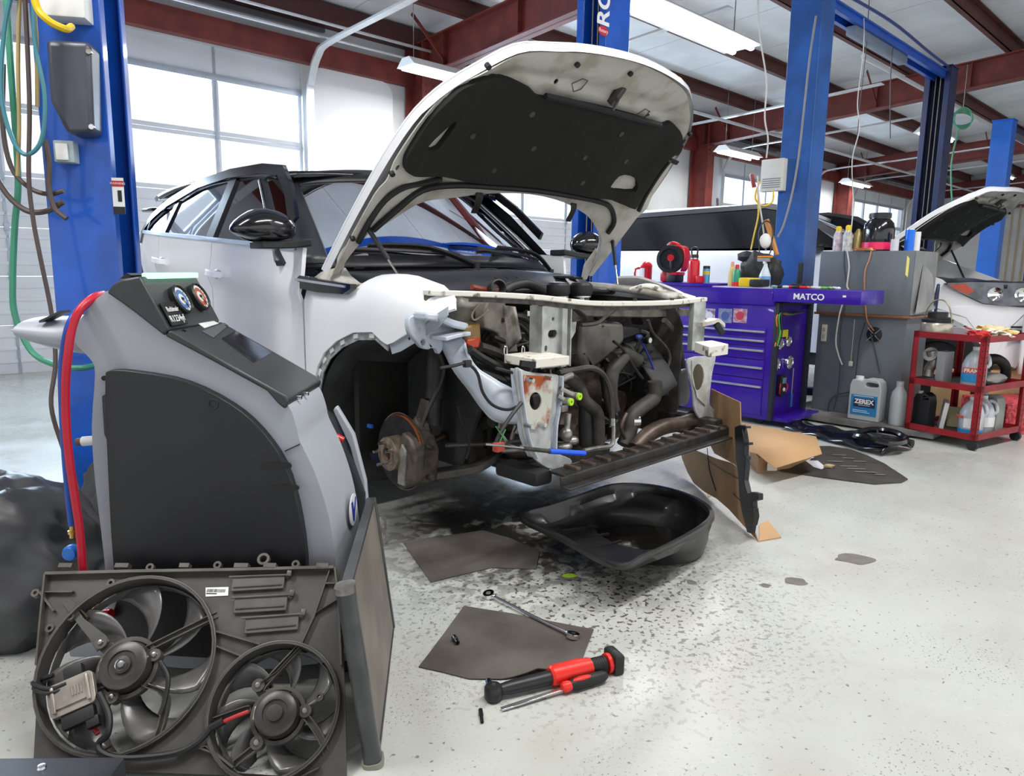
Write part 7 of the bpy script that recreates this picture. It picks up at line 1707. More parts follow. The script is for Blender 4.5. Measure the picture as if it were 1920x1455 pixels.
for x in (xb, -0.04):
    for y in (0, yb - 0.04):
        sx_ = 0 if x == xb else 0.034; sy_ = 0 if y == 0 else 0.034
        mb = MB(); mb.bb(x, y + sy_, 0.07, x + 0.04, y + sy_ + 0.006, z3 + 0.0); mb.bb(x + sx_, y, 0.07, x + sx_ + 0.006, y + 0.04, z3)
        lg = mb.done('leg', RK, tr)
        MB().lathe((x + 0.02, y, 0.035), (0, 1, 0), [(0, 0), (0.035, 0), (0.035, 0.03), (0, 0.03)], 16).done('castor', RUBBER, lg)
mb = MB()
for z in [0.15 + k * 0.042 for k in range(16)]:
    mb.cyl((-0.0005, 0.020, z), (0.0015, 0.020, z), 0.005, seg=6); mb.cyl((-0.0005, yb - 0.02, z), (0.0015, yb - 0.02, z), 0.005, seg=6); mb.cyl((-0.02, -0.001, z), (-0.02, 0.0005, z), 0.005, seg=6)
mb.done('leg_holes', RUBBER, tr)
def onK(name, label, cat, x, y, z, rot=0): return thing(name, label, cat, Fr(KF.w(x, y, z), -58 + rot))
WJ = mat('cloudy_jug', (0.46, 0.49, 0.52), 0.3, 0, 0.06, 4)
def gallon(t, m, h=0.29):
    MB().lathe((0, 0, 0), (0, 0, 1), [(0, 0), (0.072, 0), (0.078, 0.01), (0.078, h * .55), (0.060, h * .74), (0.024, h * .9), (0.022, h * .95), (0, h * .95)], 20).done('jug', m, t)
    MB().cyl((0, 0, h * .92), (0, 0, h), 0.024, seg=14).done('cap', WHITE, t)
    MB().tube([(0.02, 0.03, h * .86), (0.05, 0.06, h * .80), (0.07, 0.06, h * .6), (0.06, 0.05, h * .5)], 0.012, 8).done('handle', m, t)
def wraplabel(t, r, z0, z1, a0, a1, m, nm='label'):
    return MB().plate(arc(0, 0, r, a0, a1, 10) + arc(0, 0, r - 0.002, a1, a0, 10), z0, z1).done(nm, m, t)
LB = mat('label_cyan', (0.02, 0.28, 0.62), 0.35); LR_ = mat('label_orange', (0.75, 0.10, 0.04), 0.35)
t = onK('washer_fluid_jug', 'cloudy gallon jug with orange and blue label on the middle trolley shelf', 'jug', -0.13, 0.15, z2 - 0.034)
gallon(t, WJ); lb = wraplabel(t, 0.081, 0.045, 0.105, -130, -20, LB); l2 = wraplabel(t, 0.081, 0.105, 0.145, -120, -20, LR_, 'label_top')
text('label_lettering', 'FRAM', MS, t, mtx((0.02, -0.0815, 0.124), (1, 0.2, 0), (0, 0, 1)), 0.036, 0.0006, 0.001)
t = onK('washer_fluid_jug', 'cloudy gallon jug with blue foot at the front corner of the bottom shelf', 'jug', -0.10, 0.13, z1 - 0.034)
gallon(t, WJ, 0.28); wraplabel(t, 0.081, 0.01, 0.05, -140, 0, LB); wraplabel(t, 0.081, 0.06, 0.13, -100, -20, MS, 'white_label'); text('label_lettering', 'FRAM', LR_, t, mtx((-0.045, -0.073, 0.135), (1, -0.5, 0), (0, 0, 1)), 0.03, 0.0006, 0.001)
t = onK('washer_fluid_jug', 'plain cloudy jug behind the front corner leg on the bottom shelf', 'jug', -0.12, 0.32, z1 - 0.034); gallon(t, WJ, 0.27); wraplabel(t, 0.081, 0.05, 0.12, -60, 40, MS, 'white_label')
t = onK('coolant_jug', 'greyish square jug at the right of the bottom trolley shelf', 'jug', -0.14, 0.47, z1 - 0.034); jug(t, 0.15, 0.12, 0.27, mat('grey_jug2', (0.30, 0.32, 0.30), 0.4))
t = onK('oil_jug', 'black oil jug at the left of the bottom trolley shelf', 'jug', -0.42, 0.10, z1 - 0.034); jug(t, 0.12, 0.10, 0.27, BLACKPL)
t = onK('folder', 'white binder leaning on the bottom trolley shelf', 'binder', -0.33, 0.20, z1 - 0.034, 30); MB().box((0, 0, 0.105), (0.03, 0.2, 0.20), rot=Matrix.Rotation(0.12, 3, 'Y')).done('cover', WHITE, t, bev=0.003); MB().cyl((0.018, 0, 0.12), (0.022, 0, 0.12), 0.018, seg=14).done('ring_hole', DIRTY, t)
t = onK('wooden_board', 'pale wooden board with yellow edge lying on the bottom trolley shelf', 'board', -0.25, 0.32, z1 - 0.034, 20); MB().box((0, 0, 0.08), (0.20, 0.03, 0.15), bev=0.003).done('board', mat('pale_board', (0.55, 0.48, 0.30), 0.6), t)
t = onK('funnel', 'bent metal pipe piece on the middle trolley shelf at the left', 'pipe', -0.42, 0.10, z2 - 0.034)
MB().tube([(0, 0, 0.04), (0, 0.01, 0.10), (0.03, 0.0, 0.16), (0.02, -0.03, 0.24)], 0.036, 14).done('pipe', ALU, t); MB().lathe((0.02, -0.03, 0.21), (0.1, -1, 0.4), [(0.025, 0), (0.052, 0), (0.052, 0.012), (0.025, 0.012), (0.025, 0)], 18).done('flange', ALU, t); MB().box((0.02, 0, 0.02), (0.12, 0.09, 0.04), bev=0.008).done('casting', DIRTY, t)
t = onK('tray', 'grey metal tray standing upright beside the jug on the middle trolley shelf', 'tray', -0.32, 0.10, z2 - 0.034); MB().box((0, 0.02, 0.12), (0.06, 0.12, 0.24), bev=0.005).done('tray', mat('tray_grey', (0.28, 0.28, 0.29), 0.4), t)
t = onK('dust_boot', 'black curved rubber duct at the right of the middle trolley shelf', 'duct', -0.14, 0.48, z2 - 0.034); MB().tube([(-0.1, -0.14, 0.16), (0.0, -0.04, 0.19), (0.03, 0.06, 0.14), (0.02, 0.12, 0.05)], 0.035, 12).done('duct', RUBBER, t)
t = onK('plastic_cover', 'grey plastic cover lying on the middle trolley shelf under the black duct', 'cover', -0.16, 0.42, z2 - 0.034); MB().ball((0, 0, 0.04), 0.12, (0.9, 1.3, 0.42), 3, 0.2, 2).done('cover', mat('cover_grey', (0.24, 0.23, 0.22), 0.5), t)
# on the trolley top
zz = z3 - 0.034
t = onK('paint_pressure_pot', 'metal pot with black lid and wire bail on the left of the trolley top', 'pot', -0.40, 0.11, zz)
MB().lathe((0, 0, 0), (0, 0, 1), [(0, 0), (0.10, 0), (0.105, 0.01), (0.105, 0.085), (0.098, 0.10), (0, 0.10)], 26).done('pot', mat('pot_metal', (0.50, 0.46, 0.38), 0.3, 0.6), t)
MB().lathe((0, 0, 0.10), (0, 0, 1), [(0, 0), (0.10, 0), (0.102, 0.02), (0.085, 0.03), (0.065, 0.032), (0.065, 0.07), (0.058, 0.075), (0, 0.075)], 26).done('pot_lid', BLACKPL, t)
MB().tube([(-0.10, 0, 0.10), (-0.085, 0, 0.18), (-0.04, 0, 0.25), (0.03, 0, 0.26), (0.08, 0, 0.20), (0.10, 0, 0.10)], 0.005, 7).done('bail', mat('bail_wire', (0.35, 0.32, 0.2), 0.4, 0.7), t)
t = onK('grease_tube', 'grey plastic tub with red patch lying on the trolley top', 'tub', -0.20, 0.20, zz); MB().plate([(-0.16, -0.05), (0.15, -0.06), (0.16, 0.0), (0.05, 0.05), (-0.06, 0.06), (-0.16, 0.02)], 0.0, 0.07, step=0.05, fn=lambda a, b, d: (a, b, d * (1 - 0.9 * max(0, a + 0.05) / 0.22) + 0.001)).done('tub', mat('mauve_grey', (0.42, 0.38, 0.43), 0.5), t, bev=0.004); MB().box((-0.02, -0.01, 0.066), (0.04, 0.03, 0.006), rot=Matrix.Rotation(0.2, 3, 'Y')).done('red_patch', RED, t)
t = onK('rag', 'crumpled white and yellow rag on the right of the trolley top', 'rag', -0.12, 0.36, zz); mb = MB(); mb.ball((0, 0, 0.035), 0.08, (1.2, 1.5, 0.5), 4, 0.9, 2.6); mb.ball((-0.06, 0.05, 0.05), 0.06, (1.2, 1.5, 0.5), 3, 0.9, 3)
for v in mb.bm.verts: v.co.z = max(v.co.z, 0.001)
mb.done('rag', mat('rag_white', (0.80, 0.76, 0.66), 0.8, 0, col2='#d8b860', scale=6), t)
t = onK('ratchet_strap', 'red cloth bundle draped on the trolley front corner', 'cloth', -0.08, 0.06, zz); mb = MB(); mb.ball((0, 0, 0.03), 0.05, (1.5, 1.2, 0.7), 3, 0.7, 3); mb.done('cloth', mat('red_cloth', (0.5, 0.03, 0.03), 0.8), t)
t = onK('drill', 'dark power drill lying at the far right of the trolley top', 'drill', -0.15, 0.55, zz); mb = MB(); mb.lathe((-0.06, -0.02, 0.035), (1, 0.3, 0), [(0, 0), (0.03, 0), (0.032, 0.1), (0.016, 0.12), (0.014, 0.16), (0, 0.16)], 16); mb.beam((-0.03, 0, 0.03), (-0.05, 0.09, 0.03), 0.035, 0.03, 0.008); mb.done('drill', mat('drill_dark', (0.10, 0.03, 0.04), 0.4), t)
# behind the trolley: cardboard and a pink-wrapped parcel, rag bin
CARD = mat('cardboard', (0.36, 0.21, 0.105), 0.7, 0, 0.08, 6); CARDL = mat('cardboard_light', (0.55, 0.33, 0.16), 0.7, 0, 0.06, 5)
g0 = gp(1893, 818); o = thing('parcel', 'pink-red parcel in printed wrap on the floor behind the trolley', 'parcel', Fr((g0.x + 0.1, g0.y + 0.06, 0), 10)); MB().bb(-0.12, 0, 0, 0.55, 0.45, 0.24, 0.01).done('parcel', mat('pink_wrap', (0.72, 0.10, 0.12), 0.6, 0, col2='#a01c2c', scale=40), o)
o = thing('cardboard_box', 'open cardboard box behind the pink parcel at the right edge', 'box', Fr((g0.x + 0.1, g0.y + 0.62, 0), 10)); MB().bb(-0.2, 0, 0, 0.6, 0.45, 0.42, 0.004).done('box', CARDL, o)

# ================================================================ floor things right of the car
G1, G2 = gp(1423, 1016), gp(1298, 905)
QF = Fr((G1.x, G1.y, 0), ex=(G2.x - G1.x, G2.y - G1.y, 0), ey=(0, 0, 1))   # x into the distance, y up
cbx = thing('unfolded_carton', 'brown unfolded cardboard carton standing by the stripped bumper corner', 'cardboard', QF)
def qp(L, z=0.0): return [(v.x, max(v.y, 0.001)) for v in [QF.hz(a, b, z) for a, b in L]]
MB().plate(qp([(1334, 729), (1388, 754), (1392, 884), (1377, 870), (1340, 850), (1330, 830)]), -0.002, 0.003).done('upper_panel', CARD, cbx)
MB().plate(qp([(1275, 835), (1300, 842), (1345, 860), (1372, 868), (1392, 884), (1402, 950), (1413, 990), (1424, 1016), (1395, 985), (1368, 955), (1345, 935), (1322, 922), (1302, 906), (1290, 885), (1280, 860)]), -0.004, 0.0005).done('lower_panel', CARD, cbx)
for L in ([(1300, 842), (1340, 872), (1380, 895), (1404, 903)], [(1326, 840), (1330, 880), (1342, 920)], [(1374, 925), (1390, 940), (1400, 948)]):
    MB().tube([QF.hz(a, b, 0.004 if QF.ez.dot(CAM - QF.o) > 0 else -0.006) for a, b in L], 0.0022, 5).done('crease', RUBBER, cbx)
P = gps([(1424, 1016), (1465, 1009), (1440, 978), (1424, 985)]); c = P[0]
MB().plate([(p.x - c.x, p.y - c.y) for p in P], 0.001, 0.006).done('floor_flap', CARDL, cbx, M=QF.mi @ Matrix.Translation(c))
P = gps([(1323, 906), (1346, 925), (1328, 933)]); c = P[0]
MB().plate([(p.x - c.x, p.y - c.y) for p in P], 0.001, 0.005).done('floor_flap', CARDL, cbx, M=QF.mi @ Matrix.Translation(c))
tz = 0.035 if QF.ez.dot(CAM - QF.o) > 0 else -0.035
tq = thing('plastic_trim', 'black plastic bumper bracket propped on end against the brown carton', 'trim piece', QF)
def tp(L): return [(v.x, max(v.y, 0.004)) for v in [QF.hz(a, b, 0) for a, b in L]]
MB().plate(tp([(1390, 800), (1402, 796), (1405, 805), (1409, 830), (1408, 850), (1411, 870), (1408, 900), (1414, 925), (1424, 935), (1426, 965), (1420, 1000), (1414, 998), (1404, 960), (1399, 930), (1397, 890), (1392, 860)]), min(tz, tz * .25), max(tz, tz * .25)).done('trim', BLACKPL, tq, bev=0.004)
for L in ([(1409, 928), (1425, 922), (1437, 925), (1437, 937), (1420, 941)], [(1416, 955), (1428, 952), (1430, 968), (1426, 985), (1416, 985)], [(1400, 830), (1418, 829), (1418, 834), (1402, 836)], [(1402, 855), (1414, 855), (1414, 862), (1402, 862)], [(1400, 797), (1414, 799), (1414, 803), (1402, 803)]):
    MB().plate(tp(L), min(tz * .4, tz * 1.1), max(tz * .4, tz * 1.1)).done('trim_lug', BLACKPL, tq, bev=0.002)
# flattened box with a raised flap
g = gp(1425, 888); bxt = thing('cardboard_box', 'low cardboard box with its big flap folded out, lying on the floor', 'box', Fr((g.x, g.y, 0), 0)); BX = Fr((g.x, g.y, 0), 0)
def bz(L, z): return [(v.x, v.y) for v in [BX.hz(a, b, z) for a, b in L]]
base = bz([(1409, 853), (1420, 886), (1530, 866), (1528, 830), (1420, 815)], 0.0)
MB().plate(bz([(1405, 868), (1420, 888), (1480, 880), (1520, 862), (1500, 836), (1415, 832)], 0.0), 0.001, 0.10).done('box_body', CARD, bxt)
MB().plate([(0.04, 0.02), (0.10, 0.02), (0.10, 0.07), (0.04, 0.07)], -0.004, -0.001, axis='y').done('shipping_label', WHITE, bxt)
fl = [BX.l(plane(a, b, BX.w(0, 0, 0.13), Vector((0, -0.10, 1)).normalized())) for a, b in ((1392, 793), (1530, 819), (1541, 851), (1453, 878), (1420, 851), (1400, 846))]
mb = MB(); V = [mb.bm.verts.new(v) for v in fl]; mb.bm.faces.new(V); mb.done('flap', CARDL, bxt, solid=0.006)
P = gps([(1505, 862), (1520, 855), (1548, 878), (1540, 882), (1525, 878)]); flat('paper', [Vector((p.x, p.y, 0)) for p in P], mat('white_paper', (0.75, 0.75, 0.85), 0.6), 'white paper scrap sticking out from under the cardboard flap', 'paper', 0.001, 0.006)
q = gp(1554, 879); t = thing('tape_ball', 'small tan lump at the end of the white paper scrap', 'lump', Fr((q.x, q.y, 0.006))); MB().ball((0, 0, 0.012), 0.022, (1.5, 1, .6), 2, .5, 4).done('lump', mat('tan_lump', (0.5, 0.38, 0.2), 0.7), t)
MT = mat('black_floor_mat', (0.055, 0.048, 0.042), 0.6, 0, 0.3, 8)
fm = flat('floor_mat', gps([(1462, 884), (1500, 868), (1530, 838), (1555, 838), (1590, 843), (1625, 855), (1660, 872), (1702, 900), (1690, 906), (1640, 909), (1590, 903), (1545, 897), (1500, 890)]), MT, 'thin dark mat with rows of pale print on the floor beyond the flattened box', 'mat', 0.006)
mb = MB(); c = fm.location
for i, (x, y, L) in enumerate(((1550, 868, 30), (1575, 877, 32), (1588, 882, 34), (1604, 888, 36), (1625, 889, 20), (1560, 856, 26), (1600, 868, 24), (1640, 893, 20), (1580, 862, 22))):
    a, b = gp(x, y), gp(x + L, y + 1); mb.beam((a.x - c.x, a.y - c.y, 0.013), (b.x - c.x, b.y - c.y, 0.013), 0.012, 0.001)
mb.done('mat_print', mat('pale_print', (0.24, 0.23, 0.22), 0.6), fm)
a, b = gp(1480, 805), gp(1675, 850); UT = Fr((a.x, a.y, 0), math.degrees(math.atan2(b.y - a.y, b.x - a.x))); L = (b - a).length
t = thing('undertray', 'long glossy black plastic undertray lying in front of the dolly', 'car part', UT)
MB().sheet(lambda u, v: (L * 1.03 * u, 0.17 - 0.34 * v * (0.75 + 0.25 * u), 0.02 + 0.075 * math.sin(v * PI) * (0.6 + 0.5 * u) + 0.01 * math.sin(u * 22)), 30, 8).done('tray', BLACKGLOSS, t, solid=0.006)
MB().tube([(L * .74, -0.12, 0.10), (L * .88, -0.17, 0.11), (L * 1.04, -0.10, 0.09), (L * 1.05, 0.06, 0.10), (L * .9, 0.12, 0.12), (L * .76, 0.05, 0.12)], 0.022, 8, 5, closed=True).done('tray_rim', BLACKGLOSS, t)
MB().lathe((L * .6, 0.17, 0.045), (1, 0.1, 0), [(0, 0), (0.03, 0), (0.03, 0.35), (0, 0.35)], 12).done('tray_bar', RUBBER, t)
a, b = gp(1395, 782, 0.09), gp(1452, 797, 0.09); o = MB().cyl((a.x, a.y, 0.03), (b.x, b.y, 0.03), 0.018, seg=12).done('steel_bar', mat('pale_bar', (0.38, 0.36, 0.30), 0.4, 0.5)); tag(o, 'short pale metal bar on the floor under the purple chest', 'bar')
# ================================================================ second white car, hood up, on the middle lift
KF2 = Fr((2.93, 6.9, 0), -46.2)
car2 = thing('car', 'white four-by-four with hood up on the middle lift, beyond the purple chest', 'car', KF2)
W2_ = 1.95
def s2y(s, h):
    y = 0.03 + (0.4 * (h - 1.36) if h > 1.36 else 0.05 * (1.36 - h) * 0.2)
    if s > 1.05: y += 0.5 * (s - 1.05) ** 1.3
    return y
def k2(L, y=0.0): return [(v.x, v.z) for v in [KF2.hy(a, b, y) for a, b in L]]
def side2(name, poly, m, off=0.0, th=0.02, par=None, both_=True, step=0.15):
    r = None
    for sd in ((0, 1) if both_ else (0,)):
        def f(s, h, d, sd=sd):
            y = s2y(s, h) + off + d; return (s, y if sd == 0 else W2_ - y, h)
        o = MB().plate(poly, 0, th, step=step, fn=f).done(name, m, par or car2)
        r = r or o
    return r
zbelt = KF2.hy(1500, 466, 0.03).z
side2('body_side', [(-3.0, 0.45), (-3.0, zbelt), (0.30, zbelt - 0.02), (0.45, zbelt - 0.06), (1.00, 1.17), (1.09, 1.09), (1.19, 1.03), (1.30, 0.975), (1.60, 0.95), (1.50, 0.80), (1.42, 0.55), (1.30, 0.55), (1.22, 0.78), (1.0, 0.90), (0.78, 0.88), (0.6, 0.72), (0.52, 0.5), (0.45, 0.45)], WHITEPAINT)
zr = KF2.hy(1450, 376, 0.3).z
side2('side_glass', [(-2.85, zbelt + 0.01), (-2.7, zr - 0.10), (-0.75, zr - 0.06), (-0.45, zr - 0.12), (0.15, zbelt + 0.01)], BLACKGLOSS, 0.0, 0.01)
side2('window_frame', [(-2.9, zbelt), (-2.75, zr - 0.07), (-0.72, zr - 0.03), (-0.40, zr - 0.09), (0.30, zbelt), (0.22, zbelt), (-0.45, zr - 0.14), (-0.75, zr - 0.08), (-2.7, zr - 0.12), (-2.84, zbelt)], PIL, -0.01, 0.02)
MB().sheet(lambda a, b: (-2.9 + 2.2 * a, s2y(-1, zr - 0.06) + (W2_ - 2 * s2y(-1, zr - 0.06)) * b, zr - 0.05 * (2 * b - 1) ** 2 - 0.08 * (2 * a - 1) ** 4), 12, 10).done('roof', WHITEPAINT, car2, solid=0.04)
MB().sheet(lambda a, b: (0.38 - 1.05 * a - 0.25 * (2 * b - 1) ** 2, 0.08 + 0.16 * a + (W2_ - 0.16 - 0.32 * a) * b, zbelt - 0.04 + (zr - 0.05 - zbelt) * a), 8, 12).done('windshield', glass('screen_two', '#8088a0', 0.15), car2)
MB().bb(-3.0, 0.1, 0.4, -2.96, W2_ - 0.1, zbelt, 0.01).done('tailgate', WHITEPAINT, car2); MB().bb(-2.95, 0.12, 0.32, 1.3, W2_ - 0.12, 0.45).done('floor_pan', _M['underbody'], car2)
MB().sheet(lambda a, b: (-2.95 + 0.25 * a, 0.2 + 1.55 * b, zbelt + (zr - zbelt - 0.05) * a), 4, 6).done('rear_window', BLACKGLOSS, car2)
for (s, sd) in ((-0.13, 0), (-0.13, 1)):
    k = 1 if sd == 0 else -1; y = 0.0 if sd == 0 else W2_
    mr = MB().ball((s - 0.0, y - 0.16 * k, zbelt + 0.10), 0.15, (0.55, 1.0, 0.72), 3).done('side_mirror', WHITEPAINT, car2)
    MB().ribbon([(s, y - 0.22 * k, zbelt + 0.0), (s, y - 0.02 * k, zbelt - 0.01), (s, y + 0.08 * k, zbelt)], (0.17, 0, 0), (0, 0, 0.06)).done('mirror_arm', BLACKPL, mr, bev=0.01)
# hood: the same pressing as the near car's, held lower
a38 = math.radians(38)
H2 = Fr(KF2.w(0.2, 0.05, 1.2), ex=(KF2.ex * math.cos(a38) + Vector((0, 0, 1)) * math.sin(a38)), ey=KF2.ey)
hc = copy_tree(hsk, car2); hc.matrix_local = KF2.mi @ H2.m
for t_ in (0.16, 1.75):
    MB().cyl(KF2.mi @ H2.w(0.45, t_, 0.0), (0.75, t_, 1.12), 0.010, seg=8).done('gas_strut', BLACKPL, car2)
# engine cover, cowl, lamps, grille, bumper
MB().sheet(lambda a, b: (0.2 + 1.25 * a, 0.14 + (W2_ - 0.28) * b, 1.17 - 0.05 * a + 0.03 * math.sin(a * 9) * math.sin(b * 7)), 14, 14).done('engine_cover', BLACKPL, car2, solid=0.03)
for sd in (0, 1):
    def f(s, h, d, sd=sd):
        y = 0.03 + 0.5 * max(0, s - 1.05) ** 1.3 + d; return (s, y if sd == 0 else W2_ - y, h)
    P = [(1.02, 1.14), (1.22, 1.155), (1.68, 1.15), (1.74, 1.06), (1.70, 0.98), (1.45, 0.965), (1.30, 0.985), (1.20, 1.04), (1.10, 1.09)]
    hl_ = MB().plate(P, -0.03, 0.03, step=0.08, fn=f).done('headlamp', mat('lamp_housing', (0.10, 0.11, 0.13), 0.12, 0.6, 0.6, 14, coat=1), car2)
    for s, h, r in ((1.38, 1.06, 0.055), (1.55, 1.06, 0.055)):
        q = Vector(f(s, h, -0.035)); mb = MB(); mb.lathe(q, (0.3, -1 if sd == 0 else 1, 0), [(0, 0.0), (r * .6, 0.0), (r, 0.012), (r, 0.0), (0, -0.01)], 20); mb.done('lamp_lens', CHROME, hl_)
    MB().plate([(1.06, 1.125), (1.18, 1.14), (1.24, 1.08), (1.20, 1.05), (1.12, 1.09)], -0.034, -0.028, fn=f).done('indicator', mat('amber_red', (0.45, 0.06, 0.03), 0.3), hl_)
    for k in range(4): MB().plate([(1.50, 0.80 - k * 0.035), (1.78, 0.81 - k * 0.035), (1.78, 0.795 - k * 0.035), (1.50, 0.785 - k * 0.035)], -0.02, -0.005, fn=f).done('bumper_vent', RUBBER, car2)
MB().sheet(lambda a, b: (1.60 + 0.30 * math.sin(b * PI) ** 0.6, 0.12 + (W2_ - 0.24) * b, 0.42 + 0.55 * a), 6, 16).done('bumper', WHITEPAINT, car2, solid=0.03)
MB().plate([(0.98, 0.93), (1.28, 0.96), (1.42, 0.92), (1.62, 0.94), (1.64, 0.60), (1.55, 0.45), (1.42, 0.52), (1.30, 0.72), (1.20, 0.86)], 0.0, 0.02, step=0.1, fn=lambda s, h, d: (s, s2y(s, h) - 0.005 + 0.1 * max(0, s - 1.3) + d, h)).done('bumper_corner', WHITEPAINT, car2)
mb = MB()
for k in range(5): mb.sheet(lambda a, b, k=k: (1.80 + 0.12 * math.sin(b * PI), 0.42 + (W2_ - 0.84) * b, 0.96 + k * 0.045 + 0.022 * a), 1, 8)
mb.done('grille', CHROME, car2, solid=0.02)
for s in (1.02, -2.1):
    for y in (0.04, W2_ - 0.26): MB().lathe((s, y, 0.40), (0, 1, 0), [(0.0, 0.02), (0.24, 0.02), (0.25, 0.0), (0.36, 0.0), (0.38, 0.03), (0.38, 0.2), (0.36, 0.22), (0, 0.22)], 30).done('wheel', RUBBER, car2)

# ================================================================ hoses and cables hanging at the left
def hang(label, pts, r, m, name='air_hose', cat='hose'):
    P = [at(*p) for p in pts]; o = MB().tube(P, r, 8, 6).done(name, m); return tag(o, label, cat)
HB_ = mat('brown_hose', (0.07, 0.05, 0.045), 0.5); HG = mat('green_hose', (0.05, 0.26, 0.16), 0.45); HY = mat('yellow_hose', '#d8b400', 0.45); HT = mat('teal_hose', (0.05, 0.2, 0.25), 0.45)
hang('green hose hanging straight down at the left edge then curving behind the machine', [(8, -60, 2.9), (20, 120, 2.9), (34, 330, 2.9), (28, 420, 2.9), (24, 520, 2.9), (28, 590, 2.9), (60, 660, 2.9), (110, 686, 2.85), (150, 690, 2.85), (175, 686, 2.95)], 0.012, HG)
hang('dark cable hanging left of the blue post down to the floor', [(44, -60, 2.8), (55, 180, 2.8), (54, 330, 2.8), (62, 410, 2.8), (75, 480, 2.8), (97, 590, 2.8), (104, 680, 2.75), (96, 760, 2.7), (118, 840, 2.7), (150, 930, 2.66), (165, 1010, 2.64)], 0.008, HB_, 'power_cable', 'cable')
hang('large brown hose loop hanging lowest at the left edge', [(-12, 150, 2.85), (-14, 300, 2.85), (10, 360, 2.85), (50, 395, 2.85), (90, 395, 2.85), (118, 378, 2.85)], 0.011, HB_)
hang('smaller brown hose loop above the lowest one, beside the blue post', [(6, 120, 2.85), (6, 240, 2.85), (22, 315, 2.85), (55, 352, 2.85), (90, 364, 2.85), (119, 358, 2.85)], 0.009, HB_)
hang('short dark hose ending in a brass coupler against the blue post', [(85, 262, 2.83), (92, 310, 2.83), (92, 350, 2.83), (102, 390, 2.83), (125, 410, 2.83)], 0.010, HB_)
hang('teal hose hanging in thin loops at the top left', [(28, -40, 2.8), (8, 60, 2.8), (3, 180, 2.8), (24, 262, 2.8), (50, 290, 2.8), (78, 262, 2.8), (84, 180, 2.8), (66, 80, 2.8), (62, -40, 2.8)], 0.008, HT)
hang('yellow cable curving from the top left into the motor on the blue post', [(55, -60, 2.75), (68, 10, 2.75), (90, 38, 2.75), (122, 54, 2.78), (134, 50, 2.85)], 0.013, HY, 'power_cable', 'cable')
hang('tan cable hanging beside the teal loops at the top left', [(40, -60, 2.82), (36, 20, 2.82), (34, 120, 2.82), (36, 240, 2.82), (33, 330, 2.82)], 0.007, mat('tan_cable', (0.4, 0.3, 0.12), 0.5), 'power_cable', 'cable')
hang('second tan cable nearer the blue post at the top left', [(66, -60, 2.82), (66, 30, 2.82), (69, 80, 2.82), (70, 200, 2.82)], 0.007, _M['tan_cable'], 'power_cable', 'cable')
# cables hanging round the second post
def hang2(label, pts, r, m, name='electric_lead', cat='cord'): return hang(label, pts, r, m, name, cat)
hang2('white cord dropping from the roof to the control box on the blue post', [(1421, -40, 6.25), (1424, 60, 6.25), (1437, 150, 6.25), (1434, 220, 6.25), (1440, 260, 6.25), (1437, 296, 6.3)], 0.007, W1)
hang2('grey hose hanging along the right side of the post with the control box', [(1530, 30, 6.2), (1518, 110, 6.2), (1508, 200, 6.2), (1498, 290, 6.2), (1486, 360, 6.2), (1470, 420, 6.2), (1458, 445, 6.2)], 0.009, mat('grey_hose', (0.2, 0.19, 0.19), 0.5), 'air_hose', 'hose')
hang2('yellow cable looped under the control box on the blue post', [(1450, 357, 6.2), (1448, 378, 6.2), (1432, 386, 6.2), (1418, 376, 6.2), (1417, 362, 6.2), (1425, 340, 6.2)], 0.008, HY, 'power_cable', 'cable')
hang2('yellow cable hanging left of the post down to the tool bag', [(1420, 350, 6.15), (1422, 400, 6.15), (1414, 440, 6.15), (1408, 468, 6.15)], 0.007, HY, 'power_cable', 'cable')
hang2('white cable hanging in front of the lower half of the post', [(1420, 330, 6.1), (1424, 380, 6.1), (1430, 420, 6.1), (1436, 470, 6.1)], 0.007, W1)
hang2('thin white cord hanging from the roof left of the navy post, longest one', [(1616, -40, 7.0), (1620, 80, 7.0), (1608, 190, 7.0), (1612, 240, 7.0), (1598, 300, 7.0), (1600, 380, 7.0), (1596, 430, 6.0), (1590, 462, 5.7)], 0.005, W1)
hang2('second thin cord hanging from the roof beside the first', [(1632, -40, 7.2), (1624, 90, 7.2), (1612, 200, 7.2), (1606, 280, 7.2)], 0.004, W2)
hang2('dark cord with a hook hanging from the roof left of the navy post', [(1674, 90, 7.5), (1670, 140, 7.5), (1669, 260, 7.5)], 0.005, W2)
q = at(1415, 340, 6.15); t = thing('jumper_clamp', 'dark red clamp hanging on the cables by the control box', 'clamp', Fr(q, 0)); MB().beam((0, 0, -0.05), (-0.03, 0, 0.06), 0.03, 0.03, 0.008).done('clamp', mat('clamp_red', (0.25, 0.02, 0.02), 0.4), t)
q = at(1435, 452, 6.0); t = thing('cord_reel', 'white junction block with coiled leads hanging before the blue post', 'junction block', Fr(q, 0)); MB().ball((0, 0, 0), 0.045, (1.1, .6, 1.4), 2).done('block', WHITE, t)
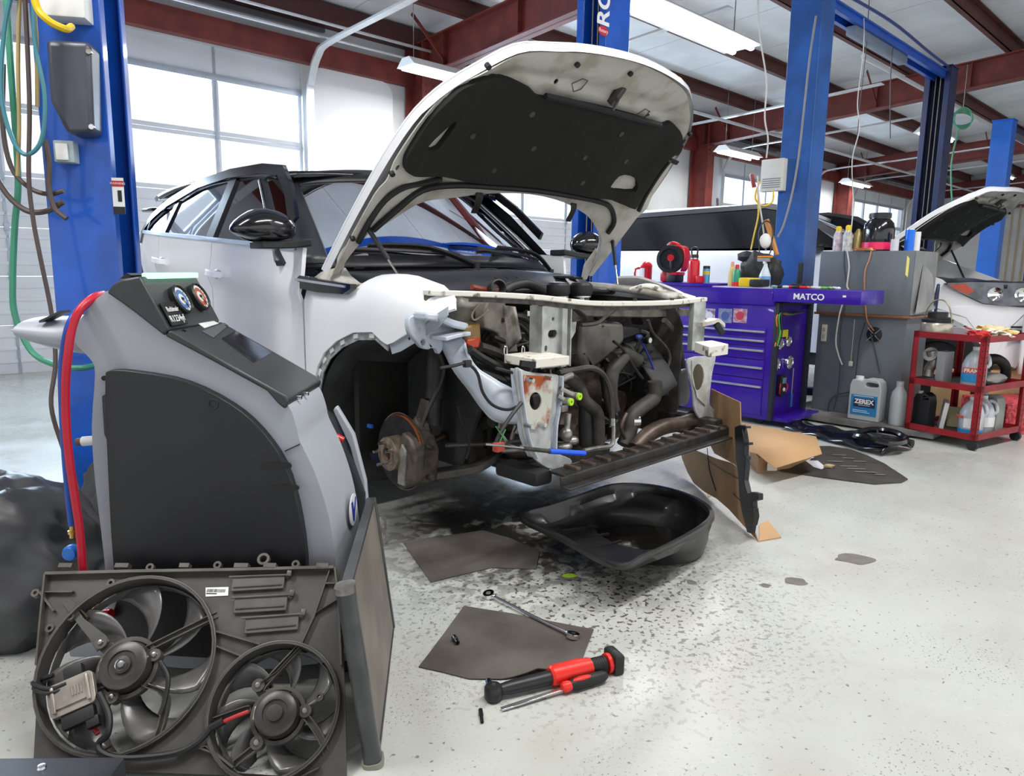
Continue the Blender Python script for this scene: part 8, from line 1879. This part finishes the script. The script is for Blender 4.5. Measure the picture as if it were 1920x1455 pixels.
mb = MB(); mb.tube([(0.06 * math.cos(a), 0, 0.05 + 0.11 * math.sin(a)) for a in [2 * PI * k / 12 for k in range(12)]], 0.006, 6, 2, closed=True); mb.tube([(0.01 + 0.05 * math.cos(a), 0.02, -0.05 + 0.08 * math.sin(a)) for a in [2 * PI * k / 12 for k in range(12)]], 0.005, 6, 2, closed=True); mb.done('coiled_lead', W2, t)
a, b = at(1437, 412, 6.05), at(1457, 478, 6.0); o = MB().cyl(a, b, 0.022, 0.018, seg=10).done('wooden_stick', mat('orange_wood', (0.55, 0.24, 0.05), 0.5)); tag(o, 'orange wooden handle leaning on the blue post above the chest', 'handle')
# coil of green hose hung high at the right
q = at(1806, 222, 11.0); t = thing('hose_coil', 'coil of green hose hung high left of the farthest bright blue post', 'hose coil', Fr(q, 0))
mb = MB()
for k in range(4): mb.tube([((0.13 + 0.015 * k) * math.cos(a), 0.02 * k, (0.15 - 0.02 * k) * math.sin(a)) for a in [2 * PI * j / 14 for j in range(14)]], 0.011, 6, 2, closed=True)
mb.tube([(-0.05, 0, -0.14), (-0.10, 0, -0.6), (-0.06, 0, -1.0), (-0.02, 0, -1.2)], 0.012, 6); mb.done('coil', mat('mint_hose', (0.10, 0.35, 0.22), 0.5), t); MB().cyl((0, 0.03, 0.1), (0, 0.03, 0.75), 0.006).done('hanger', STEEL, t)
# shelf of hanging rods on the far wall, step ladder in the distance
t = thing('rod_rack', 'row of upright pale rods against the far wall right of the navy post', 'rack', Fr(B.w(XE - 0.1, -2.2, 0), 43.8))
for k in range(7): MB().cyl((0, -k * 0.22, 0.3), (0, -k * 0.22, 3.6), 0.03, seg=8).done('rod', mat('rod_tan', (0.45, 0.36, 0.24), 0.6), t)
MB().bb(-0.02, -1.5, 3.55, 0.05, 0.2, 3.65).done('rail', REDIRON, t)
t = thing('stepladder', 'pale folding stepladder standing against the wall beside the second red column', 'ladder', Fr(B.w(COLX[2] + 0.55, -0.45, 0), 43.8))
for x in (-0.2, 0.2): MB().beam((x, 0, 0), (x, 0.2, 2.9), 0.06, 0.03).done('rail', ALU, t)
for k in range(9): MB().beam((-0.2, 0.02 + k * 0.02, 0.3 + k * 0.3), (0.2, 0.02 + k * 0.02, 0.3 + k * 0.3), 0.05, 0.02).done('step', ALU, t)
